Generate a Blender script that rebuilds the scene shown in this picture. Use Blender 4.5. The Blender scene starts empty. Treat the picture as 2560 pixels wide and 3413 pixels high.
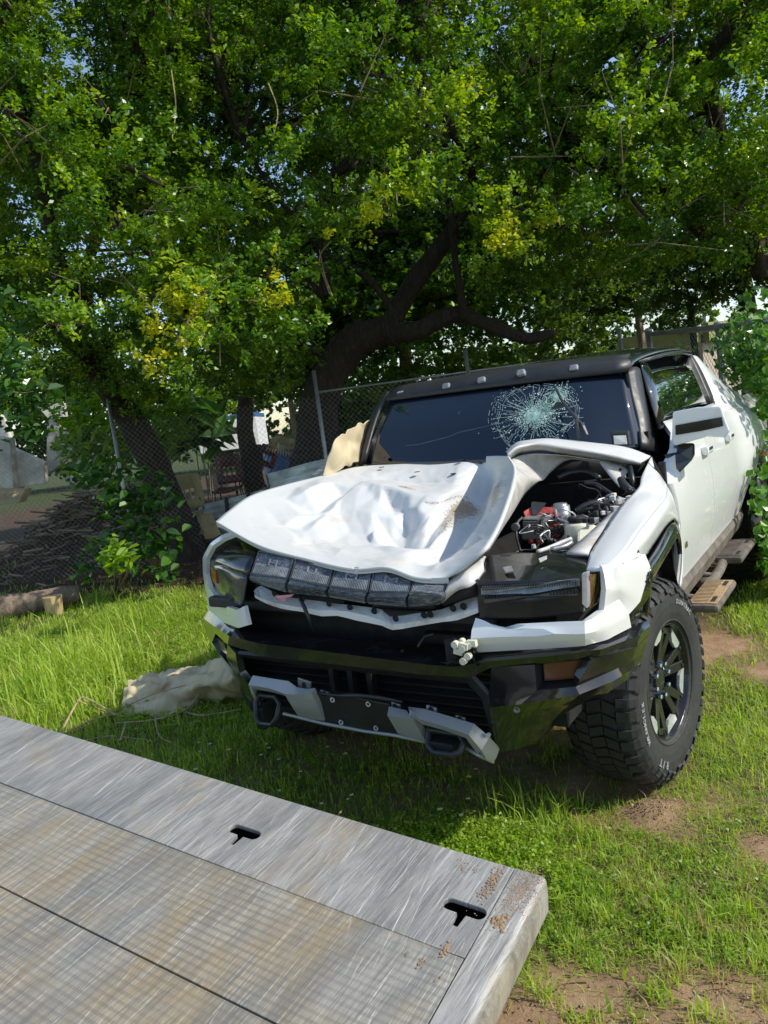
import bpy, math, random
import numpy as np
from mathutils import Vector, Matrix, noise
rng = np.random.default_rng(7)
random.seed(7)
SC = bpy.context.scene
COL = SC.collection

# ---------------------------------------------------------------- camera
cam_data = bpy.data.cameras.new('camera')
cam = bpy.data.objects.new('camera', cam_data)
COL.objects.link(cam)
CAM_LOC = Vector((1.8504, -3.2396, 1.6966))
c_right = Vector((0.8345998, 0.5346100, -0.1327985))
c_up = Vector((0.0457766, 0.1729322, 0.9838694))
c_fwd = Vector((-0.5489515, 0.8272162, -0.1198565))
cam.matrix_world = Matrix(((c_right.x, c_up.x, -c_fwd.x, CAM_LOC.x),
                           (c_right.y, c_up.y, -c_fwd.y, CAM_LOC.y),
                           (c_right.z, c_up.z, -c_fwd.z, CAM_LOC.z), (0, 0, 0, 1)))
cam_data.sensor_fit = 'VERTICAL'
cam_data.sensor_height = 24.0
cam_data.lens = 752.94 / 1024.0 * 24.0
cam_data.clip_start = 0.05
cam_data.clip_end = 2000
SC.camera = cam

# ---------------------------------------------------------------- light
SUN = Vector((1.1, 0.35, 1.0)).normalized()
world = bpy.data.worlds.new('World')
SC.world = world
world.use_nodes = True
wn = world.node_tree
wn.nodes.clear()
w_out = wn.nodes.new('ShaderNodeOutputWorld')
w_bg = wn.nodes.new('ShaderNodeBackground')
sky = wn.nodes.new('ShaderNodeTexSky')
sky.sky_type = 'NISHITA'
sky.sun_disc = False
sky.sun_elevation = math.asin(SUN.z)
sky.sun_rotation = math.atan2(SUN.x, SUN.y)
sky.air_density = 1.1
sky.dust_density = 0.6
w_bg.inputs['Strength'].default_value = 0.135
wn.links.new(sky.outputs[0], w_bg.inputs[0])
wn.links.new(w_bg.outputs[0], w_out.inputs[0])
sl = bpy.data.lights.new('sun', 'SUN')
sl.energy = 3.2
sl.angle = math.radians(0.53)
sl.color = (1.0, 0.94, 0.83)
sun = bpy.data.objects.new('sun', sl)
COL.objects.link(sun)
sun.location = SUN * 30
sun.rotation_euler = SUN.to_track_quat('Z', 'Y').to_euler()
SC.view_settings.view_transform = 'Standard'
SC.view_settings.look = 'None'
SC.view_settings.gamma = 1
SC.view_settings.exposure = 0.50
SC.view_settings.use_curve_mapping = False
SC.render.engine = 'CYCLES'
SC.cycles.max_bounces = 8
SC.cycles.diffuse_bounces = 3
SC.cycles.transparent_max_bounces = 8
SC.cycles.use_denoising = True

# ---------------------------------------------------------------- materials
def new_mat(name):
    m = bpy.data.materials.new(name)
    m.use_nodes = True
    nt = m.node_tree
    b = nt.nodes['Principled BSDF']
    return m, nt, b
def setp(b, **k):
    for n, v in k.items():
        n = {'rough': 'Roughness', 'metal': 'Metallic', 'coat': 'Coat Weight', 'coatr': 'Coat Roughness', 'spec': 'Specular IOR Level',
             'trans': 'Transmission Weight', 'ior': 'IOR'}.get(n, n)
        b.inputs[n].default_value = v
def nz(nt, scale, detail=5, rough=.6, vec=None, dist=0.0):
    n = nt.nodes.new('ShaderNodeTexNoise')
    n.inputs['Scale'].default_value = scale
    n.inputs['Detail'].default_value = detail
    n.inputs['Roughness'].default_value = rough
    n.inputs['Distortion'].default_value = dist
    if vec is not None: nt.links.new(vec, n.inputs['Vector'])
    return n.outputs['Fac']
def coord(nt, sc=None, rot=None, kind='Object'):
    t = nt.nodes.new('ShaderNodeTexCoord')
    o = t.outputs[kind]
    if sc or rot:
        mp = nt.nodes.new('ShaderNodeMapping')
        if sc: mp.inputs['Scale'].default_value = sc
        if rot: mp.inputs['Rotation'].default_value = rot
        nt.links.new(o, mp.inputs['Vector'])
        o = mp.outputs[0]
    return o
def ramp(nt, fac, stops):
    r = nt.nodes.new('ShaderNodeValToRGB')
    e = r.color_ramp.elements
    while len(e) < len(stops): e.new(0.5)
    for i, (p, c) in enumerate(stops):
        e[i].position = p
        e[i].color = (c, c, c, 1) if isinstance(c, (int, float)) else (*c, 1)
    nt.links.new(fac, r.inputs[0])
    return r.outputs[0]
def mixc(nt, fac, a, b):
    m = nt.nodes.new('ShaderNodeMix')
    m.data_type = 'RGBA'
    for s, v in ((0, fac), (6, a), (7, b)):
        if isinstance(v, (tuple, float, int)):
            m.inputs[s].default_value = (*v, 1) if isinstance(v, tuple) else v
        else: nt.links.new(v, m.inputs[s])
    return m.outputs[2]
def bump(nt, b, h, strength=.3, dist=.01):
    n = nt.nodes.new('ShaderNodeBump')
    n.inputs['Strength'].default_value = strength
    n.inputs['Distance'].default_value = dist
    nt.links.new(h, n.inputs['Height'])
    nt.links.new(n.outputs[0], b.inputs['Normal'])
M = {}
def simple(name, col, rough=.5, metal=0., var=.12, scale=6., bmp=0., coat=0., bscale=60., spec=.5):
    m, nt, b = new_mat(name)
    setp(b, rough=rough, metal=metal, coat=coat, spec=spec)
    v = coord(nt)
    n = nz(nt, scale, 6, .65, v)
    lo = tuple(max(0, c * (1 - var)) for c in col); hi = tuple(min(1, c * (1 + var)) for c in col)
    nt.links.new(ramp(nt, n, [(.3, lo), (.7, hi)]), b.inputs['Base Color'])
    r = ramp(nt, nz(nt, scale * 3, 4, .6, v), [(.3, rough * .8), (.75, min(1, rough * 1.25))])
    nt.links.new(r, b.inputs['Roughness'])
    if bmp: bump(nt, b, nz(nt, bscale, 5, .6, v), bmp, .01)
    M[name] = m
    return m
def paint(name, col, dirtcol, lo, hi, rough=.25, coat=.6, spots=False):
    m, nt, b = new_mat(name)
    setp(b, rough=rough, coat=coat, coatr=.06)
    v = coord(nt)
    d = ramp(nt, nz(nt, 5.5, 9, .72, v), [(lo, 0), (hi, 1)])
    c = mixc(nt, d, col, dirtcol)
    if spots:
        at = nt.nodes.new('ShaderNodeAttribute'); at.attribute_name = 'dirt'
        da = nt.nodes.new('ShaderNodeMath'); da.operation = 'MULTIPLY_ADD'; da.inputs[1].default_value = .36; da.inputs[2].default_value = .0
        nt.links.new(at.outputs['Fac'], da.inputs[0])
        db = nt.nodes.new('ShaderNodeMath'); db.operation = 'ADD'; nt.links.new(da.outputs[0], db.inputs[0]); nt.links.new(nz(nt, 62, 9, .9, v), db.inputs[1])
        f = ramp(nt, db.outputs[0], [(.74, 0), (.80, 1)])
        g = ramp(nt, at.outputs['Fac'], [(0, .25), (.4, .9)])
        mm = nt.nodes.new('ShaderNodeMath'); mm.operation = 'MULTIPLY'
        nt.links.new(f, mm.inputs[0]); nt.links.new(g, mm.inputs[1])
        c = mixc(nt, mm.outputs[0], c, (.25, .17, .09))
    nt.links.new(c, b.inputs['Base Color'])
    nt.links.new(ramp(nt, d, [(0, rough), (1, .7)]), b.inputs['Roughness'])
    bump(nt, b, nz(nt, 9, 3, .5, v), .06, .01)
    M[name] = m
paint('white_paint', (.80, .81, .80), (.62, .59, .53), .60, .85)
paint('hood_paint', (.62, .63, .62), (.46, .39, .29), .55, .80, rough=.42, coat=.0, spots=True)
paint('dirty_white', (.62, .62, .60), (.28, .24, .19), .42, .72, rough=.45, coat=.1)
paint('primer_white', (.76, .76, .74), (.40, .36, .30), .50, .72, rough=.5, coat=0)
paint('black_gloss', (.012, .013, .015), (.06, .06, .055), .52, .9, rough=.12, coat=.5)
simple('black_plastic', (.022, .023, .025), .45, var=.3, bmp=.08)
simple('matte_black', (.010, .010, .011), .75, var=.3)
simple('dusty_plastic', (.13, .11, .09), .75, var=.5, scale=9, bmp=.2)
simple('silver_paint', (.40, .41, .41), .34, .25, var=.02, coat=.3, scale=2)
simple('brown_dust', (.36, .24, .12), .95, var=.35, scale=30, bmp=.4)
simple('bay_metal', (.32, .33, .33), .35, .6, var=.3, scale=30)
simple('grey_metal', (.30, .31, .32), .35, .8, var=.2, scale=20)
simple('dark_metal', (.05, .052, .055), .4, .6, var=.3)
simple('red_plastic', (.26, .028, .022), .55, var=.5, scale=30)
simple('pink_cloth', (.75, .30, .32), .8)
simple('orange_lens', (.35, .09, .015), .15, coat=.5)
simple('amber_dim', (.16, .06, .03), .12, coat=.5)
simple('cream_plastic', (.66, .64, .50), .4, var=.1)
simple('lens_grey', (.055, .06, .065), .12, var=.5, scale=14, coat=.6)
simple('lens_line', (.20, .23, .25), .2, coat=.5, var=.5, scale=20)
simple('lens_clear', (.28, .29, .29), .12, var=.4, scale=12, coat=.6)
m, nt, b = new_mat('scuffed_lens'); setp(b, rough=.25, coat=.5)
v = coord(nt, sc=(4, 4, 26))
v2 = coord(nt)
sc1 = ramp(nt, nz(nt, 9, 8, .75, v), [(.52, 0), (.68, .75)])
c = mixc(nt, ramp(nt, nz(nt, 7, 6, .7, v2), [(.4, 0), (.72, 1)]), (.035, .042, .055), (.17, .19, .22))
c = mixc(nt, sc1, c, (.42, .42, .41))
nt.links.new(c, b.inputs['Base Color']); nt.links.new(ramp(nt, sc1, [(0, .15), (1, .6)]), b.inputs['Roughness'])
M['scuffed_lens'] = m
simple('letter_grey', (.22, .22, .25), .5)
simple('rubber', (.028, .028, .028), .72, var=.35, scale=9, bmp=.12)
simple('tyre_letter', (.36, .36, .35), .7)
simple('rim_black', (.035, .036, .038), .28, .5, var=.2, coat=.3)
simple('rim_silver', (.50, .54, .50), .3, .3, var=.1)
simple('chrome', (.7, .7, .7), .15, 1.)
simple('tarp_cloth', (.56, .47, .30), .8, var=.12, scale=3, bmp=.25, bscale=25)
simple('tarp_grey', (.40, .37, .30), .85, var=.15, scale=3, bmp=.2, bscale=20)
simple('galvanised', (.36, .37, .37), .5, .7, var=.25, scale=8)
simple('corrugated_steel', (.55, .57, .55), .6, .1, var=.45, scale=4)
simple('post_black', (.02, .02, .02), .7)
simple('weathered_wood', (.25, .19, .13), .85, var=.4, scale=7, bmp=.3)
simple('pale_wood', (.46, .34, .18), .8, var=.3, scale=5, bmp=.3)
simple('concrete', (.58, .56, .51), .9, var=.35, scale=4, bmp=.4, bscale=25)
simple('chair_tan', (.42, .34, .15), .5, var=.2)
simple('chair_maroon', (.085, .018, .02), .5, var=.2)
simple('wall_cream', (.55, .47, .36), .85, var=.12, scale=3)
simple('wall_olive', (.34, .35, .12), .85, var=.15, scale=3)
simple('van_white', (.72, .74, .76), .4)
simple('van_blue', (.05, .13, .32), .4)
simple('twig', (.20, .15, .09), .85, var=.4, scale=20)
simple('straw', (.40, .31, .17), .85, var=.4, scale=9)
simple('leaf_litter', (.19, .11, .06), .9, var=.6, scale=5)
simple('soil_clod', (.30, .20, .12), .95, var=.3, scale=30, bmp=.5)
simple('flower_petal', (.85, .82, .55), .7)
simple('flower_eye', (.70, .50, .05), .7)
simple('red_flower', (.55, .05, .05), .6)
simple('mirror_glass', (.6, .65, .7), .05, 1.)
simple('far_hill', (.10, .16, .19), .95)

def glassy(name, col, rough=.04, spec=.6):
    m, nt, b = new_mat(name)
    setp(b, rough=rough, spec=spec, coat=1.0, coatr=.01)
    v = coord(nt)
    nt.links.new(ramp(nt, nz(nt, 1.4, 3, .5, v), [(.3, tuple(c * .8 for c in col)), (.7, col)]), b.inputs['Base Color'])
    M[name] = m
    return nt, b
glassy('windshield_glass', (.004, .010, .022), .04, .3)
glassy('side_glass', (.006, .008, .010), .015, .8)
m, nt, b = new_mat('crack_white'); setp(b, rough=.35)
b.inputs['Base Color'].default_value = (.50, .62, .58, 1); M['crack_white'] = m
m, nt, b = new_mat('shatter_glass'); setp(b, rough=.3, spec=.8)
v = coord(nt)
nt.links.new(ramp(nt, nz(nt, 14, 6, .7, v), [(.35, (.10, .24, .20)), (.65, (.60, .80, .72))]), b.inputs['Base Color'])
M['shatter_glass'] = m

# clear cover of the lamps
m, nt, b = new_mat('clear_cover'); setp(b, rough=.03, trans=1.0, ior=1.3)
b.inputs['Base Color'].default_value = (.8, .85, .88, 1)
M['clear_cover'] = m

# bark
m, nt, b = new_mat('bark'); setp(b, rough=.92)
v = coord(nt, sc=(7, 7, 1.6))
n1 = nz(nt, 3.5, 8, .7, v, .6)
nt.links.new(ramp(nt, n1, [(.3, (.014, .010, .008)), (.55, (.055, .040, .029)), (.8, (.13, .10, .075))]), b.inputs['Base Color'])
bump(nt, b, n1, 1.0, .06); M['bark'] = m
m, nt, b = new_mat('pale_bark'); setp(b, rough=.9)
v = coord(nt, sc=(5, 5, 2))
n1 = nz(nt, 4, 8, .7, v, .4)
nt.links.new(ramp(nt, n1, [(.3, (.14, .10, .075)), (.7, (.34, .26, .19))]), b.inputs['Base Color'])
bump(nt, b, n1, .8, .03); M['pale_bark'] = m

# leaves: colour comes from a per leaf tint
def leaf_mat(name, stops, transl=.42, rough=.38, tcol=(.30, .48, .05)):
    m = bpy.data.materials.new(name); m.use_nodes = True
    nt = m.node_tree; nt.nodes.clear()
    out = nt.nodes.new('ShaderNodeOutputMaterial')
    at = nt.nodes.new('ShaderNodeAttribute'); at.attribute_name = 'tint'
    c = ramp(nt, at.outputs['Fac'], stops)
    b = nt.nodes.new('ShaderNodeBsdfPrincipled')
    setp(b, rough=rough, spec=.45)
    nt.links.new(c, b.inputs['Base Color'])
    t = nt.nodes.new('ShaderNodeBsdfTranslucent')
    tc = nt.nodes.new('ShaderNodeMix'); tc.data_type = 'RGBA'; tc.blend_type = 'MULTIPLY'; tc.inputs[0].default_value = 0
    tc.clamp_result = False
    hs = nt.nodes.new('ShaderNodeHueSaturation'); hs.inputs['Value'].default_value = 1.9; hs.inputs['Saturation'].default_value = 1.15; hs.inputs['Hue'].default_value = .485
    nt.links.new(c, hs.inputs['Color'])
    nt.links.new(hs.outputs[0], t.inputs['Color'])
    mx = nt.nodes.new('ShaderNodeMixShader'); mx.inputs[0].default_value = transl
    nt.links.new(b.outputs[0], mx.inputs[1]); nt.links.new(t.outputs[0], mx.inputs[2])
    nt.links.new(mx.outputs[0], out.inputs['Surface'])
    M[name] = m
leaf_mat('leaf', [(0, (.024, .074, .010)), (.40, (.105, .225, .020)), (.68, (.27, .42, .034)), (.86, (.36, .45, .028)), (1, (.52, .53, .03))], .34, .33)
leaf_mat('leaf_far', [(0, (.045, .10, .02)), (.5, (.11, .20, .03)), (1, (.22, .30, .04))], .35)
leaf_mat('leaf_broad', [(0, (.015, .050, .014)), (.5, (.045, .125, .02)), (1, (.13, .29, .035))], .3, .3)
leaf_mat('leaf_fresh', [(0, (.07, .17, .018)), (.5, (.19, .33, .03)), (1, (.34, .46, .04))], .45, .4)
leaf_mat('grass', [(0, (.085, .17, .020)), (.5, (.27, .42, .050)), (.8, (.42, .52, .10)), (.93, (.30, .30, .10)), (1, (.42, .33, .17))], .4, .5)
leaf_mat('litter', [(0, (.07, .045, .028)), (.5, (.17, .10, .06)), (.85, (.34, .22, .13)), (1, (.45, .33, .20))], .1, .8)

# ground: soil with green and brown patches
m, nt, b = new_mat('ground_soil'); setp(b, rough=.95, spec=.2)
v = coord(nt)
soil = ramp(nt, nz(nt, 9, 9, .75, v), [(.25, (.26, .165, .09)), (.5, (.50, .325, .19)), (.75, (.62, .43, .27))])
grs = ramp(nt, nz(nt, 14, 8, .7, v), [(.3, (.03, .055, .015)), (.7, (.075, .105, .03))])
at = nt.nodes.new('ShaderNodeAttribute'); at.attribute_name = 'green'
hu = nt.nodes.new('ShaderNodeAttribute'); hu.attribute_name = 'humus_shade'
humus_shade = ramp(nt, nz(nt, 12, 9, .8, v), [(.3, (.035, .024, .016)), (.55, (.10, .068, .042)), (.78, (.22, .15, .095))])  # dark litter-covered soil, with the trees' shade painted into its colour
nt.links.new(mixc(nt, at.outputs['Fac'], mixc(nt, hu.outputs['Fac'], soil, humus_shade), grs), b.inputs['Base Color'])
bump(nt, b, nz(nt, 45, 9, .8, v), .9, .03)
M['ground_soil'] = m

# aluminium deck
def deck_mat(name, base=(.37, .36, .335), dirt=.52, seed=0.0, ribs=False):
    m, nt, b = new_mat(name); setp(b, metal=.12, rough=.55)
    t = nt.nodes.new('ShaderNodeTexCoord')
    cnt = [0]
    def mp(rot, sc, loc=(0, 0, 0)):
        # first turn into the scratch direction and stretch, then tumble the lookup so no lattice shows
        n0 = nt.nodes.new('ShaderNodeMapping'); n0.inputs['Rotation'].default_value = (0, 0, rot); nt.links.new(t.outputs['Object'], n0.inputs[0])
        n1 = nt.nodes.new('ShaderNodeMapping'); n1.inputs['Scale'].default_value = sc; nt.links.new(n0.outputs[0], n1.inputs[0])
        n = nt.nodes.new('ShaderNodeMapping'); cnt[0] += 1; n.inputs['Rotation'].default_value = (.6 + cnt[0] * .37, .45 + cnt[0] * .23, .8)
        n.inputs['Location'].default_value = (loc[0] + seed + .31, loc[1] + .17, .43 + cnt[0]); nt.links.new(n1.outputs[0], n.inputs[0]); return n.outputs[0]
    v = mp(.35, (1, 1, 1))
    c = mixc(nt, ramp(nt, nz(nt, 2.4, 6, .7, mp(.12, (2.2, .8, 1))), [(.32, 0), (.68, 1)]), tuple(x * .58 for x in base), tuple(x * 1.12 for x in base))
    # tan rust and mud stains
    c = mixc(nt, ramp(nt, nz(nt, 1.7, 7, .72, mp(.1, (1.6, .9, 1), (4, 2)), .4), [(dirt, 0), (dirt + .18, .72)]), c, (.36, .26, .12))
    # bluish tyre marks along the bed
    c = mixc(nt, ramp(nt, nz(nt, 1.6, 5, .65, mp(.22, (3.2, .35, 1), (1, 7))), [(.52, 0), (.70, .75)]), c, (.10, .125, .15))
    # fine dark grain
    c = mixc(nt, ramp(nt, nz(nt, 3.0, 8, .8, mp(.10, (46, 2.6, 1))), [(.38, .75), (.54, 0)]), c, (.14, .14, .14))
    # scratches of three widths, slightly fanned
    s0 = None
    for i, (rot, sx, sy, lo, amt, col) in enumerate(((.03, 105, 1.7, .575, .75, (.62, .61, .56)), (-.12, 60, 1.1, .60, .85, (.70, .69, .62)), (.14, 170, 3.2, .58, .65, (.60, .57, .46)), (-.35, 46, .9, .645, .8, (.66, .64, .57)), (.9, 40, 1.2, .67, .5, (.62, .60, .54)))):
        s = ramp(nt, nz(nt, 1.5, 7, .78, mp(rot, (sx, sy, 1), (i * 7, i * 3)), .25), [(lo, 0), (lo + .05, amt)])
        c = mixc(nt, s, c, col); s0 = s0 or s
    c = mixc(nt, ramp(nt, nz(nt, 34, 7, .85, v), [(.60, 0), (.70, .5)]), c, (.12, .11, .10))
    nt.links.new(c, b.inputs['Base Color'])
    nt.links.new(ramp(nt, nz(nt, 5, 6, .7, v), [(.3, .38), (.7, .68)]), b.inputs['Roughness'])
    hgt = nz(nt, 3.0, 8, .8, mp(.10, (46, 2.6, 1)))
    if ribs:   # fine ribs of the extrusion
        w = nt.nodes.new('ShaderNodeTexWave'); w.bands_direction = 'Y'; w.inputs['Scale'].default_value = 1 / .022 / 20 * 6.283 / 1.0; w.inputs['Distortion'].default_value = .15; w.inputs['Detail'].default_value = 1
        nt.links.new(t.outputs['Object'], w.inputs['Vector'])
        wr = ramp(nt, w.outputs['Fac'], [(.12, 0), (.5, 1)])
        mm = nt.nodes.new('ShaderNodeMath'); mm.operation = 'MULTIPLY_ADD'; mm.inputs[1].default_value = .35
        nt.links.new(hgt, mm.inputs[0]); nt.links.new(wr, mm.inputs[2]); hgt = mm.outputs[0]
        # grime stays in the grooves
        gr = nt.nodes.new('ShaderNodeMath'); gr.operation = 'SUBTRACT'; gr.inputs[0].default_value = 1.0; nt.links.new(wr, gr.inputs[1])
        ga = nt.nodes.new('ShaderNodeMath'); ga.operation = 'MULTIPLY'; nt.links.new(gr.outputs[0], ga.inputs[0]); nt.links.new(ramp(nt, nz(nt, 3, 5, .6, v), [(.35, .05), (.65, .55)]), ga.inputs[1])
        nt.links.new(mixc(nt, ga.outputs[0], c, (.17, .155, .13)), b.inputs['Base Color'])
    bump(nt, b, hgt, .3, .003)
    M[name] = m
deck_mat('deck_plate')
deck_mat('deck_plank', (.37, .35, .30), .42, 5.0, True)
deck_mat('deck_rail', (.42, .41, .38), .48, 9.0)

# ---------------------------------------------------------------- mesh helpers
OFF = {}
def V(*a): return Vector(a)
def link(o, parent=None):
    COL.objects.link(o)
    if parent is not None: o.parent = parent
    return o
def tag(o, label=None, cat=None, group=None, kind=None):
    if label: o['label'] = label
    if cat: o['category'] = cat
    if group: o['group'] = group
    if kind: o['kind'] = kind
    return o
def thing(name, loc, label, cat, group=None, rotz=0.):
    o = bpy.data.objects.new(name, None)
    o.empty_display_size = .2
    COL.objects.link(o)
    o.location = loc; o.rotation_euler = (0, 0, rotz)
    OFF[o.name] = Vector(loc)
    return tag(o, label, cat, group)
def mk(name, verts, faces, mat, parent=None, smooth=False, local=False):
    """one mesh object; verts are world coordinates unless local=True"""
    off = Vector((0, 0, 0)) if (local or parent is None) else OFF.get(parent.name, Vector((0, 0, 0)))
    me = bpy.data.meshes.new(name)
    me.from_pydata([tuple(Vector(p) - off) for p in verts], [], faces)
    if isinstance(mat, str): mat = M[mat]
    me.materials.append(mat)
    if smooth: me.polygons.foreach_set('use_smooth', [True] * len(me.polygons))
    me.update()
    o = bpy.data.objects.new(name, me)
    link(o, parent)
    OFF[o.name] = off
    return o
def fast(name, verts, nper, mat, parent=None, tint=None, local=False, tri=False):
    """large quad/tri soup from a numpy array (N*nper,3)"""
    off = Vector((0, 0, 0)) if (local or parent is None) else OFF.get(parent.name, Vector((0, 0, 0)))
    verts = np.asarray(verts, dtype=np.float32).reshape(-1, 3) - np.array(off, dtype=np.float32)
    n = len(verts) // nper
    me = bpy.data.meshes.new(name)
    me.vertices.add(len(verts)); me.vertices.foreach_set('co', verts.ravel())
    me.loops.add(len(verts)); me.loops.foreach_set('vertex_index', np.arange(len(verts), dtype=np.int32))
    me.polygons.add(n)
    me.polygons.foreach_set('loop_start', np.arange(0, n * nper, nper, dtype=np.int32))
    me.polygons.foreach_set('loop_total', np.full(n, nper, dtype=np.int32))
    if tint is not None:
        a = me.attributes.new('tint', 'FLOAT', 'POINT')
        a.data.foreach_set('value', np.repeat(np.asarray(tint, dtype=np.float32), nper))
    me.materials.append(M[mat])
    me.update(calc_edges=True)
    o = bpy.data.objects.new(name, me)
    link(o, parent)
    return o
class MB:
    def __init__(s): s.v = []; s.f = []
    def add(s, vs, fs):
        b = len(s.v); s.v += [Vector(p) for p in vs]; s.f += [tuple(i + b for i in f) for f in fs]; return s
    def box(s, c, d, rot=None):
        c = Vector(c); hx, hy, hz = d[0] / 2, d[1] / 2, d[2] / 2
        vs = [Vector((x, y, z)) for x in (-hx, hx) for y in (-hy, hy) for z in (-hz, hz)]
        if rot is not None: vs = [rot @ p for p in vs]
        return s.add([p + c for p in vs], [(0, 1, 3, 2), (4, 6, 7, 5), (0, 4, 5, 1), (2, 3, 7, 6), (0, 2, 6, 4), (1, 5, 7, 3)])
    def bar(s, a, b, w, h=None, up=(0, 0, 1)):
        a = Vector(a); b = Vector(b); h = h or w
        d = (b - a).normalized(); u = Vector(up)
        if abs(d.dot(u)) > .95: u = Vector((1, 0, 0))
        r = d.cross(u).normalized(); u = r.cross(d)
        vs = []
        for p in (a, b):
            for x, y in ((-1, -1), (1, -1), (1, 1), (-1, 1)): vs.append(p + r * x * w / 2 + u * y * h / 2)
        return s.add(vs, [(0, 1, 2, 3), (7, 6, 5, 4), (0, 4, 5, 1), (1, 5, 6, 2), (2, 6, 7, 3), (3, 7, 4, 0)])
    def tube(s, pts, rad, n=8, cap=True):
        pts = [Vector(p) for p in pts]
        if isinstance(rad, (int, float)): rad = [rad] * len(pts)
        b = len(s.v); prev = None
        for i, p in enumerate(pts):
            d = (pts[min(i + 1, len(pts) - 1)] - pts[max(i - 1, 0)]).normalized()
            u = prev if prev is not None else (Vector((0, 0, 1)) if abs(d.z) < .9 else Vector((1, 0, 0)))
            r = d.cross(u).normalized(); u = r.cross(d).normalized(); prev = u
            for k in range(n):
                a = 2 * math.pi * k / n
                s.v.append(p + (r * math.cos(a) + u * math.sin(a)) * rad[i])
        for i in range(len(pts) - 1):
            for k in range(n):
                k2 = (k + 1) % n
                s.f.append((b + i * n + k, b + i * n + k2, b + (i + 1) * n + k2, b + (i + 1) * n + k))
        if cap:
            s.f.append(tuple(b + k for k in range(n))[::-1]); s.f.append(tuple(b + (len(pts) - 1) * n + k for k in range(n)))
        return s
    def lathe(s, prof, c, axis='x', n=32, close=False):
        """prof = [(offset along axis, radius)]"""
        b = len(s.v); c = Vector(c)
        for o, r in prof:
            for k in range(n):
                a = 2 * math.pi * k / n; ca, sa = math.cos(a) * r, math.sin(a) * r
                s.v.append(c + (Vector((o, ca, sa)) if axis == 'x' else Vector((ca, o, sa)) if axis == 'y' else Vector((ca, sa, o))))
        for i in range(len(prof) - 1):
            for k in range(n):
                k2 = (k + 1) % n
                s.f.append((b + i * n + k, b + i * n + k2, b + (i + 1) * n + k2, b + (i + 1) * n + k))
        return s
    def prism(s, poly, d):
        poly = [Vector(p) for p in poly]; d = Vector(d); n = len(poly)
        return s.add(poly + [p + d for p in poly], [tuple(range(n)), tuple(range(2 * n - 1, n - 1, -1))] + [(i, (i + 1) % n, n + (i + 1) % n, n + i)[::-1] for i in range(n)])
    def build(s, name, mat, parent=None, smooth=False, bevel=0., local=False):
        o = mk(name, s.v, s.f, mat, parent, smooth, local)
        if bevel: bev(o, bevel)
        return o
def bev(o, w, seg=2):
    m = o.modifiers.new('bevel', 'BEVEL'); m.width = w; m.segments = seg; m.limit_method = 'ANGLE'; m.angle_limit = math.radians(25)
    return o
def cr(pts, n):
    """Catmull-Rom resample of a polyline to n points per span"""
    P = [Vector(p) for p in pts]
    P = [P[0] * 2 - P[1]] + P + [P[-1] * 2 - P[-2]]
    out = []
    for i in range(1, len(P) - 2):
        for k in range(n):
            t = k / n
            a, b_, c, d = P[i - 1], P[i], P[i + 1], P[i + 2]
            out.append(.5 * (2 * b_ + (c - a) * t + (2 * a - 5 * b_ + 4 * c - d) * t * t + (3 * b_ - a - 3 * c + d) * t ** 3))
    out.append(P[-2].copy())
    return out
def lr(pts, n):
    P = [Vector(p) for p in pts]; out = []
    for a, b_ in zip(P, P[1:]): out += [a.lerp(b_, k / n) for k in range(n)]
    return out + [P[-1]]
def lingrid(rows, n):
    rr = [lr(r, n) for r in rows]; cols = [lr([r[j] for r in rr], n) for j in range(len(rr[0]))]
    return [[c[i] for c in cols] for i in range(len(cols[0]))]
def smoothgrid(rows, nu, nv):
    rr = [cr(r, nu) if nu > 1 else [Vector(p) for p in r] for r in rows]
    if nv > 1:
        cols = [cr([r[j] for r in rr], nv) for j in range(len(rr[0]))]
        rr = [[c[i] for c in cols] for i in range(len(cols[0]))]
    return rr
def gridmesh(name, rows, mat, parent=None, nu=1, nv=1, thick=0., smooth=None, skip=(), bevel=0., off=-1., lin=0):
    rr = lingrid(rows, lin) if lin else smoothgrid(rows, nu, nv)
    if lin: skip = {(i * lin + a, j * lin + b_) for (i, j) in skip for a in range(lin) for b_ in range(lin)}; smooth = True
    h, w = len(rr), len(rr[0])
    vs = [p for r in rr for p in r]
    fs = [(i * w + j, (i + 1) * w + j, (i + 1) * w + j + 1, i * w + j + 1) for i in range(h - 1) for j in range(w - 1) if (i, j) not in skip]
    o = mk(name, vs, fs, mat, parent, smooth if smooth is not None else (nu > 1 or nv > 1))
    if thick:
        m = o.modifiers.new('solid', 'SOLIDIFY'); m.thickness = thick; m.offset = off
    if lin: m = o.modifiers.new('split', 'EDGE_SPLIT'); m.split_angle = math.radians(20)
    elif bevel: bev(o, bevel)
    return o
def fan(pts):
    return sum((Vector(p) for p in pts), Vector()) / len(pts)
def text_mesh(txt, size, depth=.002):
    cu = bpy.data.curves.new('lettering', 'FONT'); cu.body = txt; cu.size = size; cu.extrude = depth
    cu.align_x = 'CENTER'; cu.align_y = 'CENTER'
    ob = bpy.data.objects.new('lettering', cu); COL.objects.link(ob)
    dg = bpy.context.evaluated_depsgraph_get()
    me = bpy.data.meshes.new_from_object(ob.evaluated_get(dg))
    vs = [v.co.copy() for v in me.vertices]; fs = [tuple(p.vertices) for p in me.polygons]
    bpy.data.objects.remove(ob); bpy.data.curves.remove(cu)
    return vs, fs

# ================================================================ the wrecked pickup
T = thing('pickup_truck', (0, 1.7, 0), 'white and black electric pickup truck with crumpled hood and smashed windshield, parked on the grass', 'pickup truck')

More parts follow.
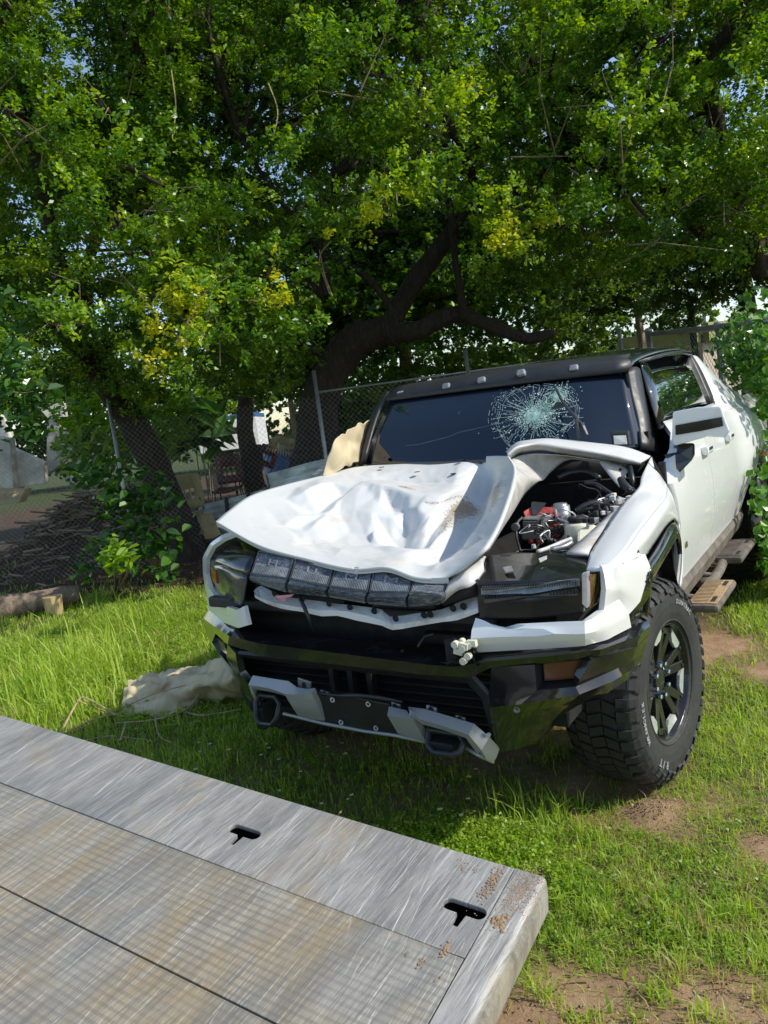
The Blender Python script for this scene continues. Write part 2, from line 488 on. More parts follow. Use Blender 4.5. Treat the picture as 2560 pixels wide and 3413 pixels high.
# ---- hidden body core, closes the cab and keeps light out
b = MB()
b.box((0, 1.9, .66), (1.56, 4.7, .34))
b.box((0, 2.0, 1.12), (1.66, 2.1, .66))
b.box((0, 4.0, 1.0), (1.9, 1.3, .4))
b.build('chassis', 'matte_black', T)

# ---- wheels
def tread_block(m, ang, r, x0, x1, a0, a1, h, skew=0.):
    vs = []
    for rr in (r - .004, r + h):
        for (x, a) in ((x0, a0), (x1, a0 + skew), (x1, a1 + skew), (x0, a1)):
            t = ang + a
            vs.append((x, math.cos(t) * rr, math.sin(t) * rr))
    m.add(vs, [(0, 1, 2, 3), (7, 6, 5, 4), (0, 4, 5, 1), (1, 5, 6, 2), (2, 6, 7, 3), (3, 7, 4, 0)])
def make_wheel(loc, rotz, mesh=None):
    if mesh:
        w = mesh.copy(); COL.objects.link(w); w.parent = T; w.location = Vector(loc) - OFF[T.name]; w.rotation_euler = (0, 0, rotz)
        for ch in mesh.children:
            c = ch.copy(); COL.objects.link(c); c.parent = w
        return w
    m = MB()
    m.lathe([(.105, .232), (.132, .249), (.140, .250), (.142, .243), (.120, .236), (.09, .226), (.02, .212), (-.12, .215), (-.13, .245)], (0, 0, 0), n=56)
    # hub and spokes
    m.lathe([(.02, .0), (.02, .10), (.078, .098), (.088, .088), (.088, .05), (.104, .047), (.106, .0)], (0, 0, 0), n=28)
    for k in range(6):
        a = k * math.pi / 3 + .18
        for s in (-1, 1):
            a0 = a + s * .085; a1 = a + s * .20
            p0 = Vector((.078, math.cos(a0) * .075, math.sin(a0) * .075)); p1 = Vector((.105, math.cos(a1) * .232, math.sin(a1) * .232))
            m.bar(p0, p1, .040, .036, up=(1, 0, 0))
        aa = a
        q = [Vector((.118, math.cos(aa + t) * r, math.sin(aa + t) * r)) for t, r in ((-.22, .205), (.22, .205), (.24, .236), (-.24, .236))]
        m.prism(q, (-.035, 0, 0))
    wheel = m.build('wheel', 'rim_black', T, local=True)
    bev(wheel, .003)
    wheel.location = Vector(loc) - OFF[T.name]; wheel.rotation_euler = (0, 0, rotz)
    OFF[wheel.name] = Vector((0, 0, 0))
    # brake disc closes the view through the spokes
    m = MB(); m.lathe([(.0, .0), (.0, .17), (-.02, .17), (-.02, 0)], (0, 0, 0), n=32); m.lathe([(-.10, 0), (-.10, .214)], (0, 0, 0), n=32)
    mk('brake_disc', m.v, m.f, 'dark_metal', wheel, local=True)
    for k in range(6):
        a = k * math.pi / 3 + .18 + math.pi / 6
        m = MB()
        q = [Vector((.122, math.cos(a + t) * r, math.sin(a + t) * r)) for t, r in ((-.24, .206), (-.13, .182), (.13, .182), (.24, .206), (.25, .236), (-.25, .236))]
        m.prism(q, (-.012, 0, 0))
        mk('accent_pad', m.v, m.f, 'rim_silver', wheel, local=True)
    for k in range(8):
        a = k * math.pi / 4 + .2
        m = MB(); m.lathe([(.084, .011), (.118, .011), (.122, .007), (.122, .0)], (0, math.cos(a) * .072, math.sin(a) * .072), n=6)
        mk('lug_nut', m.v, m.f, 'chrome', wheel, local=True)
    for k in range(12):
        a = (k // 2) * math.pi / 3 + .18 + (-.2 if k % 2 else .2)
        m = MB(); m.lathe([(.115, .009), (.125, .009), (.127, .006), (.127, .0)], (0, math.cos(a) * .219, math.sin(a) * .219), n=6)
        mk('rim_bolt', m.v, m.f, 'dark_metal', wheel, local=True)
    m = MB()
    prof = [(.118, .243), (.140, .248), (.150, .262), (.158, .30), (.161, .335), (.158, .37), (.150, .395), (.138, .413), (.118, .424), (.06, .429), (0, .430)]
    prof = prof + [(-x, r) for x, r in prof[::-1][1:]]
    m.lathe(prof, (0, 0, 0), n=72)
    # raised rings on the side wall
    m.lathe([(.150, .258), (.1545, .262), (.1525, .268)], (0, 0, 0), n=72)
    for s in (-1, 1):
        for k in range(42):
            a = 2 * math.pi * k / 42
            # shoulder lug wraps from tread down the side wall
            lw = .050 if k % 2 else .040
            for (x0, r0, x1, r1) in ((.092, .432, .134, .417), (.134, .417, .152, .394), (.152, .394, .158, .366 if k % 2 else .378)):
                vs = []
                for (x, r, e) in ((x0, r0, 0), (x1, r1, 0), (x0 * 1.0 + .002, r0 + .011, 1), (x1 + .007, r1 + .008, 1)):
                    for t in (-lw, lw * .9):
                        sk = .035 if r < .40 and k % 2 else (-.01 if k % 2 else .012)
                        vs.append((x * s, math.cos(a + t + sk) * r, math.sin(a + t + sk) * r))
                m.add(vs, [(0, 1, 3, 2), (4, 6, 7, 5), (0, 4, 5, 1), (2, 3, 7, 6), (0, 2, 6, 4), (1, 5, 7, 3)])
    for k in range(52):
        a = 2 * math.pi * k / 52
        for x0, x1, sk, ph in ((-.086, -.036, .03, 0), (-.030, .030, -.045, .5), (.036, .086, .03, .2)):
            j = (k * 7 + int(ph * 10)) % 3 * .006
            tread_block(m, a + ph * .12, .430, x0, x1, -.052 + j, .052 - j, .011, sk)
    ty = mk('tyre', m.v, m.f, 'rubber', wheel, local=True)
    # raised white lettering along the side wall
    for word, a_mid, size in (('DURATRAC', 1.0, .030), ('R/T', -2.15, .046), ('WRANGLER', 3.3, .030)):
        step = size * .80 / .343; m = MB()
        for i, ch in enumerate(word):
            vs, fs = text_mesh(ch, size, .0015)
            a = a_mid - (i - (len(word) - 1) / 2) * step
            m.add([(.1635 + p.z - (abs(p.y) * .06), math.cos(a - p.x / .343) * (.343 + p.y), math.sin(a - p.x / .343) * (.343 + p.y)) for p in vs], fs)
        mk('tyre_lettering', m.v, m.f, 'tyre_letter', wheel, local=True)
    return wheel
w0 = make_wheel((.925, -.02, .432), math.radians(-7.7))
make_wheel((-.925, -.02, .432), math.radians(180 - 7.7), w0)
make_wheel((.925, 3.444, .44), 0, w0)
make_wheel((-.925, 3.444, .44), math.pi, w0)

# ---- wheel wells
def well(y, s):
    m = MB(); n = 18; r = .50; A0, A1 = (24, 156) if y < 1 else (-15, 195)
    for x in (.62, 1.03): 
        for k in range(n + 1):
            a = math.radians(A0 + (A1 - A0) * k / n)
            m.v.append(V(x * s, y + math.cos(a) * r, .50 + math.sin(a) * r))
    for k in range(n): m.f.append((k, k + 1, n + 2 + k, n + 1 + k))
    m.f.append(tuple(range(n + 1)))
    return m.build('wheel_well', 'matte_black', T, True)
for s in (1, -1): well(0.0, s); well(3.444, s)

# ---- side panels (doors, bed), grid in z rows and y columns
def side(name, ys, s, rows, mat='white_paint'):
    """rows: (x, z); bulge near the rear wheel is added"""
    g = []
    for (x, z) in rows:
        r = []
        for y in ys:
            bl = .075 * math.exp(-((y - 3.5) / .62) ** 2) * max(0, 1 - abs(z - 1.12) / .42)
            zc = min(z, 1.20 + max(0, y - .63) * .62) if y < 1.08 else z
            xc = x if zc == z else float(np.interp(zc, [q_[1] for q_ in rows][::-1], [q_[0] for q_ in rows][::-1])) - (z - zc) * .35
            r.append((s * (xc + bl), y, zc))
        g.append(r)
    o = gridmesh(name, g, mat, T, thick=.03, smooth=True, off=-1. if s > 0 else 1.)
    md = o.modifiers.new('split', 'EDGE_SPLIT'); md.split_angle = math.radians(38); return o
rows = [(.875, 1.485), (.90, 1.478), (.955, 1.43), (.995, 1.36), (1.01, 1.22), (1.022, 1.10), (1.026, .98), (1.012, .86), (.992, .76), (.975, .665)]
for s in (1, -1):
    side('front_door', np.linspace(.63, 1.608, 9), s, rows)
    side('rear_door', np.linspace(1.613, 2.425, 8), s, rows)
# quarter panel with the wheel arch cut out of it
for s in (1, -1):
    m = MB()
    ys = np.linspace(2.43, 4.62, 26)
    zt = np.linspace(0, 1, 11)
    for y in ys:
        lo = .665 if abs(y - 3.444) > .56 else .50 + math.sqrt(max(.56 ** 2 - (y - 3.444) ** 2, 0)) + .03
        lo = max(lo, .665)
        for t in zt:
            z = 1.49 + (lo - 1.49) * t
            base = np.interp(z, [q[1] for q in rows][::-1], [q[0] for q in rows][::-1])
            x = base + .085 * math.exp(-((y - 3.5) / .62) ** 4) * max(0, 1 - ((z - 1.12) / .42) ** 2)
            m.v.append(V(s * x, y, z))
    for i in range(25):
        for j in range(10): m.f.append((i * 11 + j, i * 11 + j + 1, (i + 1) * 11 + j + 1, (i + 1) * 11 + j))
    o = m.build('bed_side', 'white_paint', T, True)
    md = o.modifiers.new('solid', 'SOLIDIFY'); md.thickness = .02; md.offset = -1. if s > 0 else 1
    md = o.modifiers.new('split', 'EDGE_SPLIT'); md.split_angle = math.radians(38)
    # rear wheel flare
    m = MB(); n = 20
    for rr, x in ((.50, 1.02), (.505, 1.13), (.585, 1.12), (.60, 1.05)):
        for k in range(n + 1):
            a = math.radians(-12 + 204 * k / n)
            m.v.append(V(s * x, 3.444 + math.cos(a) * rr, .50 + math.sin(a) * rr))
    for q in range(3):
        for k in range(n): m.f.append((q * (n + 1) + k, q * (n + 1) + k + 1, (q + 1) * (n + 1) + k + 1, (q + 1) * (n + 1) + k))
    m.build('rear_wheel_flare', 'black_gloss', T, True)
    # rocker
    gridmesh('rocker', [[(s * .985, y, .675) for y in (.50, 1.6, 2.9)], [(s * 1.0, y, .64) for y in (.50, 1.6, 2.9)], [(s * .975, y, .56) for y in (.5, 1.6, 2.9)],
                        [(s * .92, y, .50) for y in (.5, 1.6, 2.9)], [(s * .80, y, .46) for y in (.5, 1.6, 2.9)]], 'dusty_plastic', T, thick=.02)
for s in (1, -1):
    for y in (1.6105, 2.4275, .628):
        m = MB(); m.box((s * .962, y, 1.0), (.03, .03, .62)); m.build('door_seal', 'matte_black', T)
# door handles
for s in (1, -1):
    for y in (1.50, 2.34):
        m = MB()
        m.box((s * 1.022, y, 1.275), (.045, .17, .050)); h = m.build('door_handle', 'white_paint', T, bevel=.012)
        m = MB(); m.box((s * 1.046, y, 1.283), (.003, .10, .016)); m.build('handle_recess', 'matte_black', h)
# tail of the bed
m = MB(); m.box((0, 4.58, 1.05), (1.95, .06, .72)); m.build('tailgate', 'white_paint', T, bevel=.02)
m = MB(); m.box((0, 4.62, .62), (2.0, .16, .2)); m.build('rear_bumper', 'black_plastic', T, bevel=.03)
m = MB(); m.box((0, 3.7, 1.44), (1.70, 1.7, .03)); m.build('bed_cover', 'black_plastic', T, bevel=.01)
# sail pillars behind the cab
for s in (1, -1):
    gridmesh('sail_pillar', [[(s * .728, 2.86, 1.872), (s * .755, 2.96, 1.855), (s * .77, 3.10, 1.80)],
                             [(s * .80, 2.84, 1.70), (s * .835, 3.05, 1.68), (s * .85, 3.40, 1.64)],
                             [(s * .865, 2.76, 1.50), (s * .93, 3.00, 1.50), (s * .94, 3.70, 1.50)],
                             [(s * .90, 2.70, 1.475), (s * .97, 2.95, 1.43), (s * .97, 3.9, 1.44)]], 'white_paint', T, 3, 3, thick=.04, off=-1. if s > 0 else 1.)

# ---- roof, black
rr = []
for (y, z, hw, dr) in ((1.13, 1.862, .715, .045), (1.30, 1.905, .715, .05), (1.7, 1.945, .72, .05), (2.3, 1.975, .72, .055), (2.75, 1.975, .715, .06), (2.98, 1.93, .705, .06), (3.10, 1.84, .69, .05)):
    r = []
    for t in np.linspace(-1, 1, 9):
        yy = y + (.035 * t * t + (.05 * (t + 1) / 2 - .05) * (1 if y < 1.5 else 0))
        r.append((t * hw, yy, z - dr * abs(t) ** 3.5))
    rr.append(r)
gridmesh('roof', rr, 'black_gloss', T, 3, 3, thick=.03, off=1.)
m = MB(); m.box((0, 3.08, 1.62), (1.38, .03, .42)); m.build('rear_window', 'side_glass', T)
for s in (1, -1):
    m = MB(); m.tube([(s * .722, 1.32, 1.835), (s * .735, 1.9, 1.878), (s * .735, 2.5, 1.897), (s * .725, 2.88, 1.893)], .008, 6)
    m.build('roof_rail', 'dark_metal', T, True)

# ---- windshield, its frame and the damage
wsT = [(-0.800, 1.020, 1.828), (-0.388, 0.980, 1.817), (0.030, 0.970, 1.809), (0.398, 1.010, 1.799), (0.700, 1.120, 1.794)]
wsB = [(-0.883, 0.720, 1.428), (-0.340, 0.620, 1.405), (0.111, 0.600, 1.389), (0.492, 0.680, 1.375), (0.812, 0.900, 1.365)]
wsM = [tuple((Vector(a) + Vector(b_)) / 2 + Vector((0, -.02, .006))) for a, b_ in zip(wsT, wsB)]
ws_rows = smoothgrid([wsT, wsM, wsB], 8, 8)
ws = gridmesh('windshield', [wsT, wsM, wsB], 'windshield_glass', T, 8, 8, thick=.006)
def ws_pt(u, v, lift=0.):
    u = min(max(u, 0), .9999) * (len(ws_rows[0]) - 1); v = min(max(v, 0), .9999) * (len(ws_rows) - 1)
    i, j = int(v), int(u); fu, fv = u - j, v - i
    a = ws_rows[i][j].lerp(ws_rows[i][j + 1], fu); c = ws_rows[i + 1][j].lerp(ws_rows[i + 1][j + 1], fu)
    return a.lerp(c, fv) + Vector((.1, -.86, .5)) * lift
# header with the five roof marker lamps
hb = [(-0.816, 1.000, 1.813), (-0.381, 0.965, 1.806), (0.035, 0.955, 1.798), (0.402, 0.995, 1.788), (0.719, 1.100, 1.779)]
ht = [(-0.825, 1.100, 1.876), (-0.404, 1.070, 1.880), (0.014, 1.060, 1.878), (0.388, 1.100, 1.868), (0.687, 1.190, 1.850)]
hm = [(-0.824, 1.020, 1.837), (-0.389, 0.990, 1.846), (0.035, 0.980, 1.841), (0.406, 1.020, 1.832), (0.729, 1.120, 1.824)]
htop = [(x, y + .10, z + .018) for x, y, z in ht]
gridmesh('windshield_header', [hb, hm, ht, htop], 'black_plastic', T, 4, 2, thick=.02)
for q in ((-0.722, 1.020, 1.848), (-0.355, 0.970, 1.851), (-0.109, 0.960, 1.854), (0.144, 0.965, 1.861), (0.440, 1.020, 1.843)):
    m = MB(); m.box(q, (.050, .035, .036), Matrix.Rotation(math.radians(-4), 3, 'Y') @ Matrix.Rotation(math.radians(-30), 3, 'X'))
    m.build('marker_lamp', 'lens_clear', T, bevel=.008)
# side frames of the windshield
for (cols, nm) in ((([(0.706, 1.100, 1.804), (0.747, 1.160, 1.805), (0.729, 1.320, 1.792)], [(0.734, 1.040, 1.661), (0.776, 1.100, 1.653), (0.771, 1.240, 1.632)],
                     [(0.774, 0.970, 1.521), (0.815, 1.020, 1.505), (0.814, 1.140, 1.478)], [(0.805, 0.880, 1.363), (0.840, 0.920, 1.350), (0.863, 1.020, 1.323)]), 'windshield_pillar'),
                   (([(-0.816, 1.060, 1.865), (-0.898, 1.140, 1.853), (-1.024, 1.300, 1.843)], [(-0.860, 0.930, 1.710), (-0.932, 1.000, 1.710), (-1.051, 1.150, 1.700)],
                     [(-0.854, 0.700, 1.434), (-0.945, 0.780, 1.432), (-1.078, 0.950, 1.422)]), 'windshield_pillar')):
    gridmesh(nm, cols, 'black_plastic', T, 4, 4, thick=.03)
# side glass, door sash and pillar
for s in (1, -1):
    t0, t1 = (s * .722, 1.36, 1.832), (s * .728, 2.84, 1.872)
    b0, b1 = (s * .875, 1.02, 1.455), (s * .872, 2.74, 1.492)
    gridmesh('side_window', [[t0, tuple((Vector(t0) + Vector(t1)) / 2 + Vector((s * .004, 0, .012))), t1],
                             [b0, tuple((Vector(b0) + Vector(b1)) / 2), b1]], 'side_glass', T, 4, 1, thick=.01)
    gridmesh('window_pillar', [[(s * .729, 2.80, 1.874), (s * .734, 2.90, 1.872)], [(s * .79, 2.76, 1.72), (s * .80, 2.88, 1.72)], [(s * .876, 2.68, 1.49), (s * .884, 2.82, 1.49)]], 'black_plastic', T, 2, 3, thick=.03)
    m = MB(); m.tube([t0, (s * .732, 1.9, 1.870), (s * .738, 2.5, 1.885), t1], .011, 6); m.tube([b0, (s * .888, 1.8, 1.487), b1], .012, 6); m.build('window_trim', 'black_gloss', T, True)
# cowl below the glass
gridmesh('cowl', [[tuple(Vector(p) + Vector((0, .01, -.005))) for p in wsB], [tuple(Vector(p) + Vector((0, .0, -.07))) for p in wsB], [tuple(Vector(p) + Vector((0, .04, -.25))) for p in wsB]], 'matte_black', T, 3, 1, thick=.01)

# crack web on the glass
def crack_mesh():
    m = MB(); rnd = random.Random(5)
    cu, cv = .625, .46
    W, H = 1.45, .47
    def P(du, dv, l=.009): return ws_pt(cu + du / W, cv + dv / H, l)
    def seg(a, b_, w):
        a3, b3 = P(*a), P(*b_); d = (b3 - a3)
        if d.length < 1e-5: return
        n = Vector((.1, -.86, .5)).normalized(); r = d.normalized().cross(n) * w / 2
        m.add([a3 - r, a3 + r, b3 + r, b3 - r], [(0, 1, 2, 3)])
    def inside(p): return 0.02 < cu + p[0] / W < .985 and 0.03 < cv + p[1] / H < 1.02
    N = 78
    rays = []
    for k in range(N):
        a = 2 * math.pi * k / N + rnd.uniform(-.03, .03)
        L = rnd.uniform(.10, .25) if k % 3 else rnd.uniform(.2, .30)
        pts = [(0, 0)]; r = .02
        while r < L:
            aa = a + rnd.uniform(-.05, .05)
            pts.append((math.cos(aa) * r * 1.05, math.sin(aa) * r * .86)); r += rnd.uniform(.018, .04)
        rays.append(pts)
        for p, q in zip(pts[1:], pts[2:]):
            if inside(p) and inside(q) and rnd.random() < .86: seg(p, q, rnd.uniform(.0008, .0020))
    for r in [.045, .07, .09, .12, .155, .19, .2, .208, .217, .226, .236]:
        for k in range(N):
            if rnd.random() < (.30 if r < .18 else .62) * (1 if math.sin(2 * math.pi * k / N * 2 + r * 9) > -.4 else .45):
                a0, a1 = 2 * math.pi * k / N, 2 * math.pi * (k + 1) / N
                j0, j1 = r * (1 + .07 * math.sin(3 * a0 + r * 40) + .03 * math.sin(7 * a0)), r * (1 + .07 * math.sin(3 * a1 + r * 40) + .03 * math.sin(7 * a1))
                p, q = (math.cos(a0) * j0 * 1.05, math.sin(a0) * j0 * .86), (math.cos(a1) * j1 * 1.05, math.sin(a1) * j1 * .86)
                if inside(p) and inside(q): seg(p, q, rnd.uniform(.0007, .0020))
    # long hairline cracks running to the passenger side
    for dirx, diry, n in ((-.058, .012, 9),):
        p = (dirx * 3, diry * 3)
        for i in range(n):
            q = (p[0] + dirx * rnd.uniform(.8, 1.2), p[1] + diry * rnd.uniform(.2, 1.6) + rnd.uniform(-.006, .006))
            if inside(p) and inside(q): seg(p, q, .0005)
            p = q
    return m, P, inside, rnd
cm, WP, inside, rnd = crack_mesh()
o = cm.build('glass_crack', 'crack_white', ws); tag(o, 'pale radiating cracks in the glass', kind='stuff')
m = MB()
for c0, rad, n in (((0.0, .02), .040, 1500), ((0.0, .02), .085, 900), ((.13, -.10), .06, 900), ((.07, -.02), .09, 400), ((0, 0), .22, 700)):
    for i in range(n):
        a = rnd.uniform(0, 6.283); r = rad * abs(rnd.gauss(0, .55)); s = rnd.uniform(.0015, .0055)
        p = (c0[0] + math.cos(a) * r, c0[1] + math.sin(a) * r * .85)
        if not inside(p): continue
        q = [WP(p[0] + math.cos(t) * s, p[1] + math.sin(t) * s, .009 + rnd.uniform(0, .004)) for t in (a, a + 2.1, a + 4.0)]
        m.add(q, [(0, 1, 2)])
o = m.build('glass_shard', 'shatter_glass', ws); tag(o, 'pale green shattered glass grains', kind='stuff')
# bent wiper standing off the glass
m = MB(); m.tube([(0.390, 0.800, 1.765), (0.470, 0.700, 1.656), (0.558, 0.620, 1.572), (0.567, 0.600, 1.470)], [.006, .009, .010, .010], 6)
m.add([(0.380, 0.740, 1.631), (0.420, 0.740, 1.673), (0.469, 0.720, 1.655), (0.444, 0.730, 1.633)], [(0, 1, 2, 3)])
wp = m.build('wiper_arm', 'black_plastic', T)
m = MB(); m.tube([(0.531, 0.660, 1.592), (0.586, 0.620, 1.528), (0.610, 0.600, 1.481)], [.006, .013, .010], 6)
m.build('wiper_blade', 'black_plastic', wp)
# small framed sensor on the cowl, at the foot of the glass
m = MB()
m.prism([(0.687, 0.740, 1.474), (0.777, 0.760, 1.467), (0.788, 0.740, 1.397), (0.699, 0.720, 1.405)], (0, .03, .01))
sb = m.build('sensor_box', 'black_plastic', T, bevel=.006)
m = MB(); m.prism([(0.712, 0.715, 1.458), (0.770, 0.735, 1.453), (0.778, 0.715, 1.408), (0.717, 0.700, 1.413)], (0, .004, 0))
m.build('sensor_face', 'dirty_white', sb)

# ---- crumpled hood

hood_rows = [
 [(-0.836, -0.660, 1.322), (-0.451, -0.800, 1.227), (-0.136, -0.860, 1.174), (0.113, -0.900, 1.141), (0.275, -0.900, 1.146), (0.408, -0.910, 1.111), (0.524, -0.880, 1.097)],
 [(-0.880, -0.520, 1.353), (-0.518, -0.620, 1.250), (-0.231, -0.660, 1.184), (-0.010, -0.700, 1.160), (0.210, -0.720, 1.154), (0.293, -0.550, 1.118), (0.657, -0.860, 1.188)],
 [(-0.957, -0.260, 1.396), (-0.607, -0.360, 1.276), (-0.354, -0.380, 1.206), (-0.127, -0.440, 1.177), (0.108, -0.440, 1.178), (0.219, -0.120, 1.201), (0.673, -0.780, 1.229)],
 [(-0.956, 0.030, 1.413), (-0.680, -0.060, 1.323), (-0.458, -0.060, 1.282), (-0.249, -0.130, 1.237), (0.015, -0.160, 1.195), (0.128, 0.200, 1.236), (0.659, -0.620, 1.300)],
 [(-0.938, 0.350, 1.420), (-0.666, 0.220, 1.371), (-0.471, 0.200, 1.341), (-0.275, 0.180, 1.311), (0.004, 0.120, 1.265), (0.070, 0.400, 1.286), (0.597, -0.380, 1.362)],
 [(-0.862, 0.550, 1.434), (-0.645, 0.420, 1.400), (-0.460, 0.420, 1.371), (-0.260, 0.400, 1.344), (-0.068, 0.380, 1.338), (0.054, 0.520, 1.362), (0.503, -0.120, 1.405)],
 [(-0.773, 0.660, 1.430), (-0.653, 0.660, 1.424), (-0.510, 0.660, 1.419), (-0.347, 0.660, 1.415), (-0.157, 0.640, 1.412), (0.046, 0.600, 1.422), (0.358, 0.150, 1.447)],
]
NU, NV = 22, 22
hr = smoothgrid(hood_rows, NU, NV)
nu, nv = len(hr[0]), len(hr)
def segd(p, a, b_):
    ab = b_ - a; t = max(0, min(1, (p - a).dot(ab) / ab.length_squared)); return (p - (a + ab * t)).length, t
# creases and dents in hood coordinates: u 0..6 from passenger side, v 0..6 from the front
# buckled skin: heights in cm at points of the sheet (u, v, h), flat facets between them, so the folds stay sharp
FEAT = [(1.0, 1.52, -0.5), (0.55, 2.45, 0), (0.28, 3.08, 0.3), (0.82, 2.88, 2.8), (0.7, 3.45, 2), (0.68, 3.8, 0.5), (1.12, 2.1, 1), (1.23, 1.9, -1.2), (1.32, 2.6, -1.5), (1.32, 3.05, -1.5), (1.35, 3.48, -1), (1.52, 1.82, 0.5), (1.62, 2.45, 1), (1.75, 2.62, 1.2), (1.48, 1.55, 0), (1.48, 1.3, -1), (1.72, 1.32, -1.4), (1.8, 1.58, 0), (1.38, 1.18, 0), (1.8, 3.78, 3), (2.6, 3.7, 3.5), (3.38, 3.65, 3), (3.7, 3.78, 2.5), (4.2, 3.85, 2.2), (4.82, 3.35, 1.5), (1.1, 4.2, 0), (1.58, 4.42, 0), (2.52, 4.45, 0.5), (3.38, 4.45, 0), (4.08, 4.6, 0), (1.78, 4.78, -0.8), (2.55, 4.82, -0.8), (3.72, 4.9, -0.6), (1.38, 3.75, 0.3), (3.32, 2.82, -6), (3.3, 2.48, -5), (3.7, 2.5, -7), (4.1, 2.28, -6), (3.1, 3.4, -2), (3.6, 3.12, -5), (3.35, 3.12, -1), (2.85, 3.3, 0.6), (3.35, 3.42, -1.5), (3.52, 3.48, 0.3), (3.8, 3.32, 1.8), (4.2, 2.98, 1.2), (4.58, 1.95, -1), (3.88, 3.02, -2), (4.5, 2.98, 0.6), (4.88, 2.0, -0.6), (3.98, 3.5, 1.0), (3.3, 2.12, -2.5), (3.72, 2.02, -3.5), (4.4, 1.6, -3), (4.65, 1.68, -2), (1.82, 2.65, -0.3), (2.33, 2.28, -1.8), (2.58, 3.38, 1), (3.1, 2.58, -2), (3.05, 2.1, -2.4), (2.9, 2.88, 0.5), (3.1, 2.35, -0.4), (3.3, 1.62, -0.3), (2.88, 2.38, -2.4), (2.22, 2.85, 0.4), (1.6, 3.1, 0.6), (2.68, 1.6, -0.8), (3.58, 1.4, -1), (3.15, 1.5, -0.2), (2.1, 1.55, -0.8), (4.18, 1.38, -0.5), (4.7, 1.12, 0.6), (4.55, 0.88, 0), (5.03, 1.42, 0.5), (4.82, 1.27, -0.8), (2.62, 1.08, 0.2), (3.72, 1.6, -0.1), (0.4, 1.85, 0), (0.88, 1.1, 0), (1.55, 0.57, 0), (2.3, 0.57, 0), (3.02, 0.72, 0), (4.0, 0.5, 0), (4.82, 0.4, 0), (5.15, 1.65, 0.2), (5.22, 2.55, 0), (5.0, 4.32, 0), (2.25, 5.45, 0), (0.98, 5.2, 0), (0.42, 4.47, 0), (0.15, 3.78, 0), (0.15, 3.08, 0), (0.35, 2.4, 0)]
from mathutils.geometry import delaunay_2d_cdt
ring = [(0, 0), (2, 0), (4, 0), (6, 0), (6, 2), (6, 4), (6, 6), (4, 6), (2, 6), (0, 6), (0, 4), (0, 2)]
fv = [Vector((a, b_)) for a, b_, _ in FEAT] + [Vector(q) for q in ring]; fh = [q[2] for q in FEAT] + [0.] * len(ring)
dv_, de_, df_, ov_, _, _ = delaunay_2d_cdt(fv, [], [], 0, 1e-4)
hh_ = [fh[ov_[i][0]] for i in range(len(dv_))]
tris = [(Vector(dv_[f[0]]), Vector(dv_[f[1]]), Vector(dv_[f[2]]), hh_[f[0]], hh_[f[1]], hh_[f[2]]) for f in df_]
def hfield(x, y):
    for A, B_, C_, ha_, hb_, hc_ in tris:
        d0 = (B_.y - C_.y) * (A.x - C_.x) + (C_.x - B_.x) * (A.y - C_.y)
        if abs(d0) < 1e-9: continue
        l1 = ((B_.y - C_.y) * (x - C_.x) + (C_.x - B_.x) * (y - C_.y)) / d0; l2 = ((C_.y - A.y) * (x - C_.x) + (A.x - C_.x) * (y - C_.y)) / d0
        if l1 >= -1e-4 and l2 >= -1e-4 and l1 + l2 <= 1.0001: return l1 * ha_ + l2 * hb_ + (1 - l1 - l2) * hc_
    return 0.
fine = [((5.3, .4), (5.6, 2.2), .9, .10), ((4.9, 1.5), (5.5, 1.35), -1.2, .05), ((2.55, .7), (2.7, 1.4), .5, .10), ((.8, 4.75), (5.0, 5.05), -.7, .05), ((5.2, 2.4), (5.6, 4.2), 1.0, .10), ((1.6, 1.0), (3.4, 1.15), -.35, .05), ((.3, 2.2), (1.0, 4.2), .25, .25),
        ((5.55, 2.9), (5.8, 3.5), -.9, .05), ((5.3, 3.6), (5.75, 4.4), -.7, .06), ((5.5, .9), (5.8, 1.7), -.8, .05)]
for i in range(nv):
    for j in range(nu):
        u, v = j / NU, i / NV
        wu, wv = u + .035 * noise.noise(Vector((u * 5, v * 5, 1.))), v + .035 * noise.noise(Vector((u * 5, v * 5, 9.)))
        d = hfield(min(6, max(0, wu)), min(6, max(0, wv))) * .0165
        for a, b_, amp, w in fine:
            dd, t0_ = segd(Vector((wu, wv, 0)), Vector((*a, 0)), Vector((*b_, 0))); d += amp * .01 * math.exp(-dd / w)
        d -= .085 * math.exp(-((u - 5.05) / .38) ** 2) * min(1, max(0, (v - .5) / .8)) * min(1, max(0, (6 - v) / 1.2))
        edge = min(1, u / .4, v / .3, (6 - u) / .2, (6 - v) / .4)
        d += .0022 * noise.noise(Vector((u * 3.5, v * 3.5, 3))) + .006 * noise.noise(Vector((u * .9, v * .9, 7)))
        d *= max(0, min(1, edge))
        hr[i][j] = hr[i][j] + Vector((0, -.12 if u < 5 else -.35, 1)) * d
hood = mk('hood', [p for r in hr for p in r], [(i * nu + j, i * nu + j + 1, (i + 1) * nu + j + 1, (i + 1) * nu + j) for i in range(nv - 1) for j in range(nu - 1)
          if not (i < 2 and 3.02 * NU <= j <= 3.10 * NU)], 'hood_paint', T, True)
md = hood.modifiers.new('solid', 'SOLIDIFY'); md.thickness = .012; md.offset = -1
dirt = []
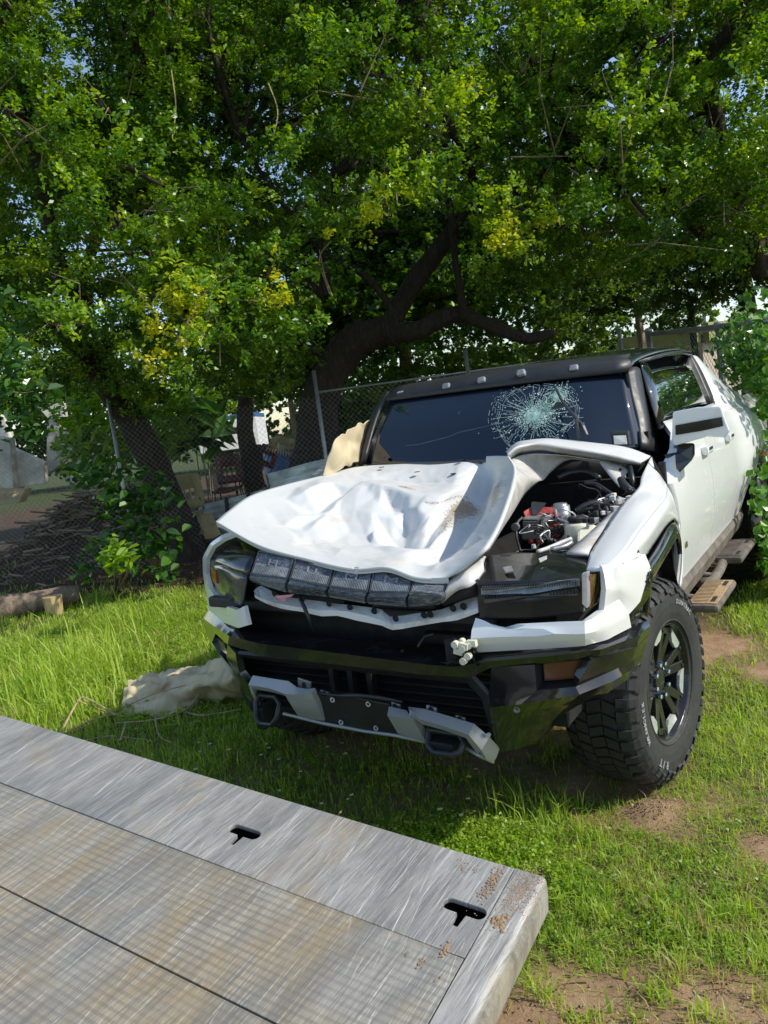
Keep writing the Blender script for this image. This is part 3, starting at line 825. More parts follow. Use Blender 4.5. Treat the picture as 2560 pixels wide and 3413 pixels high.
for v_ in range(nv):
    for u_ in range(nu):
        u, v = u_ / NU, v_ / NV; d = 0.
        for cu_, cv_, su, sv, a_ in ((4.75, 3.1, .45, .55, 1.), (4.55, 2.2, .35, .6, .7), (3.15, 3.9, .35, .12, .9), (4.0, 3.6, .6, .10, .8), (5.6, 3.6, .25, 1.1, .9), (5.4, 1.6, .4, .9, .35), (3.6, 5.0, .8, .4, .30), (2.5, 1.2, 1.5, .25, .22), (5.0, 4.4, .4, .3, .5)):
            d += a_ * math.exp(-((u - cu_) / su) ** 2 - ((v - cv_) / sv) ** 2)
        dirt.append(min(1., d))
at_ = hood.data.attributes.new('dirt', 'FLOAT', 'POINT'); at_.data.foreach_set('value', np.array(dirt, dtype=np.float32))
# front lip and passenger edge flange
lip = [r for r in hr[0]]
gridmesh('hood_flange', [lip, [p + Vector((0, .004, -.022)) for p in lip], [p + Vector((0, .05, -.030)) for p in lip]], 'hood_paint', hood, thick=.004, smooth=False)
edge_ = [r[0] for r in hr]
gridmesh('hood_flange', [edge_, [p + Vector((.004, .0, -.025)) for p in edge_], [p + Vector((.05, .0, -.03)) for p in edge_]], 'hood_paint', hood, thick=.004, smooth=False)
# rear driver-side part of the hood, arched up over the bay
ha = [[(0.352, 0.160, 1.455), (0.382, 0.190, 1.480), (0.415, 0.240, 1.486), (0.468, 0.290, 1.484), (0.579, 0.330, 1.451), (0.740, 0.400, 1.399), (0.895, 0.480, 1.333)],
      [(0.242, 0.420, 1.446), (0.299, 0.420, 1.481), (0.353, 0.430, 1.493), (0.451, 0.440, 1.490), (0.561, 0.460, 1.460), (0.737, 0.500, 1.410), (0.905, 0.550, 1.338)],
      [(0.174, 0.550, 1.442), (0.217, 0.600, 1.481), (0.276, 0.620, 1.488), (0.412, 0.620, 1.484), (0.587, 0.620, 1.449), (0.788, 0.630, 1.402), (0.904, 0.660, 1.342)]]
gridmesh('hood_corner', ha, 'hood_paint', hood, 6, 5, thick=.012, off=1.)
rim = ha[0]
rim_l = [(0.343, 0.200, 1.417), (0.342, 0.320, 1.432), (0.402, 0.310, 1.447), (0.468, 0.330, 1.445), (0.561, 0.370, 1.414), (0.725, 0.440, 1.363), (0.877, 0.520, 1.313)]
rim_m = [tuple(Vector(p) + Vector((0, .012, -.012))) for p in rim]
gridmesh('hood_flange', [rim, rim_m, rim_l], 'dirty_white', hood, 6, 3, thick=.004)
# inner skin seen from below
e_out = [(0.657, -0.850, 1.181), (0.673, -0.770, 1.227), (0.655, -0.600, 1.297), (0.593, -0.360, 1.359), (0.500, -0.100, 1.394), (0.363, 0.170, 1.422), (0.397, 0.320, 1.434), (0.556, 0.380, 1.404), (0.711, 0.440, 1.358)]
e_in = [(0.521, -0.550, 1.117), (0.495, -0.340, 1.173), (0.459, -0.120, 1.194), (0.445, 0.100, 1.259), (0.466, 0.240, 1.299), (0.461, 0.330, 1.300), (0.467, 0.420, 1.326), (0.552, 0.460, 1.374), (0.701, 0.480, 1.342)]
gridmesh('hood_inner_skin', [e_out, [tuple((Vector(a) + Vector(c_)) / 2 + Vector((.01, .02, .0))) for a, c_ in zip(e_out, e_in)], e_in], 'dirty_white', hood, 5, 4, thick=.004)
# holes along the rear of the hood
for q in ((-0.612, 0.520, 1.410), (-0.338, 0.460, 1.369), (-0.093, 0.430, 1.345), (-0.126, 0.600, 1.403), (-0.686, 0.700, 1.457)):
    m = MB(); m.lathe([(0, 0), (0, .012), (.003, .016), (.0, .018)], Vector(q) + Vector((0, -.01, .012)), 'z', 10); m.build('hood_plug', 'matte_black', hood)

# ---- driver fender
fen = [
 [(0.992, -0.740, 1.091), (0.970, -0.600, 1.125), (0.966, -0.420, 1.163), (0.957, -0.100, 1.218), (0.957, 0.180, 1.250), (0.923, 0.380, 1.278), (0.918, 0.620, 1.340)],
 [(1.023, -0.760, 1.098), (1.032, -0.620, 1.135), (1.027, -0.400, 1.176), (1.019, -0.080, 1.220), (1.005, 0.200, 1.227), (0.983, 0.400, 1.262), (0.954, 0.620, 1.270)],
 [(1.060, -0.760, 1.102), (1.098, -0.640, 1.131), (1.103, -0.420, 1.170), (1.087, -0.100, 1.188), (1.068, 0.180, 1.196), (1.030, 0.400, 1.208), (0.976, 0.620, 1.201)],
]
gridmesh('front_fender', fen, 'white_paint', T, 6, 5, thick=.01)
f2 = [fen[2], [(1.088, -0.700, 1.098), (1.122, -0.600, 1.122), (1.131, -0.400, 1.143), (1.111, -0.100, 1.159), (1.085, 0.200, 1.162), (1.052, 0.400, 1.157), (0.999, 0.620, 1.125)],
      [(1.140, -0.600, 1.122), (1.112, -0.440, 1.065), (1.099, -0.200, 1.073), (1.089, 0.060, 1.092), (1.083, 0.250, 1.087), (1.072, 0.380, 1.037), (1.016, 0.620, 0.979)]]
gridmesh('fender_side', f2, 'white_paint', T, 6, 5, thick=.01)
# rear lower part of the fender up to the door
gridmesh('fender_side', [[(1.068, 0.400, 1.038), (1.016, 0.620, 0.984)], [(1.075, 0.400, 0.946), (1.026, 0.620, 0.882)], [(1.076, 0.360, 0.846), (1.024, 0.600, 0.769)], [(1.068, 0.300, 0.751), (1.018, 0.580, 0.686)]], 'white_paint', T, 3, 4, thick=.01)
# dark gill between fender and pillar
m = MB(); m.prism([(0.933, 0.560, 1.346), (0.945, 0.550, 1.318), (0.978, 0.550, 1.259), (0.996, 0.550, 1.207), (0.981, 0.530, 1.244), (0.945, 0.540, 1.294)], (.004, -.008, .006)); m.build('fender_gill', 'matte_black', T)
# black arch flare
fl = [
 [(1.123, -0.460, 1.049), (1.102, -0.200, 1.065), (1.091, 0.020, 1.083), (1.087, 0.200, 1.082), (1.079, 0.320, 1.037), (1.074, 0.370, 0.953)],
 [(1.149, -0.520, 1.033), (1.141, -0.280, 1.051), (1.124, -0.040, 1.063), (1.109, 0.140, 1.060), (1.099, 0.260, 1.011), (1.090, 0.310, 0.938)],
 [(1.147, -0.500, 0.985), (1.140, -0.280, 1.009), (1.124, -0.040, 1.018), (1.117, 0.120, 1.028), (1.104, 0.240, 0.988), (1.091, 0.300, 0.914)],
]
gridmesh('wheel_flare', fl, 'black_gloss', T, 4, 3, thick=.02)
gridmesh('wheel_flare', [[(1.132, -0.500, 1.057), (1.156, -0.550, 1.033)], [(1.129, -0.580, 1.020), (1.150, -0.550, 0.998)], [(1.114, -0.620, 0.967), (1.141, -0.520, 0.940)], [(1.087, -0.660, 0.879), (1.098, -0.600, 0.880), ][0:2], [(1.074, -0.640, 0.867), (1.122, -0.520, 0.874)]], 'black_gloss', T, 1, 3, thick=.02)
gridmesh('wheel_flare', [[(1.151, -0.530, 1.028), (1.148, -0.500, 0.985)], [(1.147, -0.540, 0.996), (1.140, -0.480, 0.944)], [(1.140, -0.515, 0.939), (1.132, -0.480, 0.907)], [(1.120, -0.515, 0.872), (1.120, -0.480, 0.849)]], 'black_gloss', T, 1, 3, thick=.015)
# badge on the door
m = MB(); m.box((1.035, 0.667, 0.881), (.006, .05, .03)); m.build('badge', 'chrome', T, bevel=.003)
# passenger fender (mostly hidden)
gridmesh('front_fender', [[(-0.769, -0.620, 1.249), (-.93, -.30, 1.24), (-.92, .2, 1.30), (-.90, .62, 1.36)], [(-0.944, -0.600, 1.195), (-1.04, -.30, 1.16), (-1.03, .2, 1.24), (-1.0, .62, 1.28)],
         [(-1.090, -0.520, 1.114), (-1.08, -.45, 1.0), (-1.08, .0, 1.06), (-1.03, .62, 1.0)]], 'white_paint', T, 4, 3, thick=.01)

# ---- white surrounds of the lamps
sur = [
 [(0.610, -0.900, 0.847), (0.916, -0.880, 0.876), (0.997, -0.860, 0.881), (1.040, -0.780, 0.869), (1.078, -0.640, 0.866)],
 [(0.625, -0.930, 0.898), (0.928, -0.910, 0.918), (1.010, -0.890, 0.922), (1.043, -0.800, 0.912), (1.080, -0.660, 0.915)],
 [(0.633, -0.890, 0.944), (0.741, -0.910, 0.929), (1.010, -0.880, 0.953), (1.043, -0.800, 0.972), (1.067, -0.710, 0.984)],
]
gridmesh('lamp_surround', sur, 'white_paint', T, lin=5, thick=.025)
gridmesh('lamp_surround', [[(1.043, -0.800, 0.972), (1.069, -0.715, 0.986), (1.082, -0.655, 0.914)][0:3], [(1.058, -0.800, 1.042), (1.084, -0.725, 1.029), (1.107, -0.585, 0.944)], [(1.051, -0.770, 1.097), (1.085, -0.735, 1.093), (1.136, -0.520, 1.051)], [(1.047, -0.755, 1.095), (1.084, -0.720, 1.097), (1.129, -0.545, 1.103)]], 'white_paint', T, lin=5, thick=.02)
m = MB(); m.prism([(1.044, -0.740, 1.095), (1.074, -0.700, 1.090), (1.127, -0.550, 1.118), (1.117, -0.570, 1.135), (1.085, -0.660, 1.112)], (0, .02, -.02)); m.build('fender_gap', 'matte_black', T)
ps = [
 [(-0.729, -0.660, 1.256), (-0.819, -0.640, 1.237), (-0.944, -0.600, 1.195), (-1.086, -0.530, 1.116), (-1.136, -0.500, 1.021), (-1.138, -0.500, 0.933), (-1.095, -0.540, 0.841), (-0.804, -0.720, 0.837), (-0.596, -0.840, 0.858), (-0.490, -0.880, 0.886)],
 [(-0.674, -0.700, 1.250), (-0.770, -0.680, 1.228), (-0.875, -0.650, 1.191), (-0.986, -0.600, 1.121), (-1.038, -0.570, 1.039), (-1.020, -0.580, 0.974), (-0.933, -0.630, 0.937), (-0.732, -0.760, 0.932), (-0.566, -0.860, 0.950), (-0.508, -0.870, 0.969)],
]
gridmesh('lamp_surround', ps, 'white_paint', T, lin=4, thick=.02)

# ---- driver headlamp
hl = [
 [(0.572, -0.640, 1.131), (0.768, -0.620, 1.132), (0.949, -0.580, 1.112), (0.951, -0.560, 1.065)],
 [(0.613, -0.760, 1.111), (0.821, -0.760, 1.117), (0.991, -0.720, 1.096), (1.014, -0.660, 1.068)],
 [(0.630, -0.870, 1.078), (0.839, -0.870, 1.086), (1.011, -0.840, 1.082), (1.021, -0.700, 1.022)],
 [(0.630, -0.880, 0.944), (0.828, -0.880, 0.952), (1.009, -0.850, 0.970), (1.017, -0.720, 0.966)],
]
head = gridmesh('headlight', hl, 'black_gloss', T, 1, 1, thick=.02, bevel=.012)
m = MB()
for i in range(34):
    x = 170 + i * 15
m.prism([(0.653, -0.884, 1.060), (0.857, -0.884, 1.071), (0.939, -0.880, 1.089), (1.007, -0.862, 1.092), (1.008, -0.862, 1.070), (0.936, -0.880, 1.061), (0.847, -0.884, 1.045), (0.652, -0.884, 1.038)], (0, .008, 0))
m.build('lamp_band', 'lens_line', head)
m = MB(); m.prism([(0.661, -0.886, 1.029), (0.840, -0.886, 1.037), (0.997, -0.864, 1.059), (0.999, -0.864, 1.036), (0.845, -0.886, 1.019), (0.661, -0.886, 1.008)], (0, .008, 0)); m.build('lamp_band', 'lens_grey', head)
a0, a1 = Vector((0.660, -0.888, 1.067)), Vector((1.008, -0.866, 1.084))
m = MB()
for i in range(40):
    p = a0.lerp(a1, (i + .5) / 40); m.box(p + Vector((0, -.001, -.004)), (.0035, .006, .016))
o = m.build('lamp_rib', 'lens_grey', head); tag(o, kind='stuff')
a0, a1 = Vector((0.664, -0.892, 1.031)), Vector((1.005, -0.868, 1.050))
m = MB()
for i in range(30):
    p = a0.lerp(a1, (i + .5) / 30); m.box(p, (.006, .004, .014))
o = m.build('lamp_rib', 'matte_black', head); tag(o, kind='stuff')
m = MB()
m.prism([(1.017, -0.862, 1.111), (1.034, -0.850, 1.114), (1.025, -0.850, 1.003), (1.020, -0.855, 0.987), (1.008, -0.865, 1.006)], (.004, .02, 0)); m.build('running_lamp', 'lens_clear', head, bevel=.004)
m = MB(); m.prism([(1.035, -0.845, 1.100), (1.034, -0.790, 1.089), (1.029, -0.780, 1.023), (1.022, -0.830, 0.980)], (.004, .02, 0)); m.build('turn_lamp', 'amber_dim', head, bevel=.004)
m = MB(); m.prism([(0.826, -0.745, 1.133), (0.846, -0.715, 1.137), (0.853, -0.735, 1.132), (0.838, -0.765, 1.126)], (0, 0, .004)); m.build('broken_clip', 'dirty_white', head)
m = MB(); m.prism([(0.708, -0.800, 1.115), (0.738, -0.790, 1.118), (0.763, -0.830, 1.108), (0.731, -0.830, 1.104)], (0, 0, .004)); m.build('broken_clip', 'bay_metal', head)

# ---- passenger headlamp
ph = [
 [(-0.790, -0.600, 1.214), (-0.631, -0.660, 1.192), (-0.530, -0.700, 1.173)],
 [(-0.947, -0.600, 1.153), (-0.696, -0.720, 1.167), (-0.509, -0.780, 1.166)],
 [(-0.965, -0.620, 1.098), (-0.686, -0.780, 1.108), (-0.518, -0.840, 1.097)],
]
head2 = gridmesh('headlight', ph, 'black_gloss', T, 4, 2, thick=.02)
gridmesh('lamp_lens', [[(-0.965, -0.620, 1.098), (-0.759, -0.740, 1.117), (-0.612, -0.810, 1.104), (-0.518, -0.840, 1.095)], [(-0.968, -0.620, 1.042), (-0.740, -0.760, 1.059), (-0.612, -0.820, 1.058), (-0.539, -0.840, 1.038)], [(-0.901, -0.660, 0.946), (-0.749, -0.760, 0.962), (-0.632, -0.820, 0.964), (-0.572, -0.840, 0.957)]], 'lens_grey', head2, 3, 3, thick=.01)
m = MB(); m.prism([(-0.957, -0.635, 1.092), (-0.866, -0.690, 1.088), (-0.872, -0.690, 1.018), (-0.958, -0.635, 1.017)], (.004, .01, 0)); m.build('turn_lamp', 'orange_lens', head2)

# ---- light bar panels in the nose, each with its letter
top = [(-0.454, -0.800, 1.199), (-0.215, -0.840, 1.167), (0.005, -0.860, 1.133), (0.198, -0.870, 1.130), (0.376, -0.870, 1.095), (0.513, -0.850, 1.083)]
mid = [(-0.448, -0.880, 1.111), (-0.195, -0.920, 1.102), (0.024, -0.940, 1.076), (0.218, -0.950, 1.058), (0.395, -0.940, 1.057), (0.524, -0.910, 1.053)]
bot = [(-0.468, -0.870, 1.077), (-0.229, -0.910, 1.040), (0.000, -0.930, 1.032), (0.189, -0.940, 1.011), (0.366, -0.930, 0.999), (0.492, -0.900, 1.002)]
for k, letter in enumerate('HUMME'):
    g = .035
    A, B_ = Vector(top[k]).lerp(Vector(top[k + 1]), g), Vector(top[k]).lerp(Vector(top[k + 1]), 1 - g)
    C_, D_ = Vector(mid[k]).lerp(Vector(mid[k + 1]), g), Vector(mid[k]).lerp(Vector(mid[k + 1]), 1 - g)
    E_, F_ = Vector(bot[k]).lerp(Vector(bot[k + 1]), g), Vector(bot[k]).lerp(Vector(bot[k + 1]), 1 - g)
    n = Vector((0, -1, .35)).normalized()
    back = Vector((0, .05, .0))
    seg = gridmesh('grille_lamp', [[A + back * .6, B_ + back * .6], [A + n * .006, B_ + n * .006], [C_ + n * .008, D_ + n * .008], [(C_ * 2 + E_) / 3 + n * .018, (D_ * 2 + F_) / 3 + n * .018], [(C_ + E_ * 2) / 3 + n * .016, (D_ + F_ * 2) / 3 + n * .016], [E_, F_], [E_ + back, F_ + back]],
                   'scuffed_lens', T, thick=.03, smooth=False, bevel=.006)
    m = MB()
    for (p, q) in ((A, B_), (C_, D_)): m.bar(p + n * .010, q + n * .010, .006, .004)
    for (p, q) in ((A, C_), (B_, D_)): m.bar(p + n * .010, q + n * .010, .006, .004)
    m.build('lamp_frame', 'lens_grey', seg)
    m = MB()
    for i in range(22):
        t = (i + 1) / 23
        p, q = A.lerp(B_, t), C_.lerp(D_, t)
        m.bar(p.lerp(q, .50) + n * .010, p.lerp(q, .93) + n * .011, .0028, .004)
    o = m.build('lamp_rib', 'lens_line', seg); tag(o, kind='stuff')
    vs, fs = text_mesh(letter, .075, .001)
    ux = (B_ - A).normalized(); uz = (A - C_).normalized(); ctr = (A + B_ + C_ + D_) / 4 + n * .012 + uz * .012
    m = MB(); m.add([ctr + ux * p.x * 1.25 + uz * p.y * .62 + n * p.z for p in vs], fs); m.build('letter', 'letter_grey', seg)
# crushed end of the bar and torn trim
gridmesh('torn_trim', [[(0.519, -0.860, 1.087), (0.513, -0.780, 1.110), (0.529, -0.720, 1.122), (0.560, -0.660, 1.134)], [(0.529, -0.920, 1.061), (0.562, -0.880, 1.096), (0.587, -0.840, 1.114), (0.614, -0.760, 1.131)], [(0.508, -0.920, 1.012), (0.567, -0.900, 1.056), (0.615, -0.880, 1.070), (0.634, -0.800, 1.088)]], 'dirty_white', T, 4, 3, thick=.01)
gridmesh('torn_trim', [[(0.505, -0.915, 1.011), (0.562, -0.890, 1.053), (0.630, -0.850, 1.088)], [(0.503, -0.900, 0.997), (0.564, -0.890, 1.015), (0.627, -0.860, 1.027)]], 'matte_black', T, 3, 2, thick=.02)
m = MB(); m.prism([(0.390, -0.960, 1.063), (0.427, -0.965, 1.072), (0.531, -0.950, 1.056), (0.522, -0.940, 1.022), (0.471, -0.945, 1.009), (0.397, -0.955, 1.036)], (0, .05, 0)); m.build('torn_trim', 'scuffed_lens', T, bevel=.01)

# ---- bent white radiator support
up_ = [(-0.526, -0.800, 1.016), (-0.493, -0.780, 1.035), (-0.362, -0.820, 1.004), (-0.231, -0.840, 0.996), (-0.104, -0.860, 0.993), (-0.009, -0.870, 0.987), (0.084, -0.880, 0.985), (0.220, -0.890, 0.974), (0.263, -0.900, 0.950), (0.368, -0.880, 0.961), (0.470, -0.860, 0.973), (0.528, -0.840, 0.994), (0.603, -0.820, 1.016)]
lo1 = [(-0.467, -0.860, 1.017), (-0.428, -0.860, 0.998), (-0.315, -0.880, 0.983), (-0.186, -0.900, 0.977), (-0.061, -0.910, 0.970), (0.025, -0.920, 0.974), (0.124, -0.930, 0.969), (0.248, -0.940, 0.948), (0.295, -0.950, 0.934), (0.380, -0.930, 0.943), (0.495, -0.910, 0.957), (0.550, -0.890, 0.966), (0.626, -0.870, 0.985)]
lo2 = [(-0.476, -0.850, 0.999), (-0.412, -0.860, 0.979), (-0.300, -0.880, 0.961), (-0.171, -0.900, 0.957), (-0.066, -0.910, 0.944), (0.022, -0.920, 0.952), (0.119, -0.930, 0.939), (0.245, -0.940, 0.926), (0.298, -0.950, 0.914), (0.377, -0.930, 0.923), (0.493, -0.910, 0.940), (0.547, -0.890, 0.943), (0.624, -0.870, 0.967)]
beam = gridmesh('radiator_support', [up_, lo1, lo2, [tuple(Vector(p) + Vector((0, .06, .005))) for p in lo2]], 'primer_white', T, 2, 1, thick=.006, smooth=False)
for q in ((-0.023, -0.905, 0.997), (0.083, -0.910, 0.986), (0.201, -0.915, 0.975), (0.421, -0.912, 0.965), (0.447, -0.910, 0.968), (0.532, -0.885, 0.986), (-0.363, -0.845, 1.018), (0.570, -0.875, 0.991), (-0.187, -0.868, 1.007), (0.309, -0.935, 0.955)):
    m = MB(); m.lathe([(0, 0), (0, .008), (-.004, .011), (0, .014)], q, 'y', 12); m.build('bolt_hole', 'matte_black', beam)
m = MB()
m.add([(-0.314, -0.900, 1.023), (-0.194, -0.910, 1.035), (-0.215, -0.910, 1.023), (-0.287, -0.905, 1.013), (-0.230, -0.915, 1.019), (-0.244, -0.925, 1.005), (-0.293, -0.915, 1.012)], [(0, 1, 2, 3), (3, 4, 5, 6)])
m.build('pink_tag', 'pink_cloth', T)
m = MB(); m.tube([(-0.179, -0.900, 1.021), (-0.127, -0.940, 0.993), (-0.104, -0.950, 0.957), (-0.101, -0.930, 0.888)], [.007, .009, .008, .005], 7); m.build('loose_cable', 'black_plastic', T, True)
m = MB(); m.tube([(0.444, -0.900, 0.888), (0.405, -0.900, 0.878), (0.395, -0.920, 0.861), (0.387, -0.930, 0.844)], .006, 6); m.build('loose_cable', 'black_plastic', T, True)

# ---- nose interior behind beam and bumper
m = MB()
m.box((0.0, -.50, .73), (1.66, .30, .54))
m.build('crash_structure', 'matte_black', T)
m = MB()
for z in np.arange(.44, .76, .035): m.box((-.05, -.70, z), (1.25, .05, .012), Matrix.Rotation(.4, 3, 'X'))
o = m.build('radiator_shutter', 'black_plastic', T); tag(o, kind='stuff')
for x in (-.17, -.07, .03): 
    m = MB(); m.box((x, -.76, .60), (.025, .04, .34)); m.build('shutter_post', 'black_plastic', T)
m = MB(); m.box((-.1, -.76, .93), (1.5, .05, .05), Matrix.Rotation(.03, 3, 'Y')); m.box((-.30, -.72, 1.0), (.5, .10, .10)); m.box((.25, -.74, .98), (.3, .1, .07)); m.build('crossmember', 'black_plastic', T, bevel=.01)

# ---- black bumper
bt = [(-1.219, -0.440, 0.818), (-0.948, -0.620, 0.830), (-0.666, -0.800, 0.843), (-0.536, -0.800, 0.823), (-0.085, -0.800, 0.812), (0.333, -0.800, 0.806), (0.465, -0.820, 0.786), (0.581, -0.860, 0.828), (0.908, -0.860, 0.867), (1.036, -0.770, 0.864), (1.074, -0.620, 0.858), (1.120, -0.480, 0.837)]
br = [(-1.264, -0.460, 0.762), (-0.968, -0.660, 0.788), (-0.644, -0.880, 0.824), (-0.409, -0.940, 0.822), (0.040, -0.970, 0.814), (0.428, -0.970, 0.795), (0.552, -0.970, 0.794), (0.688, -0.960, 0.820), (0.935, -0.940, 0.851), (1.058, -0.860, 0.851), (1.129, -0.660, 0.837), (1.128, -0.500, 0.824)]
bl_ = [(-1.268, -0.460, 0.722), (-0.970, -0.660, 0.752), (-0.675, -0.870, 0.780), (-0.430, -0.930, 0.765), (0.015, -0.950, 0.758), (0.410, -0.950, 0.746), (0.608, -0.950, 0.752), (0.686, -0.940, 0.791), (0.924, -0.920, 0.819), (1.043, -0.850, 0.822), (1.122, -0.670, 0.802), (1.127, -0.520, 0.796)]
gridmesh('bumper_bar', [bt, br, bl_], 'black_gloss', T, lin=4, thick=.03)
# driver corner
c1 = [(0.686, -0.940, 0.791), (0.845, -0.930, 0.808), (1.029, -0.870, 0.820), (1.087, -0.770, 0.813), (1.122, -0.670, 0.800), (1.127, -0.520, 0.794)]
c2 = [(0.661, -0.930, 0.693), (0.842, -0.930, 0.716), (0.967, -0.890, 0.724), (1.043, -0.780, 0.738), (1.097, -0.660, 0.741), (1.107, -0.540, 0.736)]
c3 = [(0.651, -0.920, 0.630), (0.784, -0.940, 0.665), (0.981, -0.900, 0.702), (1.061, -0.780, 0.710), (1.100, -0.640, 0.712), (1.100, -0.550, 0.706)]
c4 = [(0.638, -0.900, 0.562), (0.760, -0.900, 0.612), (0.902, -0.840, 0.625), (1.023, -0.740, 0.648), (1.069, -0.630, 0.663), (1.077, -0.560, 0.667)]
c5 = [(0.620, -0.840, 0.418), (0.675, -0.820, 0.427), (0.744, -0.780, 0.445), (0.832, -0.740, 0.572), (0.848, -0.700, 0.576), (0.909, -0.660, 0.588)]
gridmesh('bumper_corner', [c1, c2, c3], 'black_gloss', T, lin=4, thick=.03, skip={(0, 1)})
gridmesh('bumper_corner', [c3, c4, c5], 'black_gloss', T, lin=4, thick=.03)
m = MB(); q = [Vector(p) for p in (c1[1], c1[2], c2[2], c2[1])]; qb = [p + Vector((-.01, .07, 0)) for p in q]; cc = fan(qb); qb = [cc.lerp(p, .86) for p in qb]
m.add(q + qb, [(0, 1, 5, 4), (1, 2, 6, 5), (2, 3, 7, 6), (3, 0, 4, 7), (4, 5, 6, 7)]); rc = m.build('lamp_recess', 'matte_black', T)
m = MB(); qq = [p + Vector((.0, -.02, 0)) for p in qb]; c_ = fan(qq); m.prism([c_.lerp(p, .92) for p in qq], (0, .012, 0)); m.build('fog_lamp', 'amber_dim', rc, bevel=.005)
# lower liner behind the corner
gridmesh('bumper_liner', [[(0.615, -0.830, 0.413), (0.740, -0.770, 0.440), (0.808, -0.660, 0.540)], [(0.524, -0.600, 0.302), (0.667, -0.550, 0.343), (0.783, -0.500, 0.473)]], 'black_plastic', T, 2, 1, thick=.01)
m = MB(); m.lathe([(0, .004), (-.004, .009), (-.006, .009), (-.006, .011), (0, .012)], (0.767, -0.945, 0.645), 'y', 14); m.build('parking_sensor', 'grey_metal', T)
# passenger corner
p1 = [(-1.268, -0.460, 0.722), (-0.970, -0.660, 0.752), (-0.675, -0.870, 0.780), (-0.585, -0.915, 0.758)]
p2 = [(-1.249, -0.470, 0.674), (-1.051, -0.620, 0.687), (-0.728, -0.840, 0.699), (-0.591, -0.910, 0.722)]
p3 = [(-1.172, -0.500, 0.632), (-1.011, -0.620, 0.632), (-0.720, -0.820, 0.638), (-0.596, -0.900, 0.658)]
p4 = [(-1.038, -0.560, 0.541), (-0.892, -0.660, 0.530), (-0.685, -0.800, 0.535), (-0.566, -0.880, 0.593)]
p5 = [(-0.910, -0.600, 0.419), (-0.775, -0.700, 0.438), (-0.635, -0.800, 0.473), (-0.555, -0.860, 0.514)]
gridmesh('bumper_corner', [p1, p2, p3, p4, p5], 'black_gloss', T, lin=4, thick=.03, skip={(0, 1), (1, 1)})
m = MB(); q = [Vector(p) for p in (p1[1], p1[2], p2[2], p3[2], p3[1], p2[1])]; m.prism([p + Vector((.03, .05, 0)) for p in q], (0, .01, 0)); rc = m.build('lamp_recess', 'matte_black', T)
m = MB(); m.prism([Vector((-1.001, -0.640, 0.730)), Vector((-0.751, -0.820, 0.764)), Vector((-0.720, -0.830, 0.703)), Vector((-0.983, -0.640, 0.669))], (.01, .02, 0)); m.build('fog_lamp', 'lens_grey', rc)
# upper frame of the lower opening
gridmesh('bumper_bar', [[(-0.566, -0.920, 0.758), (-0.013, -0.940, 0.754), (0.430, -0.940, 0.744), (0.603, -0.940, 0.747), (0.653, -0.930, 0.683), (0.654, -0.900, 0.551), (0.627, -0.840, 0.428)],
                        [(-0.601, -0.860, 0.717), (-0.065, -0.880, 0.708), (0.372, -0.880, 0.698), (0.550, -0.880, 0.697), (0.595, -0.870, 0.639), (0.602, -0.850, 0.515), (0.585, -0.800, 0.396)]], 'black_plastic', T, thick=.015, smooth=False)

# ---- silver skid trim and what hangs from it
def trim(polys, d, mat='silver_paint', name='skid_trim', bevel=.006):
    m = MB()
    for p in polys: m.prism(p, d)
    return m.build(name, mat, T, bevel=bevel)
gridmesh('skid_trim', [[(-0.485, -0.930, 0.668), (-0.372, -0.940, 0.667), (-0.263, -0.950, 0.667), (-0.221, -0.950, 0.644), (-0.137, -0.950, 0.639)],
                       [(-0.480, -0.970, 0.641), (-0.352, -0.980, 0.639), (-0.261, -0.990, 0.627), (-0.209, -0.985, 0.626), (-0.118, -0.980, 0.639)]], 'silver_paint', T, lin=4, thick=.03)
gridmesh('skid_trim', [[(-0.480, -0.970, 0.641), (-0.463, -0.970, 0.627)], [(-0.485, -0.955, 0.589), (-0.469, -0.955, 0.595)], [(-0.495, -0.930, 0.549), (-0.483, -0.930, 0.556)]], 'silver_paint', T, thick=.02, smooth=False)
gridmesh('skid_trim', [[(-0.261, -0.990, 0.627), (-0.209, -0.985, 0.626), (-0.118, -0.980, 0.639)], [(-0.254, -0.960, 0.555), (-0.204, -0.955, 0.553), (-0.120, -0.950, 0.558)], [(-0.263, -0.920, 0.494), (-0.205, -0.915, 0.491), (-0.134, -0.910, 0.488)]], 'silver_paint', T, lin=4, thick=.03)
gridmesh('skid_trim', [[(0.226, -0.940, 0.601), (0.304, -0.940, 0.593)], [(0.244, -0.985, 0.584), (0.354, -0.985, 0.584)], [(0.244, -0.930, 0.486), (0.364, -0.920, 0.460)]], 'silver_paint', T, lin=4, thick=.03)
# detached arc
gridmesh('skid_trim', [[(0.316, -0.940, 0.608), (0.384, -0.940, 0.607), (0.492, -0.940, 0.589), (0.584, -0.930, 0.566), (0.624, -0.900, 0.507)],
                       [(0.345, -0.970, 0.608), (0.391, -0.990, 0.588), (0.499, -0.990, 0.570), (0.584, -0.980, 0.545), (0.612, -0.950, 0.476)],
                       [(0.343, -0.960, 0.576), (0.385, -0.970, 0.559), (0.487, -0.970, 0.544), (0.560, -0.960, 0.521), (0.583, -0.930, 0.448)]], 'silver_paint', T, lin=4, thick=.025)
gridmesh('skid_trim', [[(0.624, -0.900, 0.507), (0.630, -0.840, 0.438)], [(0.612, -0.950, 0.476), (0.627, -0.870, 0.414)], [(0.611, -0.920, 0.426), (0.620, -0.880, 0.402)]], 'silver_paint', T, lin=4, thick=.02)
pl = trim([[(-0.141, -0.940, 0.625), (0.044, -0.940, 0.625), (0.225, -0.940, 0.611), (0.232, -0.900, 0.468), (0.030, -0.900, 0.468), (-0.137, -0.900, 0.483)]], (0, .04, 0), 'black_plastic', 'licence_panel')
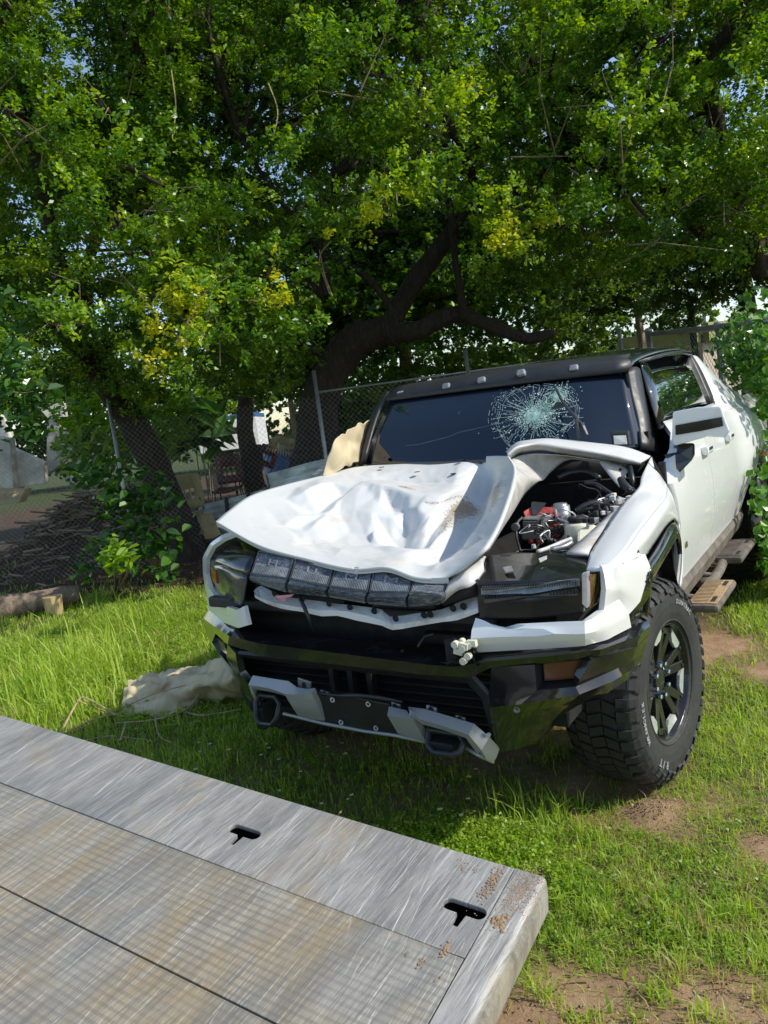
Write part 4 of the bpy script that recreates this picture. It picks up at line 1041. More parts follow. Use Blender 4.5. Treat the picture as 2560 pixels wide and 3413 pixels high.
for q in ((-0.044, -0.945, 0.604), (0.133, -0.945, 0.603), (-0.041, -0.915, 0.495), (0.132, -0.915, 0.490)):
    m = MB()
    for dx, dz, w, h in ((0, .008, .020, .004), (0, -.008, .020, .004), (.008, 0, .004, .02), (-.008, 0, .004, .02)): m.box(Vector(q) + Vector((dx, -.002, dz)), (w, .004, h))
    m.build('clip', 'dirty_white', pl)
m = MB(); m.tube([(-0.339, -0.930, 0.507), (-0.145, -0.900, 0.471), (0.051, -0.890, 0.457), (0.212, -0.900, 0.462), (0.365, -0.900, 0.452)], .008, 6); m.tube([(0.512, -0.900, 0.456), (0.577, -0.920, 0.442), (0.618, -0.880, 0.400)], .008, 6); m.build('lower_trim', 'silver_paint', T, True)
def hook(pts, r, name='tow_hook', mat='black_plastic'):
    m = MB(); p = [Vector(q) for q in pts]; m.tube(p + [p[0]], r, 8, False); return m.build(name, mat, T, True)
hook([(-0.466, -0.930, 0.579), (-0.360, -0.940, 0.584), (-0.324, -0.960, 0.565), (-0.326, -0.990, 0.511), (-0.360, -0.990, 0.478), (-0.436, -0.980, 0.472), (-0.465, -0.970, 0.487), (-0.484, -0.940, 0.546)], .011)
hook([(0.387, -0.930, 0.521), (0.518, -0.930, 0.517), (0.544, -0.950, 0.498), (0.538, -0.980, 0.474), (0.509, -0.990, 0.462), (0.428, -0.980, 0.457), (0.393, -0.960, 0.471)], .012)
for q, dd in (((-0.467, -0.900, 0.476), (.05, .10, .10)), ((0.438, -0.900, 0.462), (.12, .12, .05))):
    m = MB(); m.box(q, dd); m.build('hook_bracket', 'matte_black', T, bevel=.006)
# torn mounting tabs
for q, w, h in (((-0.193, -0.930, 0.651), .07, .045), ((-0.090, -0.930, 0.622), .05, .02), ((0.246, -0.920, 0.597), .04, .025), ((0.413, -0.930, 0.606), .045, .022), ((0.525, -0.920, 0.575), .04, .02)):
    m = MB(); m.box(q, (w, .012, h), Matrix.Rotation(.2, 3, 'Y')); tb = m.build('mounting_tab', 'grey_metal', T, bevel=.003)
    m = MB(); m.lathe([(0, 0), (0, .007), (-.004, .009), (0, .012)], Vector(q) + Vector((0, -.007, 0)), 'y', 10); m.build('tab_hole', 'matte_black', tb)
m = MB(); rnd2 = random.Random(3)
gridmesh('torn_edge', [[(-0.134, -0.945, 0.631), (-0.031, -0.945, 0.630), (0.061, -0.945, 0.641), (0.138, -0.945, 0.642), (0.218, -0.940, 0.638), (0.290, -0.940, 0.628)], [(-0.130, -0.948, 0.619), (-0.029, -0.950, 0.622), (0.061, -0.950, 0.622), (0.137, -0.948, 0.627), (0.219, -0.945, 0.623), (0.290, -0.942, 0.623)]], 'dark_metal', T, 3, 1, thick=.008)
m = MB(); m.lathe([(0, 0), (0, .008), (-.012, .009), (-.012, 0)], (0.629, -0.910, 0.522), 'y', 8); m.build('trim_bolt', 'dirty_white', T)
# shredded white connector block hanging at the nose
for i in range(9):
    m = MB(); q = Vector((0.598, -0.970, 0.863)) + Vector((rnd2.uniform(-.035, .04), rnd2.uniform(-.02, .02), rnd2.uniform(-.035, .035)))
    if i % 3: m.lathe([(0, 0), (0, .013), (-.018, .013), (-.018, 0)], q, 'y', 10)
    else: m.box(q, (.035, .02, .022), Matrix.Rotation(rnd2.uniform(-1, 1), 3, 'Y'))
    m.build('broken_connector', 'cream_plastic', T)
m = MB()
for i in range(16):
    q = Vector((0.576, -0.955, 0.850)) + Vector((rnd2.uniform(-.05, .05), 0, rnd2.uniform(-.05, .05)))
    m.tube([q, q + Vector((rnd2.uniform(-.03, .03), rnd2.uniform(-.03, .01), rnd2.uniform(-.03, .03))), q + Vector((rnd2.uniform(-.05, .05), rnd2.uniform(-.03, .02), rnd2.uniform(-.06, .03)))], .0035, 5)
m.box(Vector((0.562, -0.930, 0.840)), (.10, .03, .09)); m.build('wire_tangle', 'matte_black', T)

# ---- what shows in the bay
m = MB()
m.box((.45, .66, 1.07), (.90, .05, .34)); m.box((.3, -.0, .90), (.03, 1.1, .3)); m.box((.62, -.05, .80), (.7, 1.3, .04)); m.build('bay_liner', 'matte_black', T)
q0 = Vector((0.548, -0.200, 1.199)); q1 = Vector((0.643, -0.200, 1.195)); q2 = Vector((0.637, -0.200, 1.092)); q3 = Vector((0.542, -0.200, 1.095))
m = MB(); m.prism([q0, q1, q2, q3], (.01, .09, .0)); box = m.build('control_unit', 'bay_metal', T, bevel=.006)
for k in range(5):
    t = .08 + k * .105
    m = MB(); m.bar(q0.lerp(q3, t) + Vector((.004, -.006, 0)), q1.lerp(q2, t) + Vector((-.004, -.006, 0)), .012, .009, up=(0, 0, 1)); m.build('cooling_fin', 'grey_metal', box, bevel=.003)
m = MB(); m.box((q0 + q1) / 2 + Vector((0.015, .0, -.068)), (.095, .02, .008)); m.box((q2 + q3) / 2 + Vector((0, -.004, .03)), (.10, .015, .045)); m.build('unit_cover', 'bay_metal', box, bevel=.004)
m = MB(); m.prism([(0.540, -0.160, 1.221), (0.553, -0.100, 1.230), (0.621, -0.080, 1.221), (0.663, -0.120, 1.185), (0.635, -0.180, 1.191), (0.551, -0.180, 1.194)], (0, .10, -.02)); m.build('fuse_box', 'red_plastic', T, bevel=.005)
m = MB(); m.prism([(0.558, -0.110, 1.243), (0.618, -0.100, 1.232), (0.605, -0.150, 1.205), (0.586, -0.170, 1.201)], (0, .02, .008)); m.build('fuse_box_flap', 'dark_metal', T)
for k in range(5):
    m = MB(); m.box(Vector((0.654, -0.160, 1.171)) + Vector((.0, .02, -.022 * k)), (.055, .05, .010)); m.build('fuse_row', 'red_plastic' if k % 2 else 'dark_metal', T)
for qq in ((0.596, -0.250, 1.094), (0.635, -0.250, 1.089)):
    m = MB(); m.lathe([(0, 0), (0, .012), (.015, .012), (.02, 0)], qq, 'z', 10); m.build('terminal_cap', 'red_plastic', T)
m = MB(); m.lathe([(0, 0), (0, .011), (.016, .009), (.016, 0)], (0.627, -0.300, 1.082), 'z', 10); m.build('terminal_cap', 'dirty_white', T)
m = MB(); m.lathe([(0, 0), (0, .045), (-.01, .052), (-.07, .056), (-.12, .05), (-.12, 0)], (0.795, -0.220, 1.171), 'z', 20); rs = m.build('coolant_tank', 'cream_plastic', T, True)
m = MB(); m.lathe([(.022, 0), (.022, .032), (.016, .038), (0, .038), (0, 0)], (0.796, -0.220, 1.175), 'z', 20); m.build('tank_cap', 'matte_black', rs)
m = MB(); m.prism([(0.820, -0.300, 1.159), (0.871, -0.240, 1.172), (0.896, -0.300, 1.135), (0.880, -0.400, 1.115), (0.845, -0.400, 1.121)], (.02, .08, -.04)); m.build('washer_tank', 'cream_plastic', T, bevel=.015)
m = MB(); m.lathe([(0, 0), (0, .042), (-.12, .045), (-.12, 0)], (0.643, 0.020, 1.208), 'z', 18); m.lathe([(.012, 0), (.012, .03), (0, .034)], (0.643, 0.020, 1.208), 'z', 18); m.build('brake_reservoir', 'bay_metal', T, True)
# inner fender ledge in body colour with its brackets
gridmesh('inner_fender', [[(0.885, -0.620, 1.131), (0.878, -0.480, 1.135), (0.890, -0.340, 1.154), (0.900, -0.160, 1.177), (0.904, 0.020, 1.192), (0.902, 0.200, 1.205), (0.905, 0.400, 1.228)],
                          [(0.969, -0.630, 1.127), (0.949, -0.520, 1.134), (0.942, -0.360, 1.156), (0.932, -0.160, 1.176), (0.938, 0.020, 1.198), (0.931, 0.200, 1.209), (0.922, 0.380, 1.230)]], 'dirty_white', T, 3, 2, thick=.01)
gridmesh('hinge_bracket', [[(0.717, 0.420, 1.357), (0.743, 0.460, 1.359), (0.762, 0.500, 1.347)], [(0.771, 0.400, 1.280), (0.799, 0.440, 1.298), (0.826, 0.500, 1.299)], [(0.821, 0.360, 1.232), (0.831, 0.420, 1.255), (0.824, 0.480, 1.278)]], 'dirty_white', T, 2, 2, thick=.006)
m = MB(); m.lathe([(0, 0), (0, .008)], (0.817, 0.410, 1.312), 'y', 8); m.build('bracket_hole', 'matte_black', T)
m = MB(); m.tube([(0.827, 0.360, 1.270), (0.864, 0.300, 1.239), (0.909, 0.240, 1.213)], [.016, .022, .022], 10); m.build('gas_strut', 'black_plastic', T, True)
m = MB(); m.tube([(0.850, 0.460, 1.316), (0.865, 0.420, 1.271), (0.885, 0.360, 1.223)], [.012, .014, .012], 8); m.build('gas_strut', 'dark_metal', T, True)
rnd3 = random.Random(11)
for i in range(34):
    t = rnd3.random(); c_ = Vector((0.700, -0.340, 1.107)).lerp(Vector((0.906, 0.120, 1.200)), t) + Vector((rnd3.uniform(-.12, .06), rnd3.uniform(-.06, .06), rnd3.uniform(-.05, .05)))
    pts = [c_]
    for k in range(4): pts.append(pts[-1] + Vector((rnd3.uniform(-.05, .05), rnd3.uniform(-.04, .04), rnd3.uniform(-.035, .035))))
    m = MB(); m.tube(cr(pts, 3), rnd3.uniform(.002, .005), 5); m.build('wire', rnd3.choice(['matte_black', 'black_plastic', 'black_plastic', 'bay_metal', 'dirty_white']), T, True)
hoses = [([(0.759, -0.100, 1.200), (0.787, -0.080, 1.217), (0.829, -0.050, 1.224), (0.860, -0.040, 1.207), (0.877, -0.060, 1.182)], .013, 'black_plastic'),
         ([(0.763, -0.100, 1.189), (0.803, -0.100, 1.203), (0.841, -0.080, 1.203), (0.868, -0.100, 1.189)], .009, 'matte_black'),
         ([(0.789, -0.020, 1.201), (0.818, 0.040, 1.224), (0.863, 0.120, 1.220), (0.906, 0.140, 1.203)], .006, 'bay_metal'),
         ([(0.655, -0.080, 1.207), (0.677, -0.120, 1.173), (0.725, -0.140, 1.153), (0.729, -0.180, 1.116), (0.722, -0.240, 1.090)], .008, 'bay_metal'),
         ([(0.548, -0.200, 1.199), (0.538, -0.240, 1.179), (0.546, -0.280, 1.131), (0.591, -0.360, 1.081)], .006, 'black_plastic'),
         ([(0.654, -0.240, 1.131), (0.687, -0.260, 1.106), (0.718, -0.270, 1.102)], .006, 'bay_metal'),
         ([(0.853, -0.120, 1.199), (0.874, -0.180, 1.176), (0.903, -0.200, 1.163)], .007, 'black_plastic'),
         ([(0.841, 0.080, 1.233), (0.878, 0.040, 1.204), (0.888, -0.020, 1.185)], .008, 'black_plastic'),
         ([(0.671, 0.300, 1.270), (0.726, 0.300, 1.261), (0.800, 0.240, 1.228), (0.856, 0.180, 1.205)], .011, 'dark_metal'),
         ([(0.505, 0.400, 1.293), (0.565, 0.420, 1.312), (0.650, 0.420, 1.312), (0.722, 0.380, 1.280)], .014, 'dark_metal'),
         ([(0.732, -0.520, 1.112), (0.763, -0.450, 1.116), (0.780, -0.380, 1.119), (0.809, -0.340, 1.125)], .009, 'dirty_white'),
         ([(0.781, -0.500, 1.116), (0.819, -0.460, 1.119), (0.836, -0.420, 1.126)], .012, 'bay_metal')]
for pts, r, mt in hoses:
    m = MB(); m.tube(cr(pts, 5), r, 7); m.build('hose', mt, T, True)
for i in range(26):
    t = rnd3.random(); c_ = Vector((0.853, -0.270, 1.162)).lerp(Vector((0.912, 0.140, 1.203)), t) + Vector((rnd3.uniform(-.05, .03), rnd3.uniform(-.04, .04), rnd3.uniform(-.01, .035)))
    m = MB(); s_ = rnd3.uniform(.012, .03)
    m.box(c_, (s_, s_ * rnd3.uniform(.6, 1.6), s_), Matrix.Rotation(rnd3.uniform(-1, 1), 3, 'Z')); m.build('bay_fitting', rnd3.choice(['dirty_white', 'bay_metal', 'matte_black', 'cream_plastic']), T, bevel=.003)
m = MB()
m.lathe([(0, 0), (0, .016), (-.02, .018), (-.02, 0)], (0.543, -0.260, 1.171), 'y', 10); m.build('bay_fitting', 'bay_metal', T)
m = MB(); m.box((.62, .36, 1.02), (.5, .16, .10)); m.box((.6, .1, .92), (.2, .3, .12)); m.build('front_trunk_tray', 'black_plastic', T, bevel=.02)
gridmesh('nose_strip', [[(0.579, -0.660, 1.125), (0.649, -0.620, 1.133), (0.769, -0.600, 1.125), (0.958, -0.600, 1.118)], [(0.590, -0.680, 1.120), (0.666, -0.660, 1.129), (0.780, -0.630, 1.123), (0.964, -0.620, 1.116)]], 'black_plastic', T, 3, 1, thick=.01)
gridmesh('torn_trim', [[(0.534, -0.660, 1.116), (0.548, -0.640, 1.129), (0.569, -0.640, 1.123)], [(0.574, -0.760, 1.112), (0.593, -0.760, 1.102), (0.601, -0.740, 1.102)]], 'dirty_white', T, 3, 3, thick=.006)

# ---- mirror on the driver door
mf = [Vector(p) for p in ((0.996, 0.800, 1.544), (1.116, 0.800, 1.554), (1.223, 0.800, 1.545), (1.239, 0.800, 1.480), (1.256, 0.800, 1.419), (1.235, 0.800, 1.388), (1.147, 0.800, 1.402), (1.074, 0.800, 1.386), (0.994, 0.800, 1.371), (0.978, 0.800, 1.380))]
cc = fan(mf)
mbk = [cc + (p - cc) * .93 + Vector((-.012, .15, -.01)) for p in mf]
m = MB(); n_ = len(mf)
m.add(mf + mbk, [tuple(range(n_))[::-1], tuple(range(n_, 2 * n_))] + [(i, (i + 1) % n_, n_ + (i + 1) % n_, n_ + i) for i in range(n_)])
mir = m.build('mirror_housing', 'white_paint', T, bevel=.014)
m = MB(); m.prism([(1.006, 0.797, 1.475), (1.120, 0.797, 1.484), (1.224, 0.797, 1.492), (1.228, 0.797, 1.447), (1.126, 0.797, 1.433), (1.003, 0.797, 1.425)], (0, -.004, 0)); m.build('mirror_stripe', 'black_gloss', mir)
m = MB(); m.prism([cc + (p - cc) * .82 + Vector((-.012, .152, -.01)) for p in mf], (0, .004, 0)); m.build('mirror_glass', 'mirror_glass', mir)
m = MB(); m.prism([(0.994, 0.860, 1.372), (1.081, 0.860, 1.371), (1.077, 0.860, 1.311), (1.060, 0.860, 1.282), (0.993, 0.800, 1.216), (0.971, 0.800, 1.268), (0.933, 0.800, 1.328), (0.998, 0.840, 1.334)], (-.03, .07, .0)); m.build('mirror_foot', 'black_gloss', T, bevel=.012)

# ---- steps below the driver door
def step(c, wx, ly, rz, slots, tread):
    m = MB(); m.box((0, 0, 0), (wx, ly, .045), None)
    R_ = Matrix.Rotation(rz, 3, 'Z')
    m.v = [R_ @ p + Vector(c) for p in m.v]
    st = m.build('side_step', 'dusty_plastic', T, bevel=.018)
    m = MB(); m.box((0, 0, 0), (wx * .86, ly * .90, .004)); m.v = [R_ @ (p + Vector((0, 0, .0245))) + Vector(c) for p in m.v]; m.build('step_tread', tread, st, bevel=.001)
    m = MB()
    for i in range(17):
        m.bar(R_ @ Vector((-wx * .40, (i - 8) * ly * .052, .0272)) + Vector(c), R_ @ Vector((wx * .12, (i - 8) * ly * .052, .0272)) + Vector(c), .004, .003)
    o = m.build('tread_ridge', 'dusty_plastic', st); tag(o, kind='stuff')
    for sy in slots:
        m = MB(); m.box(R_ @ Vector((wx * .26, sy * ly, .0245)) + Vector(c), (.022, .10, .008), R_); m.build('step_slot', 'matte_black', st)
    return st
STEP_A = (1.045, 1.16, .485); STEP_B = (1.02, 2.26, .50)
step(STEP_A, .17, .56, -.02, (-.3, .3), 'brown_dust')
step(STEP_B, .17, .60, -.02, (-.3, .3), 'dusty_plastic')
m = MB(); m.tube([(.93, 1.42, .49), (.99, 1.50, .475), (.985, 1.80, .475), (.98, 1.98, .485)], [.03, .032, .032, .03], 8); m.tube([(.75, 1.65, .50), (1.0, 1.62, .48)], .02, 8); m.tube([(.75, 2.2, .52), (1.0, 2.2, .49)], .02, 8); m.tube([(.75, 1.1, .52), (1.0, 1.1, .48)], .02, 8); m.build('step_rail', 'dusty_plastic', T, True)
for y in (1.16, 2.26):
    m = MB(); m.box((-1.03, y, .49), (.16, .5, .045)); m.build('side_step', 'dusty_plastic', T, bevel=.018)

# ================================================================ ground
def gh(x, y):
    """ground height"""
    h = .05 * noise.noise(Vector((x * .35, y * .35, 1.))) * min(1, max(0, (abs(x) + abs(y) - 3) / 6)) + .012 * noise.noise(Vector((x * 2.3, y * 2.3, 5.)))
    # churned earth in front of the driver side wheel, pit under it
    d = math.hypot(x - 1.03, (y + .40) * 1.3); h += .07 * math.exp(-(d / .12) ** 2)
    d = math.hypot((x - .86) * .8, y + .27); h -= .05 * math.exp(-(d / .12) ** 2)
    h += .38 * math.exp(-((x + 7.0) ** 2 + (y - 4.7) ** 2) / .8)
    # bank of debris by the fence on the left
    d = math.hypot(((x + 8.7) * .84 + (y - 4.5) * .54) / 1.75, ((y - 4.5) * .84 - (x + 8.7) * .54) / .95); h += 1.15 * math.exp(-d * d * 1.2)
    return h
def greenness(x, y):
    """0 bare soil, 1 grass"""
    n = noise.noise(Vector((x * .9, y * .9, 11.))) + .5 * noise.noise(Vector((x * 2.6, y * 2.6, 4.)))
    g = 1.0 if True else 0
    g = .75 + .5 * n
    # bare patches at the camera side of the yard
    for (cx, cy, r, s) in ((1.10, -1.42, .13, 1.5), (1.00, -1.62, .16, 1.5), (1.42, -1.36, .18, 1.7), (1.62, -1.35, .16, 1.5), (1.25, -1.28, .08, .8), (1.46, -.48, .09, 1.5), (1.04, -.38, .11, 1.9), (1.22, -.28, .07, .6), (1.5, .55, .12, .7), (1.3, 1.3, .15, .8), (1.45, -.8, .05, .7), (1.0, 1.7, .2, .8), (1.35, -.15, .06, .5)):
        g -= s * math.exp(-((x - cx) ** 2 + (y - cy) ** 2) / (r * r))
    if x > .3 and y < .8: g += .55 * noise.noise(Vector((x * 7, y * 7, 2.)))
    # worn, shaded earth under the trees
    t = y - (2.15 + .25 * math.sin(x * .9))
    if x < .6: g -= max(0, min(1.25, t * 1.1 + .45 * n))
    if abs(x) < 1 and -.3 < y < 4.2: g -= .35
    return max(0., min(1., g))
def ground():
    # graded grid: fine near the truck, coarse out to the horizon
    def axis(c0, fine, n, far):
        a = np.linspace(0, fine, n); b_ = fine * (far / fine) ** np.linspace(0, 1, 22)[1:]
        return np.concatenate([c0 - b_[::-1], c0 - a[::-1][:-1], c0 + a, c0 + b_])
    xs = axis(-.5, 4.5, 66, 420.); ys = axis(.5, 4.0, 62, 420.)
    vs, att, hum_shade = [], [], []
    for y in ys:
        for x in xs:
            near = abs(x) < 30 and abs(y) < 30
            vs.append((x, y, gh(x, y) if near else 0.)); att.append(greenness(x, y) if near else .8); hum_shade.append(max(0., min(1., (y - 1.9) / .6)) if x < 1.2 else max(0., min(1., (y - 3.2) / .8)))
    w, h = len(xs), len(ys)
    o = mk('ground', vs, [(i * w + j, i * w + j + 1, (i + 1) * w + j + 1, (i + 1) * w + j) for i in range(h - 1) for j in range(w - 1)], 'ground_soil', None, True)
    a = o.data.attributes.new('green', 'FLOAT', 'POINT'); a.data.foreach_set('value', np.array(att, dtype=np.float32))
    a = o.data.attributes.new('humus_shade', 'FLOAT', 'POINT'); a.data.foreach_set('value', np.array(hum_shade, dtype=np.float32))  # where canopy shade is put into the litter soil colour, growing towards the trees
    o['kind'] = 'structure'
ground()
m = MB(); 
for (x0, x1, hh, yy) in ((-60, 20, 14, 170), (0, 90, 20, 190), (60, 140, 12, 180)):
    n = 18; prof = [(x0 + (x1 - x0) * i / n, hh * math.sin(math.pi * i / n) * (1 + .15 * math.sin(i * 1.7))) for i in range(n + 1)]
    b = len(m.v)
    for (x, z) in prof: m.v += [V(x, yy, -1), V(x, yy + 25, z), V(x, yy + 70, -1)]
    for i in range(n):
        for j in range(2): m.f.append((b + i * 3 + j, b + i * 3 + 3 + j, b + i * 3 + 4 + j, b + i * 3 + 1 + j))
o = m.build('hills', 'far_hill', None, True); o['kind'] = 'structure'

# ---------------------------------------------------------------- tow bed in the foreground
DN = Vector((.0893, -.0992, .9910)).normalized()       # deck plane
DK = Vector((1.068, -1.523, .4415))                    # its right far corner
dx = Vector((-2.448, -.054, .215)).normalized(); dx = (dx - DN * dx.dot(DN)).normalized()
dy = DN.cross(dx) * 1.0
if dy.y > 0: dy = -dy
DECK = thing('tow_truck_bed', DK, 'scratched aluminium tow truck bed in the foreground with two keyhole slots', 'tow truck bed')
DM = Matrix(((dx.x, dy.x, DN.x, 0), (dx.y, dy.y, DN.y, 0), (dx.z, dy.z, DN.z, 0), (0, 0, 0, 1)))
DECK.matrix_world = Matrix.Translation(DK) @ (DM if DM.determinant() > 0 else DM)
OFF[DECK.name] = Vector((0, 0, 0))
# deck frame: a = metres from the right edge along the tail, b = metres from the tail towards the cab
def slab(name, a0, a1, b0, b1, mat, z0=-.03, z1=0., bevel=.002):
    m = MB(); m.box(((a0 + a1) / 2, (b0 + b1) / 2, (z0 + z1) / 2), (a1 - a0, b1 - b0, z1 - z0)); return m.build(name, mat, DECK, bevel=bevel, local=True)
RAILW = .088; W_ = 2.56; LEN = 3.0
S1 = .318; S2 = .650; PL = .333
# tail plate with keyhole cut-outs
cu = bpy.data.curves.new('plate', 'CURVE'); cu.dimensions = '2D'; cu.fill_mode = 'BOTH'; cu.extrude = .006; cu.bevel_depth = .0015; cu.bevel_resolution = 1
def spl(pts):
    s_ = cu.splines.new('POLY'); s_.points.add(len(pts) - 1)
    for p, q in zip(s_.points, pts): p.co = (q[0], q[1], 0, 1)
    s_.use_cyclic_u = True
spl([(RAILW + .004, .0), (RAILW + .004, S1), (W_, S1), (W_, 0)])
def inv(p):
    q = Vector(p) - DK; return (q.dot(dx), q.dot(dy))
HOLES = [inv((0.916, -1.708, 0.437)), inv((0.169, -1.717, 0.503))]
for (a, b_) in HOLES:     # T-shaped slot: rounded bar with a neck towards the cab
    neck = [(a - .014, b_ + .021), (a - .010, b_ + .062), (a + .010, b_ + .062), (a + .014, b_ + .021)]
    left = [(a - .040 + math.cos(t) * .021, b_ + math.sin(t) * .021) for t in np.linspace(1.5 * math.pi, .5 * math.pi, 9)]
    right = [(a + .040 + math.cos(t) * .021, b_ + math.sin(t) * .021) for t in np.linspace(.5 * math.pi, -.5 * math.pi, 9)]
    spl(left + neck + right)
ob = bpy.data.objects.new('plate', cu); COL.objects.link(ob)
dg = bpy.context.evaluated_depsgraph_get(); me = bpy.data.meshes.new_from_object(ob.evaluated_get(dg)); bpy.data.objects.remove(ob)
me.name = 'tail_plate'; me.materials.clear(); me.materials.append(M['deck_plate'])
tp = bpy.data.objects.new('tail_plate', me); link(tp, DECK); tp.location = (0, 0, -.0065)
for (a, b_) in HOLES:
    m = MB(); m.box((a, b_ + .015, -.075), (.16, .13, .004)); m.box((a, b_ - .05, -.045), (.16, .004, .06)); m.box((a, b_ + .08, -.045), (.16, .004, .06)); m.box((a - .08, b_ + .015, -.045), (.004, .13, .06)); m.box((a + .08, b_ + .015, -.045), (.004, .13, .06))
    m.build('slot_pocket', 'matte_black', DECK, local=True)
# extruded planks with fine ribs
b0 = S1 + .005
k = 0
while b0 < LEN:
    b1 = b0 + PL - .005
    slab('plank', RAILW + .004, W_, b0, b1, 'deck_plank', -.03, 0., .0015)
    b0 += PL; k += 1
# side rails with rounded outer edge
def rail(a0, sgn, name='side_rail'):
    pr = [(0, -.0), (.0, .003), (.076, .003), (.085, -.003), (.088, -.012), (.090, -.05), (.088, -.105), (.080, -.112), (0, -.112)]
    m = MB(); n = len(pr)
    for b in (-.002, LEN): m.v += [V(a0 + sgn * (RAILW - p[0]) if sgn > 0 else a0 + p[0], b, p[1]) for p in pr]
    for i in range(n): m.f.append((i, (i + 1) % n, n + (i + 1) % n, n + i))
    m.f += [tuple(range(n))[::-1], tuple(range(n, 2 * n))]
    return m.build(name, 'deck_rail', DECK, bevel=.004, local=True)
rail(0., 1); rail(W_ + .004, -1)
slab('tail_lip', RAILW + .004, W_, -.004, .03, 'deck_plate', -.11, -.013, .006)
slab('underframe', .12, W_ - .1, .05, LEN, 'dark_metal', -.16, -.085)
slab('seam_floor', RAILW, W_, S1 - .02, LEN, 'weathered_wood', -.04, -.032)
for a in (.75, 1.85): slab('frame_beam', a - .05, a + .05, .4, LEN + .1, 'dark_metal', -.30, -.162)
slab('prop_leg', .70, .80, 1.9, 2.0, 'dark_metal', -.55, -.30); slab('prop_leg', 1.80, 1.90, 1.9, 2.0, 'dark_metal', -.75, -.30)
# dried mud lumps on the corner
rm = random.Random(2)
def lumps(ca, cb, n, s, sp, flat=.35):
    m = MB()
    for i in range(n):
        a, b_ = ca + rm.gauss(0, sp[0]), cb + rm.gauss(0, sp[1]); r = s * rm.uniform(.15, 1.) ** 1.5; k = rm.uniform(0, 6)
        m.add([V(a + math.cos(t + k) * r * rm.uniform(.5, 1.4), b_ + math.sin(t + k) * r * rm.uniform(.5, 1.4), .0035) for t in np.linspace(0, 5.2, 6)] + [V(a + r * .2, b_, .0035 + r * flat * rm.uniform(.5, 1.5))], [(j, (j + 1) % 6, 6) for j in range(6)])
    o = m.build('mud_lump', 'soil_clod', DECK, local=True); tag(o, kind='stuff')
ca, cb = inv((1.015, -1.711, 0.427))
lumps(ca, cb, 70, .008, (.011, .014), .6); lumps(.035, .06, 900, .0024, (.020, .045)); lumps(.06, .11, 500, .002, (.012, .07)); ca, cb = inv((0.944, -1.598, 0.445)); lumps(ca, cb, 380, .003, (.008, .035))
ca, cb = inv((0.861, -1.574, 0.455)); lumps(ca, cb, 160, .0018, (.02, .012))
for (u, r) in (((0.896, -1.898, 0.419), .011), ((0.931, -1.844, 0.422), .015), ((0.854, -1.894, 0.424), .006), ((0.949, -1.931, 0.411), .004), ((0.957, -1.913, 0.412), .005), ((0.397, -1.523, 0.502), .005)):
    ca, cb = inv(u); lumps(ca, cb, 60, r * .30, (r * .35, r * .8), .25)

# ---------------------------------------------------------------- grass
def blades(xy, L, W, tint, bend=.5, z0=0.):
    """xy (n,2), L lengths; returns quads: each blade = 2 quads"""
    n = len(xy)
    az = rng.uniform(0, 2 * np.pi, n); lean = rng.uniform(.05, 1.0, n) * bend
    d = np.stack([np.cos(az), np.sin(az), np.zeros(n)], 1); s = np.stack([-np.sin(az), np.cos(az), np.zeros(n)], 1)
    tw = rng.uniform(-.8, .8, n)[:, None]; s = s * np.cos(tw) + d * np.sin(tw)
    zz = np.array([gh(float(x), float(y)) for x, y in xy]) + z0
    p0 = np.stack([xy[:, 0], xy[:, 1], zz - .01], 1)
    up = np.array([0, 0, 1.])
    L = L[:, None]; W = W[:, None]; lean = lean[:, None]
    p1 = p0 + up * L * .5 * (1 - .25 * lean) + d * L * .22 * lean
    p2 = p0 + up * L * (.92 - .45 * lean) + d * L * .75 * lean
    a = p0 - s * W * .5; b = p0 + s * W * .5; c = p1 + s * W * .45; e = p1 - s * W * .45; f = p2 + s * W * .06; g = p2 - s * W * .06
    q = np.stack([a, b, c, e, e, c, f, g], 1)
    return q.reshape(-1, 3), np.repeat(tint, 2)
def scatter(n, x0, x1, y0, y1, fn):
    x = rng.uniform(x0, x1, n); y = rng.uniform(y0, y1, n)
    keep = np.array([rng.random() < fn(float(a), float(b_)) for a, b_ in zip(x, y)])
    return np.stack([x[keep], y[keep]], 1)
def in_deck(x, y): return -4.8 < y < -1.50 and -1.8 < x < 1.0
def gdens(x, y):
    if in_deck(x, y): return 0
    return greenness(x, y) ** 1.6
Q, TT = [], []
def add_grass(xy, lo, hi, w, tlo, thi, bend=.9):
    if len(xy) == 0: return
    n = len(xy); L = rng.uniform(lo, hi, n)
    cl = np.array([noise.noise(Vector((float(a) * 1.7, float(b_) * 1.7, 2.))) for a, b_ in xy])
    L = L * (1 + .5 * cl)
    t = np.clip(rng.uniform(tlo, thi, n) + .18 * cl, 0, 1)
    k_ = rng.random(n) < .10; t[k_] = rng.uniform(.86, 1.0, k_.sum())
    q, tt = blades(xy, L, rng.uniform(.6, 1.3, n) * w, t, bend); Q.append(q); TT.append(tt)
add_grass(scatter(64000, .1, 1.9, -1.75, .6, gdens), .022, .066, .0033, .25, .9, 1.6)
add_grass(scatter(30000, .8, 2.2, .4, 3.4, gdens), .03, .085, .0045, .3, .9, 1.3)
add_grass(scatter(26000, .9, 4.0, 1.2, 6.0, gdens), .05, .12, .008, .3, .85, 1.2)
add_grass(scatter(60000, -1.9, .9, -1.6, 1.0, gdens), .04, .10, .0055, .2, .65, 1.1)
add_grass(scatter(90000, -5.6, -1.0, -1.2, 3.8, gdens), .05, .13, .0075, .35, .85, 1.1)
add_grass(scatter(30000, -10.0, -4.5, -.5, 4.5, gdens), .05, .14, .011, .3, .8, 1.1)
